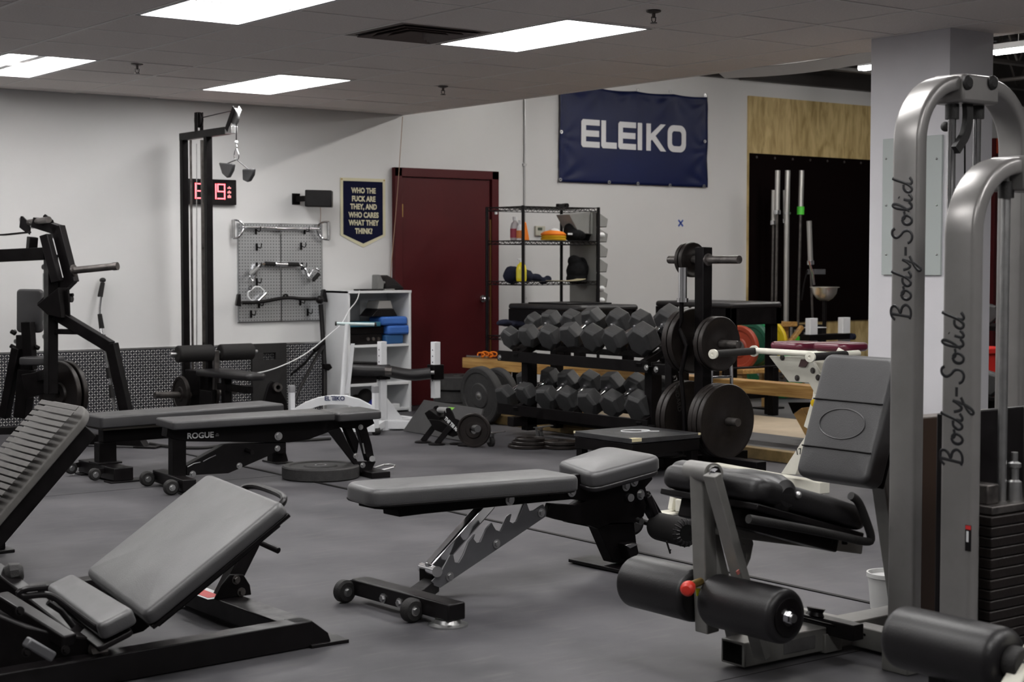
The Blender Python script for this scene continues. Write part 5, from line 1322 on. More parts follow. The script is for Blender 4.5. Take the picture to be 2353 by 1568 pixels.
# ================================================================== LONG WOODEN BENCH
wood2 = bpy.data.materials.new('pine_plank'); wood2.use_nodes = True
nt = wood2.node_tree; N = nt.nodes; L = nt.links; b = N['Principled BSDF']
tc = N.new('ShaderNodeTexCoord'); mp = N.new('ShaderNodeMapping'); mp.inputs['Scale'].default_value = (9, 0.8, 14)
n1 = N.new('ShaderNodeTexNoise'); n1.inputs['Scale'].default_value = 3; n1.inputs['Detail'].default_value = 6; n1.inputs['Distortion'].default_value = 1.2
L.new(tc.outputs['Object'], mp.inputs['Vector']); L.new(mp.outputs['Vector'], n1.inputs['Vector'])
cr = N.new('ShaderNodeValToRGB'); cr.color_ramp.elements[0].position = .3; cr.color_ramp.elements[0].color = (.28, .13, .03, 1); cr.color_ramp.elements[1].position = .7; cr.color_ramp.elements[1].color = (.58, .36, .13, 1)
L.new(n1.outputs['Fac'], cr.inputs['Fac']); L.new(cr.outputs['Color'], b.inputs['Base Color']); b.inputs['Roughness'].default_value = .35
WX = 7.62
wa, wb = atx(1062, 818, WX), atx(1872, 893, WX)
t = thing('wooden_bench', 'long low yellow wooden bench running behind the dumbbell rack', 'bench', (WX + .15, (wa.y + wb.y) / 2, 0))
ztb = (wa.z + wb.z) / 2
obj('seat_plank', MB().bb((WX, wb.y, ztb - .085), (WX + .13, wa.y, ztb)), wood2, t, .004)
for y_ in (atx(1650, 900, WX).y, wb.y + 2.3, wa.y - .5): 
    obj('leg', MB().bb((WX + .03, y_ - .05, .066), (WX + .10, y_ + .05, ztb - .085)), wood2, t, .004)
    obj('foot', MB().bb((WX - .05, y_ - .08, .066), (WX + .18, y_ + .08, .08)), black_m, t, .002)
# orange clips and sleeves on the bench
bp_ = atx(1106, 812, WX + .06)
t = thing('orange_clips', 'orange metal clips lying on the left end of the wooden bench', 'clip', (bp_.x, bp_.y, ztb))
for k in range(4):
    c = V((WX + .06 + .02 * k, bp_.y - .03 * k, ztb + .012 + .008 * (k % 2)))
    pts = [c + V((0, .05, 0)), c + V((.0, .05, .03)), c + V((0, -.02, .035)), c + V((.0, -.05, .02)), c + V((0, -.03, 0)), c + V((0, .03, 0))]
    obj('clip', MB().tube(pts, .006, n=8, closed=True, smooth=1), orange, t, bev=0)
for k, dy in enumerate((.16, .1)):
    c = V((WX + .03 + .03 * k, bp_.y + dy, ztb + .01)); tag(obj('metal_pin', MB().cyl(c, c + V((.02, -.17, 0)), .009, n=12), steel_m, loc=c, bev=0), ['steel pin lying left of the orange clips', 'steel pin tucked under the orange clips'][k], 'pin')
# tilted timber trestle at the right end
e = atx(1845, 950, 7.3)
t = thing('wooden_trestle', 'tilted yellow timber block trestle under the right end of the wooden bench', 'trestle', (7.3, e.y, 0))
K = lambda u, v, dx=0.0: atx(u, v, 7.75 + dx)
obj('timber', MB().prism([K(1823, 952), K(1841, 938), K(1871, 985), K(1862, 1000), K(1855, 1010)], (.12, 0, .0)), wood_m, t, .004)
obj('timber', MB().prism([K(1841, 938, .001), K(1868, 935, .001), K(1885, 970, .001), K(1871, 985, .001)], (.12, .0, .0)), wood_m, t, .004)
obj('dark_strut', MB().prism([K(1810, 925, .13), K(1868, 925, .13), K(1875, 945, .13), K(1838, 940, .13), K(1822, 952, .13)], (.06, .0, .0)), black_m, t, .003)


# ================================================================== LIFTING PLATFORM
p = aty(1772, 960, 9.0)
t = thing('wood_block', 'small yellow wooden block on a dark foot under the far side of the wooden bench', 'block', (p.x, 9.0, .066))
obj('block', MB().bb((p.x - .03, 9.0, .08), (p.x + .05, 9.08, .2)), wood_m, t, .003)
obj('foot', MB().bb((p.x - .09, 8.97, .066), (p.x + .12, 9.12, .08)), black_m, t, .002)
t = thing('lifting_platform', 'low lifting platform with black mats and a bare plywood strip', 'platform', (9.5, 8.4, 0))
y0, y1 = 5.6, 10.0
obj('timber_edge', MB().bb((7.27, y0, 0), (7.35, y1, .07)), mat('old_timber', (.22, .15, .06), .6, var=.3, vscale=12), t, .004)
obj('mat_tile', MB().bb((7.35, y0, 0), (7.97, y1, .066)), mat('platform_rubber', (.045, .045, .047), .6, var=.15, bump=.2, bscale=150), t, .002)
obj('plywood_deck', MB().bb((7.97, y0, 0), (8.9, y1, .064)), mat('bare_plywood', (.42, .34, .24), .6, var=.12, vscale=5), t, .002)
obj('mat_tile', MB().bb((8.9, y0, 0), (9.7, y1, .066)), mat('platform_rubber', (.03, .03, .03)), t, .002)

# ================================================================== BARS standing against the black matting
BY = 11.25
def bar_stand(u, v0, v1, R, Rs, m, label, y=BY, sleeve=None, collar_m=None, vb=760, ubot=None):
    top = aty(u, v0, y); col = aty(u, v1, y); bot = aty(ubot or u - 4, vb, y)
    t = thing('barbell', label, 'barbell', bot, None)
    d = (top - bot).normalized(); s0 = bot + d * ((col - bot).dot(d))
    obj('sleeve', MB().cyl(s0, top, Rs, n=18), brm, t, bev=0)
    obj('collar', MB().cyl(s0 - d * .02, s0 + d * (.02 if collar_m is None else .06), Rs * 1.4, n=18), collar_m or chrome_m, t, bev=0)
    bot = s0 + d * ((.003 - s0.z) / d.z)
    obj('shaft', MB().cyl(bot, s0, R, n=12), dsteel_m if m is not lam_m else steel_m, t, bev=0)
    return t
brm = mat('bar_sleeve_steel', (.55, .54, .52), .36, .85)
green = mat('green_plastic', (.07, .55, .04), .5)
bar_stand(1778, 437, 512, .0125, .023, chrome_m, 'short barbell leftmost against the black matting', y=11.3, vb=700)
bar_stand(1787, 392, 488, .014, .025, steel_m, 'tall barbell second from the left against the black matting', y=11.2, vb=700)
bar_stand(1803, 437, 508, .0125, .022, steel_m, 'short barbell half hidden behind the bright one at the black matting', y=11.35, vb=742, ubot=1806)
t = thing('barbell', 'bright full-length barbell in the middle of the black matting', 'barbell', aty(1806, 742, 11.15))
a_, b_, c_ = aty(1810, 392, 11.15), aty(1808, 488, 11.15), aty(1806, 742, 11.15)
obj('sleeve', MB().cyl(b_, a_, .026, n=18), brm, t, bev=0); obj('shaft', MB().cyl(c_ + (c_ - b_) * ((c_.z - .003) / (b_.z - c_.z)), b_, .026, n=14), brm, t, bev=0); obj('collar', MB().cyl(b_, b_ + V((0, 0, -.02)), .038, n=16), steel_m, t, bev=0)
bar_stand(1842, 392, 489, .014, .0255, steel_m, 'barbell with a green clamp standing at the black matting', collar_m=green, vb=800, ubot=1832, y=11.15)
bar_stand(1859, 508, 604, .012, .0255, steel_m, 'short barbell rightmost of the upright bars, above the steel bowl', vb=760, ubot=1868, y=10.9)
# bar holder behind the white machine
H_ = lambda u, v, y=10.8: aty(u, v, y)
t = thing('bar_holder', 'dark floor bar holder full of upright bars behind the white machine', 'bar holder', (H_(1840, 850).x, 10.8, 0))
mb = MB().bb(H_(1815, 850, 10.9) * 1, H_(1862, 745, 11.1)); mb.bb(V((H_(1815, 850, 10.9).x, 10.9, 0)), V((H_(1862, 745, 11.1).x, 11.1, H_(1815, 850, 10.9).z))); obj('holder_body', mb, satin_m, t, .004)
for k, u in enumerate((1818, 1826, 1848, 1856)): obj('bar_stub', MB().cyl(H_(u, 800 - k * 4, 10.88), H_(u + 1, 752 + k * 6, 10.88), .013, n=10), steel_m, t, bev=0)
p0, p1 = H_(1822, 787, 10.86), H_(1838, 773, 10.86)
obj('green_clamp', MB().bb(p0, p1 + V((0, .04, 0))), green, t, .004)
# steel bowl on its stand
c = aty(1895, 665, 10.4)
t = thing('chalk_bowl', 'polished steel chalk bowl on a black stand before the matting', 'bowl', (c.x, 10.4, 0))
R = .118; zt_ = c.z + .02
obj('bowl', MB().loop((c.x, 10.4, zt_), Zv, [(0, R - .006), (-.06, R - .016), (-.1, R - .05), (-.12, .03), (-.12, .001), (-.128, .001), (-.128, .04), (-.105, R - .04), (-.06, R - .008), (-.006, R + .003), (-.004, R + .02), (.002, R + .02), (.003, R)], n=36), mat('polished_steel', (.75, .72, .66), .32, 0.9), t, bev=0)
obj('stand_post', MB().cyl((c.x, 10.4, .02), (c.x, 10.4, zt_ - .12), .02, n=12), black_m, t, bev=0)
for a in range(3): obj('stand_leg', MB().beam((c.x, 10.4, .25), (c.x + .25 * math.cos(a * 2.1 + .4), 10.4 + .25 * math.sin(a * 2.1 + .4), .02), .03, .03), black_m, t, .002)
obj('chalk_mixer', MB().tube([aty(1858, 600, 10.35), aty(1868, 630, 10.35), aty(1871, 655, 10.35)], .008, n=8), chrome_m, t, bev=0)
# dark display/box at 1885,625
p0, p1 = aty(1872, 631, 10.9), aty(1897, 619, 10.9)
t = thing('bar_hook', 'small dark grey hook plate on the matting above the bowl', 'hook', p0)
obj('hook_plate', MB().bb(p0, p1 + V((0, .1, 0))), bgrey_m, t, .002); obj('hook_arm', MB().tube([aty(1855, 622, 10.95), aty(1848, 650, 10.95), aty(1842, 690, 10.95)], .008, n=8), black_m, t, bev=0)
# small white safety rack behind
t = thing('spotter_rack', 'white rack posts with a black crossbar behind the white machine', 'rack', (aty(1915, 800, 10.0).x, 10.0, 0))
for (u0, u1, v0) in ((1862, 1878, 732), (1937, 1953, 730)):
    a, b_ = aty(u0, v0, 10.0), aty(u1, 850, 10.0); obj('post', MB().bb((a.x, 10.0, .02), (b_.x, 10.06, a.z)), white_m, t, .003)
a, b_ = aty(1860, 784, 9.97), aty(1960, 766, 9.97); obj('crossbar', MB().bb(a, b_ + V((0, .1, 0))), black_m, t, .004)
obj('crossbar_end', MB().cyl(aty(1955, 774, 9.96), aty(1962, 774, 9.96), .03, n=14), navyc, t, bev=0)
a, b_ = aty(1866, 755, 10.02), aty(1900, 752, 10.02); obj('shelf_plate', MB().bb(a, b_ + V((0, .1, 0))), white_m, t, .003)
# wooden top with plates below
sz = aty(1750, 741, 10.6).z
t = thing('plate_shelf', 'wooden-topped plate shelf under the black matting', 'shelf', (aty(1750, 741, 10.6).x, 10.7, 0))
xa, xb = aty(1690, 741, 10.55).x, aty(1824, 741, 10.55).x
obj('wooden_top', MB().bb((xa, 10.5, sz - .045), (xb, 10.95, sz)), wood2, t, .004)
for x_ in (xa + .05, (xa + xb) / 2, xb - .1):
    obj('wooden_leg', MB().bb((x_, 10.52, 0), (x_ + .07, 10.9, .08)), wood2, t, .004)
    obj('wooden_leg', MB().beam((x_ + .03, 10.6, .08), (x_ + .03, 10.6, sz - .05), .07, .04), wood2, t, .004)
    obj('wooden_brace', MB().beam((x_ + .03, 10.54, sz - .2), (x_ + .2, 10.54, sz - .05), .04, .04), wood2, t, .004)
zl_ = aty(1735, 792, 10.3).z - .2
obj('low_shelf', MB().bb((xa - .4, 10.05, zl_ - .04), (xb + .1, 10.5, zl_)), wood2, t, .004)
for x_ in (xa - .36, xb): obj('wooden_leg', MB().bb((x_, 10.1, 0), (x_ + .06, 10.45, zl_ - .04)), wood2, t, .004)
gp = mat('green_bumper', (.02, .28, .10), .45); yp = mat('yellow_bumper', (.6, .42, .01), .45); rp_ = mat('red_bumper', (.3, .04, .015), .5); dgp = mat('dark_green_bumper', (.01, .09, .05), .5)
def cplate(u, v, y, R, th, m, lb, ax=(1, .15, 0)):
    c = aty(u, v, y); c.z = R if c.z < R + .16 else c.z
    t = thing('bumper_plate', lb, 'weight plate', c)
    h = th / 2; obj('rubber_body', MB().loop(c, ax, [(-h, .03), (-h, .08), (-h + .01, .09), (-h + .01, R * .75), (-h, R * .8), (-h, R - .008), (-h + .008, R), (h - .008, R), (h, R - .008), (h, R * .8), (h - .01, R * .75), (h - .01, .09), (h, .08), (h, .03)], n=40), m, t, bev=0)
    obj('steel_bushing', MB().loop(c, ax, [(-h - .002, .025), (-h - .002, .07), (h + .002, .07), (h + .002, .025)], n=24), steel_m, t, bev=0)
cplate(1700, 800, 10.25, .2, .05, rp_, 'rusty red bumper plate on the floor left of the green ones')
cplate(1728, 792, 10.3, .2, .06, dgp, 'dark green bumper plate under the wooden top')
cplate(1742, 790, 10.35, .2, .05, gp, 'green bumper plate between the dark green and yellow ones')
cplate(1766, 786, 10.35, .2, .04, yp, 'yellow bumper plate rightmost under the wooden top')
cplate(1755, 835, 10.9, .2, .05, gp, 'bright green bumper plate standing before the white machine')
cplate(1800, 868, 10.2, .2, .05, gp, 'green bumper plate half hidden low behind the white machine')
# low dark beam between table and bench
a, b_ = aty(1640, 852, 8.6), aty(1790, 840, 8.6)
t = thing('low_rack', 'low black steel rack on the platform behind the plate tree', 'rack', (a.x, 8.6, .066))
obj('rail', MB().bb((a.x, 8.6, a.z), (b_.x, 8.66, b_.z)), black_m, t, .003); obj('rail', MB().bb((a.x, 9.1, a.z), (b_.x, 9.16, b_.z)), black_m, t, .003)
for x_ in (a.x, b_.x - .06): obj('leg', MB().bb((x_, 8.6, .066), (x_ + .06, 8.66, a.z)), black_m, t, .003); obj('leg', MB().bb((x_, 9.1, .066), (x_ + .06, 9.16, a.z)), black_m, t, .003)
tag(obj('wall_lump', MB().sph(aty(1675, 600, 10.9), .02), black_m, loc=aty(1675, 600, 10.9), bev=0), 'small black knob', 'knob') if False else None

# ================================================================== WHITE ROW MACHINE with maroon pads
QX = 6.2
qx = lambda u, v, dx=0.0: (lambda p: V((QX + dx, p.y, p.z)))(atx(u, v, QX + dx))
t = thing('chest_row_machine', 'cream white rowing machine with maroon pads and black-gripped handles, marked 17', 'gym machine', (QX, 5.9, 0))
hA, hB = atx(1736, 806, QX - .0), atx(1955, 806, QX)
zH = (hA.z) 
def P3(u, v, x): return atx(u, v, x)
# crossbar from first handle root to the second
r1 = P3(1735, 806, QX); r2 = P3(1938, 809, QX); r2.z = r1.z
obj('crossbar', MB().cyl(r1, r2, .016, n=16), cream_m, t, bev=0)
hn = obj('handle_arm', MB().cyl(P3(1942, 815, QX), P3(1930, 814, QX) + V((-.02, 0, .02)), .016, n=14), cream_m, t, bev=0)
def grip(a, b_, fl=True):
    g = obj('handle_grip', MB().cyl(a, b_, .0195, n=18), foam_m, t, bev=0)
    obj('end_cap', MB().lathe(a, a - b_, [(-.004, 0), (-.004, .025), (.012, .025), (.014, .008), (.010, .006), (.010, 0)], n=20), cream_m, g, bev=0)
    if fl: obj('collar_ring', MB().cyl(b_, b_ + (a - b_).normalized() * .012, .03, n=20), cream_m, g, bev=0)
gB = P3(1734, 807, QX)
gA = ray(1640, 814); gA = CAM + gA * ((gB - CAM).length / gA.length * .955); 
grip(gA, gB)
gB2 = P3(1942, 815, QX); gA2 = ray(1863, 821); gA2 = CAM + gA2 * ((gB2 - CAM).length / gA2.length * .955)
grip(gA2, gB2, False)
obj('handle_arm', MB().cyl(gB2, gB2 + V((.12, .02, .0)), .018, n=14), cream_m, t, bev=0)
mar = mat('maroon_vinyl', (.11, .012, .03), .3, var=.1, spec=.6)
for (u0, u1, v) in ((1768, 1842, 806), (1866, 1944, 808)):
    a, b_ = P3(u0, v, QX + .06), P3(u1, v, QX + .06)
    obj('maroon_pad', MB().loft(rrect((a - b_).length, .22, .05), ((a + b_) / 2) + V((.09, 0, -.0)), (b_ - a), X * -1 if False else X, .045, er=.02), mar, t, bev=0) if False else obj('maroon_pad', MB().loft(rrect(abs(a.y - b_.y), .22, .05), V((QX + .15, (a.y + b_.y) / 2, a.z + .005)), (0, 1, 0), (-1, 0, 0), .045, er=.02), mar, t, bev=0)
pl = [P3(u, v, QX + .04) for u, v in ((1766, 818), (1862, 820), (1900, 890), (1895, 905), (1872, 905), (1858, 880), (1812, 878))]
obj('gusset_plate', MB().prism(pl, (.02, 0, 0)), mat('shaded_cream_coat', (.5, .49, .43), .4, var=.05), t, .003)  # darker copy of the cream coat, its shade put into the colour
pl = [P3(u, v, QX + .10) for u, v in ((1858, 820), (1930, 822), (1908, 880), (1900, 903), (1880, 903))]
obj('gusset_plate', MB().prism(pl, (.06, 0, 0)), cream_m, t, .003)
for (u, v) in ((1798, 822), (1868, 852), (1880, 868), (1832, 869)): obj('bolt', bolt(P3(u, v, QX + .039), -X, .011, .008), dsteel_m, t, bev=0)
obj('arm_slot', MB().prism([P3(u, v, QX + .035) for u, v in ((1842, 826), (1862, 826), (1852, 844), (1836, 843))], (-.005, 0, 0)), mat('slot_dark', (.06, .03, .03), .5), t, bev=0)
obj('adjust_tube', MB().beam(P3(1884, 900, QX + .08), P3(1880, 938, QX + .08), .05, .05), cream_m, t, .003)
obj('yellow_knob', MB().lathe(P3(1880, 922, QX + .02), (-1, -.3, -.2), [(0, 0), (0, .02), (.02, .012), (.03, .02), (.045, .022), (.05, .0)], n=18), mat('yellow_knob_plastic', (.75, .5, .01), .4), t, bev=0)
pB = P3(1822, 1092, QX + .1); pT = P3(1900, 905, QX + .1)
obj('slanted_post', MB().prism([P3(1793, 1090, QX + .08), P3(1828, 1092, QX + .08), P3(1872, 985, QX + .08), P3(1862, 985, QX + .08)], (.07, 0, 0)), cream_m, t, .003)
obj('slanted_post', MB().beam(P3(1866, 985, QX + .11), P3(1890, 905, QX + .11), .06, .07, up=X), cream_m, t, .003)
text('lettering', '17', P3(1836, 1045, QX + .078), (P3(1842, 1040, QX + .078) - P3(1832, 1042, QX + .078)), P3(1842, 1030, QX + .078) - P3(1836, 1042, QX + .078), .032, hexrub_m, t, ext=.0006, bold=.0)
g1, g2 = atz(1640, 1076, .05), atz(1895, 1122, .05)
obj('base_beam', MB().beam((g1.x, g1.y, .05), (g2.x, g2.y, .05), .07, .06), cream_m, t, .003)
g3 = atz(1590, 1162, .03)
obj('base_spine', MB().beam((6.35, 6.35, .05), (5.35, 5.75, .05), .07, .06), cream_m, t, .003)
f1, f2 = atz(1550, 1180, 0), atz(1725, 1212, 0)
obj('rear_foot', MB().beam((f1.x, f1.y, .16), (f2.x, f2.y, .16), .05, .05), cream_m, t, .003)
for f in (f1, f2):
    obj('foot_leg', MB().beam((f.x, f.y, .015), (f.x + .04, f.y, .18), .07, .03, up=Yv), cream_m, t, .003); obj('foot_plate', MB().bb((f.x - .09, f.y - .05, 0), (f.x + .05, f.y + .05, .012)), cream_m, t, .003)

# ================================================================== LOW BLACK PLYO TABLE
z_ = .235
cF, cL, cR2, cBk = [atz(u, v, z_) for u, v in ((1453, 1009), (1332, 990), (1591, 993), (1463, 977))]
t = thing('low_table', 'low black box table with chipped corners behind the centre bench', 'table', ((cF.x + cBk.x) / 2, (cF.y + cBk.y) / 2, 0))
x0, x1, y0, y1 = cF.x, cR2.x, cF.y, cL.y
obj('table_top', MB().bb((x0, y0, z_ - .03), (x1, y1, z_)), mat('scuffed_black_paint', (.03, .03, .032), .45, var=.5, vscale=10, rvar=.1), t, .003)
obj('apron', MB().bb((x0 + .004, y0 + .004, z_ - .1), (x1 - .004, y1 - .004, z_ - .034)), black_m, t, .003)
for a in (x0 + .01, x1 - .06):
    for b2 in (y0 + .01, y1 - .06): obj('leg', MB().bb((a, b2, 0), (a + .05, b2 + .05, z_ - .1)), black_m, t, .003)
chip = mat('raw_wood_chip', (.7, .62, .4), .7)
obj('corner_chip', MB().prism([(x0 - .001, y0 - .001, z_ + .0008), (x0 + .07, y0 - .001, z_ + .0008), (x0 + .05, y0 + .03, z_ + .0008), (x0 + .01, y0 + .04, z_ + .0008)], (0, 0, -.02)), chip, t, bev=0)
obj('corner_chip', MB().prism([(x1 + .001, y0 - .001, z_ + .0008), (x1 - .02, y0 - .001, z_ + .0008), (x1 + .001, y0 + .02, z_ + .0008)], (0, 0, -.012)), chip, t, bev=0)
obj('corner_chip', MB().prism([(x0 - .001, y1 + .001, z_ + .0008), (x0 + .015, y1 + .001, z_ + .0008), (x0 - .001, y1 - .015, z_ + .0008)], (0, 0, -.012)), chip, t, bev=0)
el = []
lc = atz(1460, 991, z_)
for k in range(24):
    a = 2 * math.pi * k / 24; el.append(lc + V((.07 * math.cos(a) + .05 * math.sin(a), -.05 * math.cos(a) + .05 * math.sin(a), .001)))
lg = obj('oval_logo', MB().tube(el, .003, n=6, closed=True), lam_m, t, bev=0)
obj('oval_logo', MB().tube([lc + V((.03, -.02, .001)), lc + V((.06, -.07, .001)), lc + V((.10, -.10, .001))], .003, n=6), lam_m, t, bev=0)

# ================================================================== RIGHT HAND STRIP beyond the column
# board with rivets on the column
t = thing('whiteboard', 'pale grey riveted board fixed on the left face of the column', 'board', (7.06, 5.8, .9))
A_, B_ = atx(2030, 320, 7.05), atx(2162, 633, 7.05)
A_.y = min(A_.y, 6.05)
obj('board_panel', MB().bb((7.045, B_.y, B_.z), (7.06, A_.y, A_.z)), mat('pale_green_grey', (.42, .46, .45), .4), t, .002)
for v in (365, 472, 585):
    for u in (2036, 2152): obj('rivet', MB().sph(atx(u, v, 7.043), .006, n=6), steel_m, t, bev=0)
# red frame, red box, orange top, dumbbells far right
fx = aty(2284, 350, 11.5)
t = thing('red_door_frame', 'dark red frame edge on the far wall right of the column', 'frame', (fx.x, 11.5, 0))
zt_ = aty(2284, 318, 11.5).z
obj('frame_post', MB().bb((fx.x - .03, 11.46, 0), (fx.x + .03, WY, zt_)), maroon_m, t, .003)
obj('orange_sign', MB().bb((fx.x - .01, 11.455, aty(2284, 352, 11.46).z), (fx.x + .03, 11.46, zt_)), mat('orange_red', (.6, .07, .02), .5), t, bev=0)
p = aty(2262, 592, 11.3)
t = thing('wall_bell', 'round steel bell with a blue tip fixed on the far wall beyond the tower', 'bell', p)
obj('bell_dome', MB().lathe(p + V((0, .2, 0)), (-.3, -1, 0), [(0, .0), (0, .09), (.03, .085), (.07, .05), (.08, 0)], n=24), dsteel_m, t, bev=0)
obj('blue_tip', MB().cyl(p + V((0, .0, .02)), p + V((.08, .0, .09)), .02, n=12), mat('blue_plastic', (.03, .05, .3)), t, bev=0)
rb = aty(2272, 835, 8.2)
t = thing('red_box', 'bright red plastic box on the orange bench beyond the towers', 'box', (rb.x, 8.2, .55))
ra, rc = aty(2153, 888, 8.3), aty(2300, 800, 8.3)
obj('box_body', MB().bb((ra.x, 8.3, ra.z), (rc.x + .2, 8.75, rc.z - .05)), mat('bright_red_plastic', (.55, .02, .015), .4), t, .012)
obj('box_lid', MB().bb((ra.x + .02, 8.28, rc.z - .045), (rc.x + .2, 8.77, rc.z)), mat('bright_red_plastic', (.5, .02, .015)), t, .008)
t = thing('orange_bench', 'orange wooden bench end between the two silver towers', 'bench', (rb.x, 8.2, 0))
oa = aty(2133, 876, 8.2)
obj('bench_top', MB().bb((oa.x, 8.2, oa.z - .02), (oa.x + 1.2, 8.85, ra.z - .002)), wood2, t, .003)
obj('bench_leg', MB().prism([(oa.x + .03, 8.25, oa.z - .02), (oa.x + .12, 8.25, oa.z - .02), (oa.x + .3, 8.25, 0), (oa.x + .22, 8.25, 0)], (0, .5, 0)), wood2, t, .003)
obj('bench_leg', MB().bb((oa.x + 1.0, 8.25, 0), (oa.x + 1.08, 8.8, oa.z - .02)), wood2, t, .003)
ddz = [((2268, 720), 'black hex dumbbell glimpsed between the towers, upper', 8.9), ((2268, 880), 'black hex dumbbell glimpsed between the towers, lower', 7.5)]
for (uv, lb, y_) in ddz:
    c = aty(*uv, y_); dumbbell(c, math.radians(40), 0, .3, .1, .11, .13, lb, None)
t = thing('far_rack', 'black steel stand holding the dumbbells glimpsed between the towers', 'rack', (aty(2300, 700, 9).x, 9, 0))
a = aty(2268, 720, 8.9); obj('shelf', MB().bb((a.x - .1, 8.7, a.z - .15), (a.x + .9, 9.2, a.z - .11)), black_m, t, .003)
a2 = aty(2268, 880, 7.5); obj('post', MB().bb((a.x + .3, 8.95, 0), (a.x + .38, 9.03, a.z - .15)), black_m, t, .003)
t = thing('far_stand', 'black stand under the lower dumbbell glimpsed between the towers', 'stand', (a2.x, 7.5, 0))
obj('stand_top', MB().bb((a2.x - .15, 7.3, a2.z - .12), (a2.x + .4, 7.8, a2.z - .09)), black_m, t, .003); obj('post', MB().bb((a2.x + .05, 7.5, 0), (a2.x + .12, 7.57, a2.z - .12)), black_m, t, .003)
# white bucket
g = atz(2012, 1402, 0); g = V((4.32, 3.95, 0)); 
bk = atz(2043, 1398, 0)
t = thing('bucket', 'white plastic bucket on the floor behind the silver tower', 'bucket', bk)
hb = .13; rb_ = .075
obj('bucket_wall', MB().loop(bk, Zv, [(0.003, .001), (0.003, rb_ * .85), (hb, rb_), (hb, rb_ + .006), (hb - .015, rb_ + .006), (hb - .018, rb_ + .001), (0, rb_ * .88), (0, .001)], n=36), mat('dusty_white_plastic', (.5, .5, .49), .45), t, bev=0)
obj('bucket_lid', MB().cyl(bk + V((0, 0, hb - .02)), bk + V((0, 0, hb - .015)), rb_ * .97, n=36), mat('bin_inside', (.45, .45, .45), .5), t, bev=0)
# ================================================================== FOREGROUND BENCHES
def qpad(c4, th, er=.02, r=.04, puff=.004, taper_n=4, er2=None):
    """soft pad from four top-face corners (room coordinates) in order around; th goes downwards from the top face"""
    c4 = [V(p) for p in c4]; c = sum(c4, V()) / 4
    x = ((c4[1] - c4[0]) + (c4[2] - c4[3])).normalized(); y0 = ((c4[3] - c4[0]) + (c4[2] - c4[1]))
    z = x.cross(y0).normalized()
    if z.z < 0: z = -z
    y = z.cross(x)
    P = [((p - c).dot(x), (p - c).dot(y)) for p in c4]
    out = []
    n = 4
    for i in range(n):
        a, b_, d = V(P[i - 1]), V(P[i]), V(P[(i + 1) % n])
        rr_ = r[i] if isinstance(r, (list, tuple)) else r
        e1 = (a - b_).normalized(); e2 = (d - b_).normalized()
        for k in range(7):
            t_ = k / 6; p0 = b_ + e1 * rr_; p1 = b_ + e2 * rr_
            out.append(tuple(p0 * (1 - t_) ** 2 + b_ * 2 * t_ * (1 - t_) + p1 * t_ ** 2))
    return MB().loft(out, c - z * (th + puff), x, y, th, er=er, puff=puff, er2=er2 if er2 else .008)
def wheel(c, ax, r, w_, par, name='wheel'):
    ax = V(ax).normalized(); o = obj(name, MB().lathe(V(c) - ax * w_ / 2, ax, [(0, 0), (0, r * .8), (w_ * .2, r), (w_ * .8, r), (w_, r * .8), (w_, 0)], n=28), rubber_m, par, bev=0)
    obj('axle_bolt', bolt(V(c) + ax * w_ / 2, ax, .012, .01), steel_m, o, bev=0); return o

# ---- flat bench
FB = Plane((3.65, 8.77), 0)
f = FB.at
t = thing('flat_bench', 'plain black flat bench on two posts, the rear one of the pair at the left', 'bench', (4.2, 8.77, 0))
nl, nr = f(232, 958, -.15), f(655, 927, -.15); zt_ = (nl.z + nr.z) / 2; xl_, xr_ = nl.x, nr.x
obj('pad', qpad([V((xl_, 8.62, nl.z)), V((xr_, 8.62, nr.z)), V((xr_, 8.92, nr.z)), V((xl_, 8.92, nl.z))], .065, er=.012, r=.03, puff=.003), vinyl_m, t, bev=0)
obj('pad_board', MB().bb((xl_ + .02, 8.64, zt_ - .09), (xr_ - .02, 8.9, zt_ - .07)), mat('dark_ply', (.03, .025, .02), .7), t, .002)
obj('spine', MB().bb((xl_ + .06, 8.73, zt_ - .17), (xr_ - .05, 8.81, zt_ - .09)), black_m, t, .004)
lx0, lx1 = f(222, 1040).x, f(262, 1040).x
obj('front_post', MB().bb((lx0, 8.73, .09), (lx1, 8.81, zt_ - .17)), black_m, t, .004)
obj('mount_plate', MB().bb((lx0 - .02, 8.7, .085), (lx1 + .02, 8.84, .095)), satin_m, t, .002)
cb = obj('front_crossbar', MB().bb((lx0 - .01, 8.50, .012), (lx1 - .0, 9.02, .085)), satin_m, t, .004)
for y_ in (8.55, 8.98): obj('foot_plate', MB().bb((lx0 - .03, y_ - .05, 0), (lx1 + .06, y_ + .05, .01)), satin_m, t, .002)
for y_ in (8.62, 8.97):
    wheel((lx0 - .075, y_, .045), (0, -1, 0), .035, .03, t); obj('wheel_bracket', MB().beam((lx0 - .08, y_ + .02, .05), (lx0, y_ + .02, .06), .006, .03), satin_m, t, .001)
rx = f(645, 1060).x
obj('rear_post', MB().prism([f(628, 1020), f(652, 1020), f(664, 1064), f(626, 1064)], (0, .07, 0)), black_m, t, .003)
obj('rear_post', MB().bb((f(632, 1000).x, 8.74, .06), (f(652, 1000).x, 8.80, zt_ - .15)), black_m, t, .003)
obj('foot_plate', MB().bb((rx - .06, 8.7, 0), (rx + .05, 8.9, .01)), satin_m, t, .002)

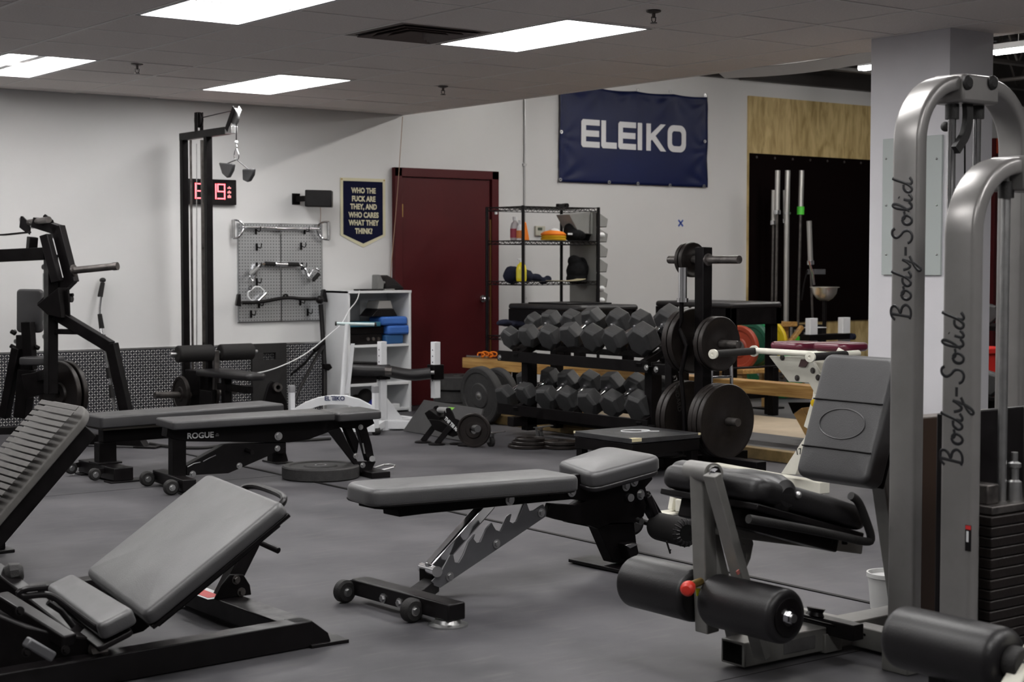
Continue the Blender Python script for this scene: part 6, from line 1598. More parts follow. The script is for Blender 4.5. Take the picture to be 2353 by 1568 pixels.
# ---- adjustable bench with white lettering
RG = Plane((3.83, 8.08), -6)
r_ = RG.at; rh, rn = RG.h, RG.n
t = thing('adjustable_bench', 'black adjustable bench with white lettering on its side rail beside the floor plate', 'bench', RG.st(.5, 0))
W2 = .15
def edge(u0, v0, u1, v1, off, w_): 
    a, b_ = r_(u0, v0, -off), r_(u1, v1, -off); return [a, b_, b_ + rn * w_, a + rn * w_]
obj('back_pad', qpad(edge(398, 969, 772, 947, W2, .30), .045, er=.012, r=.02, puff=.003), vinyl_m, t, bev=0)
obj('seat_pad', qpad(edge(779, 949, 879, 942, W2, .30), .05, er=.015, r=.03, puff=.003), vinyl_m, t, bev=0)
def cp(cx_, cy_, off): return r_(160 + cx_ * .323, 880 + cy_ * .323, off)
def poly(pts, off, th, name, m=black_m, bev=.003, par=None): return obj(name, MB().prism([cp(a, b_, off) for a, b_ in pts], rn * th), m, par or t, bev)
poly([(700, 290), (1905, 245), (1925, 320), (1700, 405), (1560, 425), (830, 418), (735, 400), (690, 385)], -.045, .09, 'spine_rail')
poly([(735, 330), (830, 330), (830, 735), (735, 735)], -.04, .08, 'front_post')
poly([(832, 590), (1100, 440), (1540, 425), (1540, 455), (1430, 515), (1130, 645), (832, 660)], -.03, .06, 'lower_brace', satin_m)
poly([(1840, 345), (1925, 320), (2050, 560), (2180, 560), (2150, 620), (2140, 645), (2070, 640)], -.05, .02, 'rear_plate', satin_m)
poly([(1840, 345), (1925, 320), (2050, 560), (2180, 560), (2150, 620), (2140, 645), (2070, 640)], .06, .02, 'rear_plate', satin_m)
poly([(1950, 300), (2000, 300), (2060, 420), (2045, 510), (2030, 500)], -.02, .05, 'rear_link')
poly([(2045, 300), (2110, 300), (2150, 440), (2170, 545), (2120, 560), (2060, 350)], -.02, .05, 'rear_leg')
poly([(1900, 250), (2150, 235), (2170, 290), (2100, 330), (1930, 320)], -.04, .08, 'seat_frame')
poly([(2080, 430), (2095, 505), (2105, 505), (2090, 430)], -.055, .004, 'notch_slot', steel_m, 0)
p = cp(2120, 665, 0); gz = atz(p.x, 0, 0) if False else V((r_(846, 1096).x, r_(846, 1096).y, 0))
obj('rear_foot', MB().box(gz + V((0, 0, .018)), (.12, .34, .035), rh, rn), satin_m, t, .003)
hn_ = obj('lift_handle', MB().tube([gz + rh * .06 + rn * (-.06) + V((0, 0, .03)), gz + rh * .15 + rn * (-.08) + V((0, 0, .05)), gz + rh * .15 + rn * .05 + V((0, 0, .05)), gz + rh * .06 + rn * .05 + V((0, 0, .03))], .006, n=8, smooth=1), steel_m, t, bev=0)
for (a, b_, s2) in ((1485, 380, .026), (1478, 467, .019), (1207, 590, .019), (2070, 316, .017), (2035, 520, .018), (2085, 587, .018), (875, 650, .02)):
    off = -.05 if a > 1800 else (-.0455 if b_ == 380 else -.0305); obj('bolt', bolt(cp(a, b_, off), -rn, s2 * .62, .012), steel_m, t, bev=0)
obj('pop_pin', MB().cyl(cp(2153, 541, -.02), cp(2153, 541, -.1), .017, n=16), steel_m, t, bev=0)
obj('adjust_knob', MB().cyl(cp(1255, 480, -.03), cp(1300, 497, -.11), .012, n=12), satin_m, t, bev=0)
# slotted plate under the rail
for a, b_ in (((840, 600), (930, 565)), ((950, 560), (1040, 515))): obj('ladder_slot', MB().tube([cp(*a, -.034), cp((a[0] + b_[0]) / 2, a[1] - 25, -.034), cp(*b_, -.034)], .003, n=6), steel_m, t, bev=0)
q0 = cp(835, 398, -.0455); d_ = (cp(1025, 388, -.0455) - q0).normalized()
text('lettering', 'ROGUE', q0, d_, Zv, .030, mat('white_print', (.75, .75, .75), .5), t, ext=.0005, bold=.025, align='LEFT', sx=(cp(1028, 388, -.0455) - q0).length / (.030 / .69 * 3.42))
for k in range(3): obj('small_mark', MB().box(cp(1050, 362 + k * 8, -.0455), (.012 + .008 * (k > 0), .001, .002), rh, rn), mat('grey_print', (.3, .3, .3), .5), t, bev=0)
# front crossbar and wheels
b0 = V((r_(400, 1110).x, r_(400, 1110).y, 0))
obj('front_crossbar', MB().box(b0 + V((0, 0, .05)), (.075, .5, .065), rh, rn), satin_m, t, .004)
obj('foot_plate', MB().box(b0 + rn * -.22 + V((.02, 0, .006)), (.12, .09, .012), rh, rn), satin_m, t, .002)
for s2 in (.2, -.2):
    c = b0 + rn * s2 - rh * .085 + V((0, 0, .042)); wheel(c, -rn, .042, .035, t); obj('wheel_bracket', MB().beam(c + rn * .02, c + rh * .06 + rn * .02 + V((0, 0, .015)), .006, .035), satin_m, t, .001)

# ---- bumper plate lying beside it
c = atz(737, 1098, 0)
bumper(V((c.x, c.y + .0, .037)), Zv, .222, .074, 'thick black bumper plate lying flat on the floor beside the adjustable bench')

# ---- centre bench
CB = Plane((3.16, 4.86), 3)
c_ = CB.at; chh, cn = CB.h, CB.n
t = thing('adjustable_bench', 'adjustable bench with worn grey pads and a notched ladder in the middle of the floor', 'bench', CB.st(.6, 0))
a, b_ = c_(856, 1124, -.14), c_(1338, 1090, -.14)
sh = cn * .27
obj('back_pad', qpad([a, b_, b_ + sh + chh * .02, a + sh + chh * .05], .062, er=.02, r=[.075, .05, .05, .09], puff=.005, er2=.012), vinyl2_m, t, bev=0)
obj('pad_cover_hem', qpad([a + V((0, 0, -.058)) + chh * .012, b_ + V((0, 0, -.058)), b_ + sh + V((0, 0, -.058)), a + sh + chh * .05 + V((0, 0, -.058))], .012, er=.005, r=.07, puff=.0), foam_m, t, bev=0)
sL, sF, sR, sB = c_(1279, 1060, .12), c_(1362, 1081, -.13), c_(1533, 1046, -.15), c_(1392, 1013, .15)
sR = sR - chh * .01
obj('seat_pad', qpad([sF, sR, sB, sL], .062, er=.022, r=[.05, .07, .07, .03], puff=.008, er2=.014), vinyl2_m, t, bev=0)
obj('seat_base', qpad([q + V((0, 0, -.066)) for q in (sF, sR - chh * .01, sB - chh * .02, sL)], .02, er=.006, r=.06, puff=0), gloss_vinyl_m, t, bev=0)
def cc2(cx_, cy_, off=0): return c_(770 + cx_ * .3697, 980 + cy_ * .3697, off)
def poly2(pts, off, th, name, m=black_m, bev=.003): return obj(name, MB().prism([cc2(a, b_, off) for a, b_ in pts], cn * th), m, t, bev)
poly2([(245, 490), (1310, 410), (1330, 440), (1310, 470), (560, 545), (400, 565), (395, 525), (245, 515)], -.05, .1, 'spine_rail')
lad = [(600, 965), (612, 990), (655, 1005), (1312, 560), (1312, 530), (1295, 485), (1240, 522), (1210, 528), (1192, 478), (1176, 480), (1132, 590), (1108, 606), (1086, 592), (1098, 545), (1075, 560), (1030, 655), (1000, 645), (985, 620), (975, 600), (940, 640), (905, 720), (880, 725), (862, 700), (872, 670), (830, 720), (800, 800), (770, 850), (745, 845), (735, 800), (715, 800), (660, 905)]
poly2(lad, -.065, .006, 'ladder_plate', bgrey_m, .001)
poly2([(p[0] - 8, p[1]) for p in lad], .055, .006, 'ladder_plate', bgrey_m, .001)
for (a, b2) in ((1280, 538), (1002, 730), (712, 935)): obj('bolt', bolt(cc2(a, b2, -.066), -cn, .012, .01), steel_m, t, bev=0)
obj('support_tube', MB().beam(cc2(590, 890, .0), cc2(960, 470, .0), .05, .045, up=cn), chrome_m, t, .008)
obj('pivot_tube', MB().cyl(cc2(635, 905, -.07), cc2(545, 880, .09), .02, n=20), chrome_m, t, bev=0)
obj('pivot_block', MB().beam(cc2(555, 925, .05), cc2(640, 940, -.03), .05, .06), black_m, t, .003)
# front base
w0, w1 = c_(812, 1345, .25), c_(1058, 1388, -.24)
m0 = atz(935, 1366, .075)
cbx = V((m0.x + .02, m0.y, 0))
e0, e1 = atz(826, 1327, .085), atz(1050, 1387, .085)
dcb = (e1 - e0).normalized(); sdc = V((-dcb.y, dcb.x, 0))
obj('front_crossbar', MB().beam(V((e0.x, e0.y, .055)), V((e1.x, e1.y, .055)), .075, .06), satin_m, t, .006)
md = (e0 + e1) / 2
obj('base_spine', MB().beam(V((md.x, md.y, .05)) + dcb * 0.02, cc2(600, 985, 0) * 1, .06, .05), black_m, t, .004)
fd = e1 - dcb * .05; obj('foot_disc', MB().lathe((fd.x, fd.y, 0), Zv, [(0, 0), (0, .068), (.006, .068), (.012, .05), (.024, .045), (.024, 0)], n=32), steel_m, t, bev=0)
for q, ex_ in ((e0 + dcb * .0, 0), (e1 - dcb * .17, 0)):
    c = V((q.x, q.y, .042)) - sdc * -.06 if sdc.x < 0 else V((q.x, q.y, .042)) - sdc * .065
    wheel(c - dcb * .0, dcb, .042, .04, t); obj('wheel_bracket', MB().beam(c - dcb * .03, c - dcb * .03 + (V((q.x, q.y, .05)) - c), .006, .05), satin_m, t, .001)
sgn = -1 if sdc.x > 0 else 1
for f_ in (.35, .52): q = e0.lerp(e1, f_); obj('bolt', bolt(V((q.x, q.y, .045)) + sdc * sgn * .038, sdc * sgn, .012, .01), steel_m, t, bev=0)
# rear frame
poly2([(1340, 410), (1500, 300), (1960, 270), (1975, 330), (1930, 380), (1945, 440), (1920, 560), (1870, 600), (1720, 600), (1640, 640), (1590, 620), (1480, 600), (1395, 585), (1310, 560), (1340, 480), (1490, 490), (1560, 465), (1470, 455), (1310, 470)], -.04, .03, 'rear_plate', black_m)
poly2([(1520, 300), (1940, 280), (1900, 600), (1600, 630), (1450, 600), (1380, 560), (1520, 460)], .03, .03, 'rear_plate', black_m)
poly2([(1630, 620), (1860, 600), (1880, 780), (1835, 850), (1730, 850), (1690, 760)], -.03, .06, 'rear_column', black_m)
obj('rear_foot', MB().box(V((c_(1415, 1292).x, c_(1415, 1292).y, .012)), (.14, .42, .014), chh, cn), satin_m, t, .002)
poly2([(1810, 735), (1875, 725), (1890, 790), (1840, 840), (1825, 790)], -.08, .06, 'latch_block', satin_m)
poly2([(1805, 740), (1855, 728), (1885, 735), (1835, 760)], -.085, .01, 'latch_plate', steel_m, .001)
for (a, b2) in ((1470, 405), (1085, 457), (1807, 370), (1858, 342), (1897, 425), (1985, 240)): obj('bolt', bolt(cc2(a, b2, -.052 if a < 1500 else -.042), -cn, .015, .012), steel_m, t, bev=0)
obj('spacer_tube', MB().cyl(cc2(1795, 435, -.01), cc2(1840, 445, -.06), .016, n=14), steel_m, t, bev=0)
obj('spacer_tube', MB().cyl(cc2(1855, 575, -.01), cc2(1905, 595, -.07), .012, n=14), steel_m, t, bev=0)
obj('seat_bracket', MB().prism([cc2(1840, 285, -.08), cc2(1870, 275, -.08), cc2(1985, 295, -.08), cc2(1985, 308, -.08), cc2(1925, 300, -.08)], cn * .03), steel_m, t, bev=0)
obj('roller_arm', MB().beam(cc2(1910, 420, -.0), cc2(1990, 560, -.0), .045, .05, up=cn), black_m, t, .004)
rb0, rb1 = cc2(1920, 600, .05), cc2(2190, 665, -.33)
obj('roller_bar', MB().cyl(cc2(1900, 590, .3), rb1, .0125, n=12), black_m, t, bev=0)
dr = (rb1 - rb0).normalized()
fr = roller('foam_roller', rb0 + dr * .13, rb1, .056, foam_m, t, .02)
obj('roller_end_hole', MB().cyl(rb1 - dr * .002, rb1 + dr * .001, .033, n=20), mat('hole_black', (.004,) * 3), fr, bev=0)
mb = MB()
for k in range(18):
    a = 2 * math.pi * k / 18; u1 = dr.orthogonal().normalized(); u2 = dr.cross(u1); dd = u1 * math.cos(a) + u2 * math.sin(a); mb.tube([rb1 + dd * .034 + dr * .001, rb1 + dd * .046 - dr * .001, rb1 + dd * .0555 - dr * .018], .0035, n=6)
obj('gathered_hem', mb, gloss_vinyl_m, fr, bev=0)
obj('far_foam_roller', MB().cyl(cc2(1840, 600, .2), cc2(1800, 590, .42), .055, n=28), foam_m, t, .01)
pp = cc2(2060, 715, -.25); obj('loose_strap', MB().tube([pp, pp + V((.02, .0, -.05)), cc2(2085, 765, -.25)], .004, n=6), foam_m, t, bev=0)
obj('front_handle', MB().beam(cc2(1940, 430, -.09), cc2(1990, 560, -.09), .03, .028, up=cn), satin_m, t, .006)

# ================================================================== LEG PRESS at the lower left
t = thing('leg_press', 'black leg press bench at the lower left with a wide reclined back pad', 'gym machine', (2.3, 4.9, 0))
cpos = V((2.199, 4.711, .369)); hd = math.radians(-9.5); ptc = math.radians(35.5); W_, L2 = .76, .528
wv = V((-math.sin(hd), math.cos(hd), 0)); lv_ = V((math.cos(hd) * math.cos(ptc), math.sin(hd) * math.cos(ptc), math.sin(ptc)))
nv = lv_.cross(wv); nv = nv if nv.z > 0 else -nv
def C4(s, w2): return cpos + lv_ * s + wv * w2
obj('back_pad', qpad([C4(-L2 / 2, -W_ / 2), C4(L2 / 2, -W_ / 2), C4(L2 / 2, W_ / 2), C4(-L2 / 2, W_ / 2)], .045, er=.02, r=.035, puff=.008, er2=.008), vinyl2_m, t, bev=0)
obj('pad_board', MB().box(cpos - nv * .063, (L2 * .99, W_ * .97, .014), lv_, wv), satin_m, t, .003)
obj('pad_frame', MB().box(cpos - nv * .09 + lv_ * .0 + wv * -.24, (L2 * .9, .05, .04), lv_, wv), black_m, t, .004)
obj('pad_frame', MB().box(cpos - nv * .09 + lv_ * .0 + wv * .3, (L2 * .9, .05, .04), lv_, wv), black_m, t, .004)
obj('pad_frame', MB().box(cpos - nv * .09 + lv_ * .2, (.05, .5, .04), lv_, wv), black_m, t, .004)
tc_ = C4(L2 / 2, W_ * .1) - nv * .03
obj('grab_handle', MB().tube([tc_ + wv * -.02 - lv_ * .02, tc_ + lv_ * .03 + wv * -.05 , tc_ + lv_ * .035 + wv * -.3, tc_ + lv_ * .025 + wv * -.40, tc_ - lv_ * .02 + wv * -.42], .011, n=10, smooth=2), satin_m, t, bev=0)
# seat
sq = [aty(222, 1434, 4.36), aty(306, 1398, 4.36), aty(166, 1312, 5.1), aty(104, 1347, 5.1)]
obj('seat_pad', qpad([sq[0], sq[1], sq[2], sq[3]], .05, er=.016, r=.03, puff=.002), vinyl2_m, t, bev=0)
obj('seat_board', qpad([q + V((0, 0, -.066)) for q in sq], .018, er=.004, r=.02, puff=0), satin_m, t, bev=0)
# frame
Y5 = lambda u, v, y=5.0: aty(u, v, y)
zf = .055
obj('side_rail', MB().beam((.9, 4.42, .045), (2.56, 4.52, .045), .075, .085), satin_m, t, .004)
obj('rail_end', MB().prism([(2.56, 4.485, .0875), (2.62, 4.485, .04), (2.63, 4.485, .012), (2.5, 4.485, .002), (2.5, 4.485, .0875)], (0, .075, 0)), satin_m, t, .002)
obj('foot_plate', MB().box((2.62, 4.52, .006), (.14, .1, .012)), satin_m, t, .002)
obj('side_rail', MB().beam((1.1, 5.55, .045), (2.56, 5.6, .045), .075, .085), satin_m, t, .004)
obj('cross_beam', MB().bb((2.47, 4.55, .02), (2.57, 5.6, .085)), satin_m, t, .004)
wl = atz(472, 1364, .086)
obj('warning_label', MB().bb((wl.x - .04, wl.y - .1, .0855), (wl.x + .045, wl.y + .1, .0865)), lam_m, t, bev=0)
obj('warning_label', MB().bb((wl.x - .03, wl.y - .08, .0867), (wl.x + .02, wl.y + .08, .0875)), mat('sign_red', (.55, .02, .02), .5), t, bev=0)
pt0, pt1 = aty(578, 1240, 5.05), V((2.52, 5.05, .06))
obj('support_post', MB().beam(pt0, pt1, .055, .055, up=Yv), satin_m, t, .005)
obj('post_bracket', MB().prism([(2.46, 4.985, .085), (2.60, 4.985, .085), (2.595, 4.985, .12), (2.57, 4.985, .16), (2.52, 4.985, .165), (2.485, 4.985, .13)], (0, -.012, 0)), black_m, t, .003)
for q in ((2.54, .145), (2.56, .1)): obj('bolt', bolt((q[0], 4.973, q[1]), (0, -1, 0), .011, .014), dsteel_m, t, bev=0)
obj('adjust_pin', MB().cyl(aty(598, 1247, 4.98), aty(640, 1266, 4.9), .011, n=12), satin_m, t, bev=0)
obj('seat_beam', MB().prism([aty(u, v, 4.62) for u, v in ((232, 1458), (330, 1412), (430, 1395), (345, 1440), (330, 1452), (235, 1480))], (0, .4, 0)), black_m, t, .003)
obj('upright_block', MB().prism([aty(u, v, 4.5) for u, v in ((60, 1440), (160, 1462), (240, 1470), (205, 1500), (160, 1545), (60, 1568), (-40, 1568), (-40, 1400))], (0, .5, 0)), black_m, t, .006)
obj('slanted_rail', MB().beam(aty(-20, 1315, 4.95), aty(215, 1500, 4.55), .06, .06), satin_m, t, .006)
obj('slanted_rail', MB().beam(aty(0, 1375, 4.75), aty(160, 1475, 4.45), .05, .04), satin_m, t, .006)
obj('side_handle', MB().tube([aty(u, v, 4.4) for u, v in ((105, 1350), (42, 1356), (45, 1373), (100, 1366), (122, 1370), (175, 1412), (232, 1452))], .0095, n=10, smooth=2), satin_m, t, bev=0)
obj('side_handle', MB().tube([aty(u, v, 4.42) for u, v in ((110, 1385), (140, 1405), (168, 1440))], .0085, n=10), satin_m, t, bev=0)
obj('lower_strut', MB().beam(aty(60, 1475, 4.35), aty(120, 1510, 4.35), .04, .03), bgrey_m, t, .006)
obj('knob_cluster', MB().lathe(aty(8, 1322, 4.9), (1, -.3, .1), [(0, 0), (0, .022), (.02, .034), (.05, .03), (.06, .018), (.06, 0)], n=10), rubber_m, t, .004)
obj('lock_eye', MB().loop(aty(225, 1490, 4.5), (.2, -1, .3), [(-.01, .012), (-.01, .03), (.01, .03), (.01, .012)], n=18), dsteel_m, t, bev=0)
for q in ((45, 1405), (150, 1495), (60, 1500)): obj('bolt', bolt(aty(*q, 4.34), (0, -1, .2), .009, .01), black_m, t, bev=0)

# ---- ribbed foot plate of the machine behind
t = thing('calf_machine', 'grey ribbed foot plate of a tilted machine cut by the left picture edge', 'gym machine', (2.2, 6.6, 0))
YA, YB = 6.35, 6.85
cn_ = [aty(197, 924, YA), aty(-60, 1222, YA)]
dn = (cn_[1] - cn_[0]); Lp = dn.length; dn.normalize()
fw2 = YB - YA
ox = cn_[0]; zz_ = dn.cross(Yv); zz_ = zz_ if zz_.z > 0 else -zz_
outl = [(.0, .09), (.02, .04), (.06, .0), (Lp, .0), (Lp, fw2), (.06, fw2), (.0, fw2 - .06)]
out2 = []
for i in range(len(outl)):
    a, b_, d = V(outl[i - 1]), V(outl[i]), V(outl[(i + 1) % len(outl)])
    r0 = min(.03, (a - b_).length / 2.2, (d - b_).length / 2.2)
    for k in range(4):
        q = k / 3; p0 = b_ + (a - b_).normalized() * r0; p1 = b_ + (d - b_).normalized() * r0; out2.append(tuple(p0 * (1 - q) ** 2 + b_ * 2 * q * (1 - q) + p1 * q * q))
ribm = mat('ribbed_grey_plate', (.10, .095, .09), .6, var=.15, vscale=20, bump=.1, bscale=200)
o = obj('foot_plate', MB().loft([(p[0], p[1]) for p in out2], ox - zz_ * .035, dn, Yv, .035, er=.008), ribm, t, bev=0)
nr_ = int(Lp / .03)
for k in range(nr_):
    s2 = .04 + k * .03
    if s2 > Lp - .03: break
    a = ox + dn * s2 + Yv * .022 + zz_ * .0015; b2 = ox + dn * s2 + Yv * (fw2 - .06) + zz_ * .0015
    obj('rib', MB().beam(a, b2, .0235, .004, up=zz_), ribm, o, .0018)
obj('plate_beam', MB().box(ox + dn * (Lp / 2 + .05) + Yv * fw2 / 2 - zz_ * .09, (Lp * .95, fw2 * .9, .105), dn, Yv), black_m, t, .006)
b0 = ox + dn * (Lp - .1) + Yv * .05; obj('foot', MB().bb((b0.x - .05, YA + .02, 0.012), (b0.x + .02, YB - .05, b0.z - .1)), black_m, t, .004)
g0 = atz(8, 1270, 0); obj('foot_block', MB().bb((g0.x - .1, g0.y, 0.014), (g0.x + .01, g0.y + .07, .085)), black_m, t, .004); obj('foot_pad', MB().bb((g0.x - .12, g0.y - .03, 0), (g0.x + .04, g0.y + .1, .014)), satin_m, t, .003)
obj('base_beam', MB().beam((g0.x - .05, g0.y + .03, .06), (b0.x, YA + .2, .06), .07, .06), black_m, t, .004)

# ================================================================== LEG EXTENSION MACHINE
LY = 3.5
e_ = lambda u, v, y=LY: aty(u, v, y)
t = thing('leg_extension_machine', 'taupe leg extension machine with black vinyl seat, reclined back pad and thick foam rollers', 'gym machine', (3.8, LY, 0))
# lever arm
pv = e_(1612, 1082, LY - .02)
obj('lever_arm', MB().beam(e_(1612, 1085), e_(1625, 1452), .055, .05, up=X), taupe_m, t, .004)
obj('pivot_sleeve', MB().cyl(e_(1588, 1080, LY + .07), e_(1640, 1088, LY - .1), .030, n=24), taupe_m, t, bev=0)
obj('pivot_plate', MB().prism([e_(u, v, LY - .1) for u, v in ((1628, 1078), (1634, 1070), (1643, 1070), (1649, 1080), (1649, 1100), (1628, 1100))], (0, -.01, 0)), taupe_m, t, .002)
obj('pivot_bolt', bolt(e_(1642, 1088, LY - .112), (0, -1, 0), .015, .014), chrome_m, t, bev=0)
obj('pivot_plate', MB().prism([e_(u, v, LY + .07) for u, v in ((1575, 1075), (1582, 1066), (1594, 1062), (1602, 1068), (1598, 1100), (1580, 1100))], (0, .012, 0)), taupe_m, t, .002)
legA = obj('front_leg', MB().beam(e_(1636, 1090, LY - .12), e_(1752, 1512, LY - .12), .05, .03, up=X), taupe_m, t, .003)
obj('front_leg', MB().beam(e_(1600, 1095, LY + .1), e_(1695, 1490, LY + .05), .05, .03, up=X), taupe_m, t, .003)
obj('cam_plate', MB().prism([e_(u, v, LY - .03) for u, v in ((1690, 1228), (1730, 1242), (1732, 1250), (1725, 1285), (1712, 1315), (1705, 1318), (1715, 1280), (1712, 1252), (1688, 1240))], (0, .03, 0)), taupe_m, t, .002)
obj('red_mark', MB().beam(e_(1693, 1318, LY - .14), e_(1704, 1309, LY - .14), .004, .012), mat('faded_red', (.4, .12, .1), .6), t, bev=0)
# rollers
rc = e_(1622, 1374)
rL0, rL1 = e_(1455, 1328, LY + .36), e_(1598, 1358, LY + .04)
mid = V((rc.x, LY, rc.z))
RR = .0825
obj('roller_bar', MB().cyl(mid + V((0, .34, 0)), mid + V((0, -.36, 0)), .0125, n=14), steel_m, t, bev=0)
roller('foam_roller', mid + V((0, .33, 0)), mid + V((0, .03, 0)), RR, gloss_vinyl_m, t, .02)
fr = roller('foam_roller', mid + V((0, -.035, 0)), mid + V((0, -.335, 0)), RR * .97, gloss_vinyl_m, t, .02)
en = mid + V((0, -.336, 0))
obj('roller_cap', MB().lathe(en, (0, -1, 0), [(-.002, .055), (.004, .055), (.006, .05), (.002, .022), (.002, 0)], n=28), satin_m, fr, bev=0)
obj('hex_bolt', bolt(en + V((0, -.003, 0)), (0, -1, 0), .018, .016), chrome_m, fr, bev=0)
pk = e_(1600, 1342, LY - .02)
obj('red_knob', MB().lathe(e_(1585, 1348, LY - .05), V((-.75, -.45, -.12)), [(0, 0), (.0, .018), (.015, .022), (.03, .021), (.038, .014), (.041, 0)], n=22), mat('red_knob_plastic', (.62, .035, .02), .4), t, bev=0)
obj('knob_stem', MB().cyl(e_(1586, 1347, LY - .05), e_(1610, 1337, LY - .03), .012, n=14), brass_m, t, bev=0)
obj('yellow_label', MB().prism([e_(u, v, LY - .028) for u, v in ((1598, 1352), (1610, 1353), (1612, 1372), (1600, 1370))], (0, -.001, 0)), mat('yellow_sticker', (.45, .45, .02), .5), t, bev=0)
# knee bolster (rolled front of the seat), seat
kb = e_(1690, 1130)
bz = e_(1690, 1112).z - .06; bx = e_(1690, 1112).x
ka, kb_ = V((bx - .07, LY + .32, bz + .02)), V((bx - .07, LY - .26, bz + .02))
def soft_roll(name, a, b_, r, m, par, flatk=1.0): return roller(name, a, b_, r, m, par, .045)
obj('knee_bolster', MB().loft(rrect(.17, .22, .07, 8), V((bx - .045, LY + .34, bz - .1)) , X, Zv * 1, .22, er=.04, er2=.04) if False else MB().lathe(V((bx - .0, LY + .27, .572)), (0, -1, -.05), [(0, 0), (0, .026), (.012, .036), (.03, .042), (.14, .046), (.18, .044), (.24, .046), (.29, .054), (.33, .06), (.44, .061), (.475, .05), (.49, .03), (.49, 0)], n=36), gloss_vinyl_m, t, bev=0)
SN = LY - .22                                  # near side of the seat
st0, st1 = e_(1795, 1108, SN), e_(1992, 1166, SN)
sdv = (st1 - st0).normalized(); sdv.y = 0; sdv.normalize(); sup = Yv.cross(sdv) * -1; sup = sup if sup.z > 0 else -sup
sl = (st1 - st0).length + .12
so = V(st0) + V((0, .22, 0)) - sdv * .08
obj('seat_pad', MB().loft(rrect(sl, .44, .05, cx=sl / 2), so - sup * .075, sdv, Yv * (1 if sdv.cross(Yv).z > 0 else -1), .075, er=.03, puff=.01), gloss_vinyl_m, t, bev=0)
obj('seat_board', MB().box(so + sdv * sl / 2 - sup * .088, (sl - .03, .42, .02), sdv, Yv), satin_m, t, .004)
obj('seat_bolt', MB().sph(V((st0.x + .07, SN - .002, st0.z - .045)), .011, n=8), steel_m, t, bev=0)
obj('under_plate', MB().box(so + sdv * sl * .5 - sup * .125, (sl * .8, .3, .06), sdv, Yv), black_m, t, .006)
obj('seat_frame', MB().beam((bx - .05, LY, bz - .07), (st1.x + .2, LY, st1.z - .17), .07, .05), taupe_m, t, .004)
obj('side_handle', MB().tube([e_(u, v, SN - .03) for u, v in ((1955, 1140), (1972, 1150), (1990, 1195), (2005, 1242), (1990, 1247), (1921, 1230), (1840, 1214), (1720, 1193))], .013, n=12, smooth=2), rubber_m, t, bev=0)
for u in (1918, 1941): c = e_(u, 1236, SN); obj('bump_stop', MB().cyl(c + V((0, 0, .01)), c + V((0, 0, -.02)), .009, n=10), black_m, t, bev=0)
sx1 = st1.x + .03
# back pad
bpT, bpB = e_(1975, 815, LY), e_(1905, 1103, LY)
lb = (bpT - bpB).normalized(); wb_ = Yv
bc = (bpT + bpB) / 2; Lb = (bpT - bpB).length; Wb = .31
def B4(s, w2): return bc + lb * s * Lb + wb_ * w2
nb_ = V((-lb.z, 0, lb.x)); nb_ = nb_ if nb_.x < 0 else -nb_
def bpad(s0, s1, th, r, name, er=.02):
    o0 = bc + lb * ((s0 + s1) / 2 * Lb); return obj(name, MB().loft(rrect((s1 - s0) * Lb, Wb, r), o0 - nb_ * th, lb, Yv * -1 if (lb.cross(Yv * -1)).dot(nb_) > 0 else Yv, th, er=er, puff=.004, er2=.01), vinyl_m, t, bev=0)
bk = bpad(-.5, .5, .075, .035, 'back_pad')
for s2 in (-.26, .12): obj('seam', MB().tube([bc + lb * s2 * Lb + Yv * (Wb / 2 - .01) + nb_ * .004, bc + lb * s2 * Lb + nb_ * .0055, bc + lb * s2 * Lb - Yv * (Wb / 2 - .01) + nb_ * .004], .0028, n=6), black_m, bk, bev=0)
el = [bc + lb * (-.06 * Lb + .05 * math.cos(2 * math.pi * k / 40)) + Yv * (.095 * math.sin(2 * math.pi * k / 40)) + nb_ * .0045 for k in range(40)]
obj('embossed_logo', MB().tube(el, .0022, n=6, closed=True), vinyl_m, bk, bev=0)
obj('pad_backboard', MB().box(bc - nb_ * .085, (Lb * .96, Wb * .96, .018), lb, Yv), black_m, t, .004)
obj('back_post', MB().beam(bc - nb_ * .12 + lb * .1, V((4.28, LY, .06)), .06, .09, up=X), taupe_m, t, .005)
obj('back_bracket', MB().box(bc - nb_ * .115, (.2, .08, .05), lb, Yv), black_m, t, .003)
# base
obj('base_spine', MB().beam((3.45, LY - .02, .05), (4.9, LY - .02, .05), .10, .075), taupe_m, t, .004)
obj('tube_opening', MB().bb((3.448, LY - .06, .02), (3.4485, LY + .02, .08)), mat('hole_black', (.004,) * 3), t, bev=0)
obj('base_cross', MB().bb((3.93, LY - .26, .012), (4.0, LY + .3, .08)), taupe_m, t, .004)
obj('serial_plate', MB().bb((3.62, LY - .0725, .03), (3.76, LY - .0705, .07)), steel_m, t, bev=0)
pk = e_(1890, 1432, LY - .05)
obj('pulley_bracket', MB().box(pk + V((.02, 0, -.01)), (.05, .26, .05)), satin_m, t, .003)
obj('pulley', MB().lathe(pk + V((-.0, .03, .03)), (0.2, 0, 1), [(-.012, 0), (-.012, .03), (0, .024), (.012, .03), (.012, 0)], n=22), satin_m, t, bev=0)
obj('bracket_post', MB().bb(pk + V((-.02, -.03, -.09)), pk + V((.06, .03, -.03))), taupe_m, t, .003)
obj('cable', MB().tube([e_(1810, 1412, LY - .05), e_(1860, 1425, LY - .08), e_(1960, 1450, LY - .12), e_(2100, 1500, LY - .15)], .004, n=8), black_m, t, bev=0)
cushion = mat('grey_pipe', (.25, .25, .25), .4)

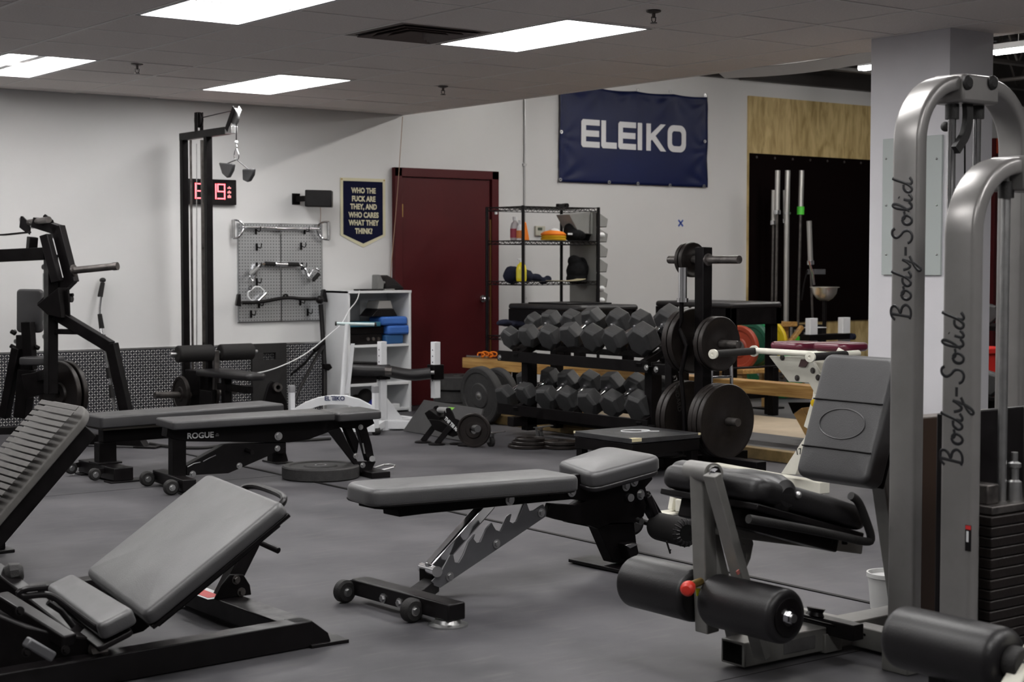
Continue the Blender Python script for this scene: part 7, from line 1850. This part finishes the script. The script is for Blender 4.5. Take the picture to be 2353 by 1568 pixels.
# ================================================================== SILVER ARCHED TOWERS
SC = {
 'B': ([[(0, 0), (.10, .98)], [(-.12, .8), (.02, 1.0), (.3, 1.02), (.42, .85), (.3, .62), (.08, .52), (.36, .46), (.46, .25), (.34, .04), (.1, -.02), (-.08, .06)]], .62),
 'o': ([[(.2, .5), (.05, .42), (0, .2), (.08, .02), (.22, .0), (.34, .16), (.36, .36), (.24, .5), (.2, .42), (.32, .34), (.5, .4)]], .5),
 'd': ([[(.3, .44), (.12, .44), (0, .22), (.06, .02), (.2, .04), (.34, .3), (.5, .9), (.55, 1.0)], [(.34, .3), (.3, .08), (.4, 0), (.55, .14)]], .6),
 'y': ([[(0, .4), (.06, .12), (.16, .04), (.28, .2), (.38, .46)], [(.38, .46), (.3, .0), (.14, -.4), (0, -.5), (-.04, -.36), (.14, -.14), (.5, .1)]], .52),
 '-': ([[(0, .3), (.32, .3)]], .5),
 'S': ([[(.5, .86), (.42, 1.0), (.24, .98), (.14, .78), (.24, .56), (.42, .4), (.42, .12), (.24, -.04), (.02, .04), (-.04, .2)]], .62),
 'l': ([[(0, .14), (.2, .5), (.3, .88), (.22, 1.02), (.12, .8), (.06, .3), (.1, .04), (.22, .02), (.34, .16)]], .38),
 'i': ([[(.06, .42), (.0, .12), (.06, 0), (.18, .08), (.24, .18)], [(.13, .66), (.145, .68)]], .3)}
def script_text(word, o, xd, ud, length, par, m, r=.0034):
    """brush lettering built from strokes; o = baseline start"""
    adv = sum(SC[c][1] for c in word); k = length / adv; cur = 0; nn_ = xd.cross(ud)
    for ch in word:
        st, a = SC[ch]; mb = MB()
        for s_ in st: mb.tube([o + xd * ((cur + p[0]) * k) + ud * (p[1] * k * .92) + nn_ * .001 for p in s_], 1, smooth=2, flat=(r * 2.1, .0016, nn_)) if False else mb.tube([o + xd * ((cur + p[0]) * k) + ud * (p[1] * k * .92) for p in s_], r, n=6, smooth=2)
        for v in mb.bm.verts:      # press the strokes flat on to the face
            d = (v.co - o).dot(nn_); v.co -= nn_ * d * .72
        obj('letter', mb, m, par, bev=0); cur += a
def arch(xl, yn, zt_, xr, t, Ry=.17, wy=.10, wx=.046, z0=.06):
    yc = yn + wy / 2; a, b_ = xl + wx / 2, xr + wx / 2; zc = zt_ - wx / 2; pts = [V((a, yc, z0)), V((a, yc, zc - Ry - .4))]
    for k in range(11): th_ = math.pi - math.pi / 2 * k / 10; pts.append(V((a + Ry + Ry * math.cos(th_), yc, zc - Ry + Ry * math.sin(th_))))
    for k in range(11): th_ = math.pi / 2 - math.pi / 2 * k / 10; pts.append(V((b_ - Ry + Ry * math.cos(th_), yc, zc - Ry + Ry * math.sin(th_))))
    pts += [V((b_, yc, zc - Ry - .4)), V((b_, yc, z0))]
    # tube with softly rounded section
    mb = MB(); rings = []
    sec = rrect(wy, wx, .012, 3)
    for i, p in enumerate(pts):
        tg = (pts[min(i + 1, len(pts) - 1)] - pts[max(0, i - 1)]).normalized(); u2 = tg.cross(Yv).normalized()
        rings.append([mb.bm.verts.new(p + Yv * q[0] + u2 * q[1]) for q in sec])
    m_ = len(sec)
    for A, B in zip(rings, rings[1:]):
        for k in range(m_): mb.bm.faces.new((A[k], A[(k + 1) % m_], B[(k + 1) % m_], B[k]))
    mb.bm.faces.new(rings[0][::-1]); mb.bm.faces.new(rings[-1])
    return obj('arched_frame', mb, grey_m, t, bev=0, ang=40)
ink = mat('black_print', (.008, .008, .01), .4)
y1_ = 3.10; x1_ = aty(2108, 500, y1_).x; zt1_ = aty(2210, 172, y1_).z
t = thing('weight_tower', 'taller silver arched weight tower left of the other, with black script lettering', 'gym machine', (x1_ + .25, y1_ + .05, 0))
ar = arch(x1_, y1_, zt1_, aty(2290, 400, 3.2).x + .0, t, Ry=.185)
xr_ = aty(2283, 400, 3.2).x
b0, b1 = atx(2071, 728, x1_), atx(2085, 405, x1_)
script_text('Body-Solid', V((x1_ - .0005, b0.y - .036, b0.z)), Zv, Yv, b1.z - b0.z, ar, ink, .0046)
bx0, bx1 = aty(2206, 200, y1_).x, aty(2290, 200, y1_).x
obj('top_bracket', MB().bb((bx0, y1_ - .012, aty(2245, 238, y1_).z), (bx1, y1_ + .11, zt1_ + .004)), grey_m, t, .01)
for u in (2222, 2279): c = aty(u, 190, y1_ - .012); obj('rubber_plug', MB().lathe(c, (0, -1, 0), [(0, .0), (0, .022), (.006, .022), (.012, .014), (.012, 0)], n=22), rubber_m, t, bev=0)
for u in (2188, 2246):
    c = aty(u, 240, y1_ + .05); obj('guide_rod', MB().cyl((c.x, c.y, .1), (c.x, c.y, zt1_ - .05), .0125, n=18), chrome_m, t, bev=0)
    obj('rubber_cap', MB().cyl((c.x, c.y, c.z - .045), (c.x, c.y, c.z + .0), .021, n=18), rubber_m, t, bev=0)
st = [aty(u, v, y1_ + .03) for u, v in ((2222, 225), (2225, 270), (2218, 310), (2205, 330), (2196, 345))]
obj('drive_belt', MB().tube(st, 1, smooth=2, flat=(.03, .018, (0, 1, 0))), rubber_m, t, bev=0)
obj('side_plug', MB().sph(aty(2173, 291, y1_ + .1), .016, n=10), rubber_m, t, bev=0)
obj('pull_cable', MB().tube([aty(2217, 330, y1_ + .05), aty(2217, 700, y1_ + .05)], .003, n=6), black_m, t, bev=0)
obj('stack_shroud', MB().bb((x1_ + .06, y1_ + .02, .06), (xr_ - .02, y1_ + .09, aty(2140, 955, y1_ + .05).z)), mat('dark_brown_panel', (.035, .018, .01), .5), t, .004)
obj('base_beam', MB().bb((x1_ - .02, y1_ - .0, 0), (xr_ + .08, y1_ + .10, .06)), taupe_m, t, .004)
y2_ = 2.63; x2_ = aty(2236, 700, y2_).x; zt2_ = aty(2300, 357, y2_).z
t = thing('weight_tower', 'shorter silver arched weight tower nearest the right picture edge, with a weight stack', 'gym machine', (x2_ + .25, y2_ + .05, 0))
ar = arch(x2_, y2_, zt2_, x2_ + .52, t, Ry=.185)
b0, b1 = atx(2187, 1062, x2_), atx(2205, 715, x2_)
script_text('Body-Solid', V((x2_ - .0005, b0.y - .034, b0.z)), Zv, Yv, b1.z - b0.z, ar, ink, .0043)
obj('sticker', MB().bb((x2_ - .001, atx(2229, 1240, x2_).y - .004, atx(2229, 1268, x2_).z), (x2_, atx(2218, 1240, x2_).y, atx(2229, 1208, x2_).z)), satin_m, t, bev=0)
obj('sticker', MB().bb((x2_ - .0015, atx(2229, 1240, x2_).y - .003, atx(2229, 1218, x2_).z), (x2_ - .001, atx(2219, 1240, x2_).y, atx(2229, 1209, x2_).z)), mat('sign_red', (.55, .02, .02)), t, bev=0)
obj('sticker', MB().bb((x2_ - .0015, atx(2229, 1240, x2_).y + .004, atx(2229, 1247, x2_).z), (x2_ - .001, atx(2221, 1240, x2_).y, atx(2229, 1222, x2_).z)), lam_m, t, bev=0)
obj('top_bracket', MB().bb((x2_ + .2, y2_ - .012, zt2_ - .09), (x2_ + .34, y2_ + .11, zt2_ + .004)), grey_m, t, .01)
obj('rubber_plug', MB().lathe(V((x2_ + .225, y2_ - .012, zt2_ - .04)), (0, -1, 0), [(0, 0), (0, .022), (.006, .022), (.012, .014), (.012, 0)], n=22), rubber_m, t, bev=0)
for u in (2312, 2372):
    c = aty(u, 430, y2_ + .05); obj('guide_rod', MB().cyl((c.x, c.y, .1), (c.x, c.y, zt2_ - .04), .0125, n=18), steel_m, t, bev=0)
    obj('rubber_cap', MB().cyl((c.x, c.y, c.z - .03), (c.x, c.y, c.z + .015), .021, n=18), rubber_m, t, bev=0)
# weight stack: separate slabs
sxa = aty(2248, 1200, y2_ + .02).x + .0; 
zt3 = aty(2300, 1180, y2_).z
for k in range(13):
    z = zt3 - .028 * (k + 1)
    obj('weight_slab', MB().bb((x2_ + .065, y2_ - .02, z), (x2_ + .40, y2_ + .13, z + .0255)), iron_m, t, .003)
obj('top_slab', MB().bb((x2_ + .08, y2_ - .01, zt3), (x2_ + .38, y2_ + .12, zt3 + .022)), dsteel_m, t, .003)
obj('stack_collar', MB().bb((x2_ + .10, y2_ + .02, zt3 + .022), (x2_ + .15, y2_ + .09, zt3 + .075)), dsteel_m, t, .004)
c = aty(2330, 1140, y2_ + .04); obj('selector_rod', MB().lathe((c.x, c.y, zt3 + .022), Zv, [(0, 0), (0, .022), (.05, .02), (.055, .012), (.085, .012), (.09, .018), (.10, .018), (.105, .009), (.13, .009), (.13, 0)], n=18), steel_m, t, bev=0)
obj('back_shroud', MB().bb((x2_ + .06, y2_ + .14, .06), (x2_ + .46, y2_ + .16, aty(2300, 938, y2_ + .15).z)), satin_m, t, .004)
obj('base_beam', MB().bb((x2_ - .02, y2_, 0), (x2_ + .6, y2_ + .1, .06)), taupe_m, t, .004)
# near rollers at the picture corner
t = thing('leg_curl_arm', 'thick black roller pads on a cream arm at the bottom right corner', 'gym machine', (2.95, 2.3, 0))
ra_, rb2 = aty(2062, 1462, 2.62), aty(2232, 1500, 2.30)
ra_.z = rb2.z = (ra_.z + rb2.z) / 2; xx_ = (ra_.x + rb2.x) / 2
rA = V((xx_, 2.57, ra_.z)); rB = V((xx_, 2.24, ra_.z))
roller('foam_roller', rA, rB, .077, gloss_vinyl_m, t, .03)
obj('roller_bar', MB().cyl((xx_, 2.5, ra_.z), (xx_, 1.9, ra_.z), .0125, n=14), steel_m, t, bev=0)
obj('hub', MB().cyl((xx_, 2.24, ra_.z), (xx_, 2.2, ra_.z), .04, n=22), rubber_m, t, .004)
roller('foam_roller', V((xx_ - .0, 2.13, ra_.z - .01)), V((xx_ - .0, 1.85, ra_.z - .01)), .077, gloss_vinyl_m, t, .03)
obj('cream_arm', MB().beam((xx_ + .25, 2.2, ra_.z + .22), (xx_ - .06, 2.2, ra_.z - .05), .02, .05, up=Yv), cream_m, t, .004)
obj('arm_post', MB().bb((xx_ + .02, 2.44, 0.0), (xx_ + .06, 2.49, ra_.z)), satin_m, t, .004)
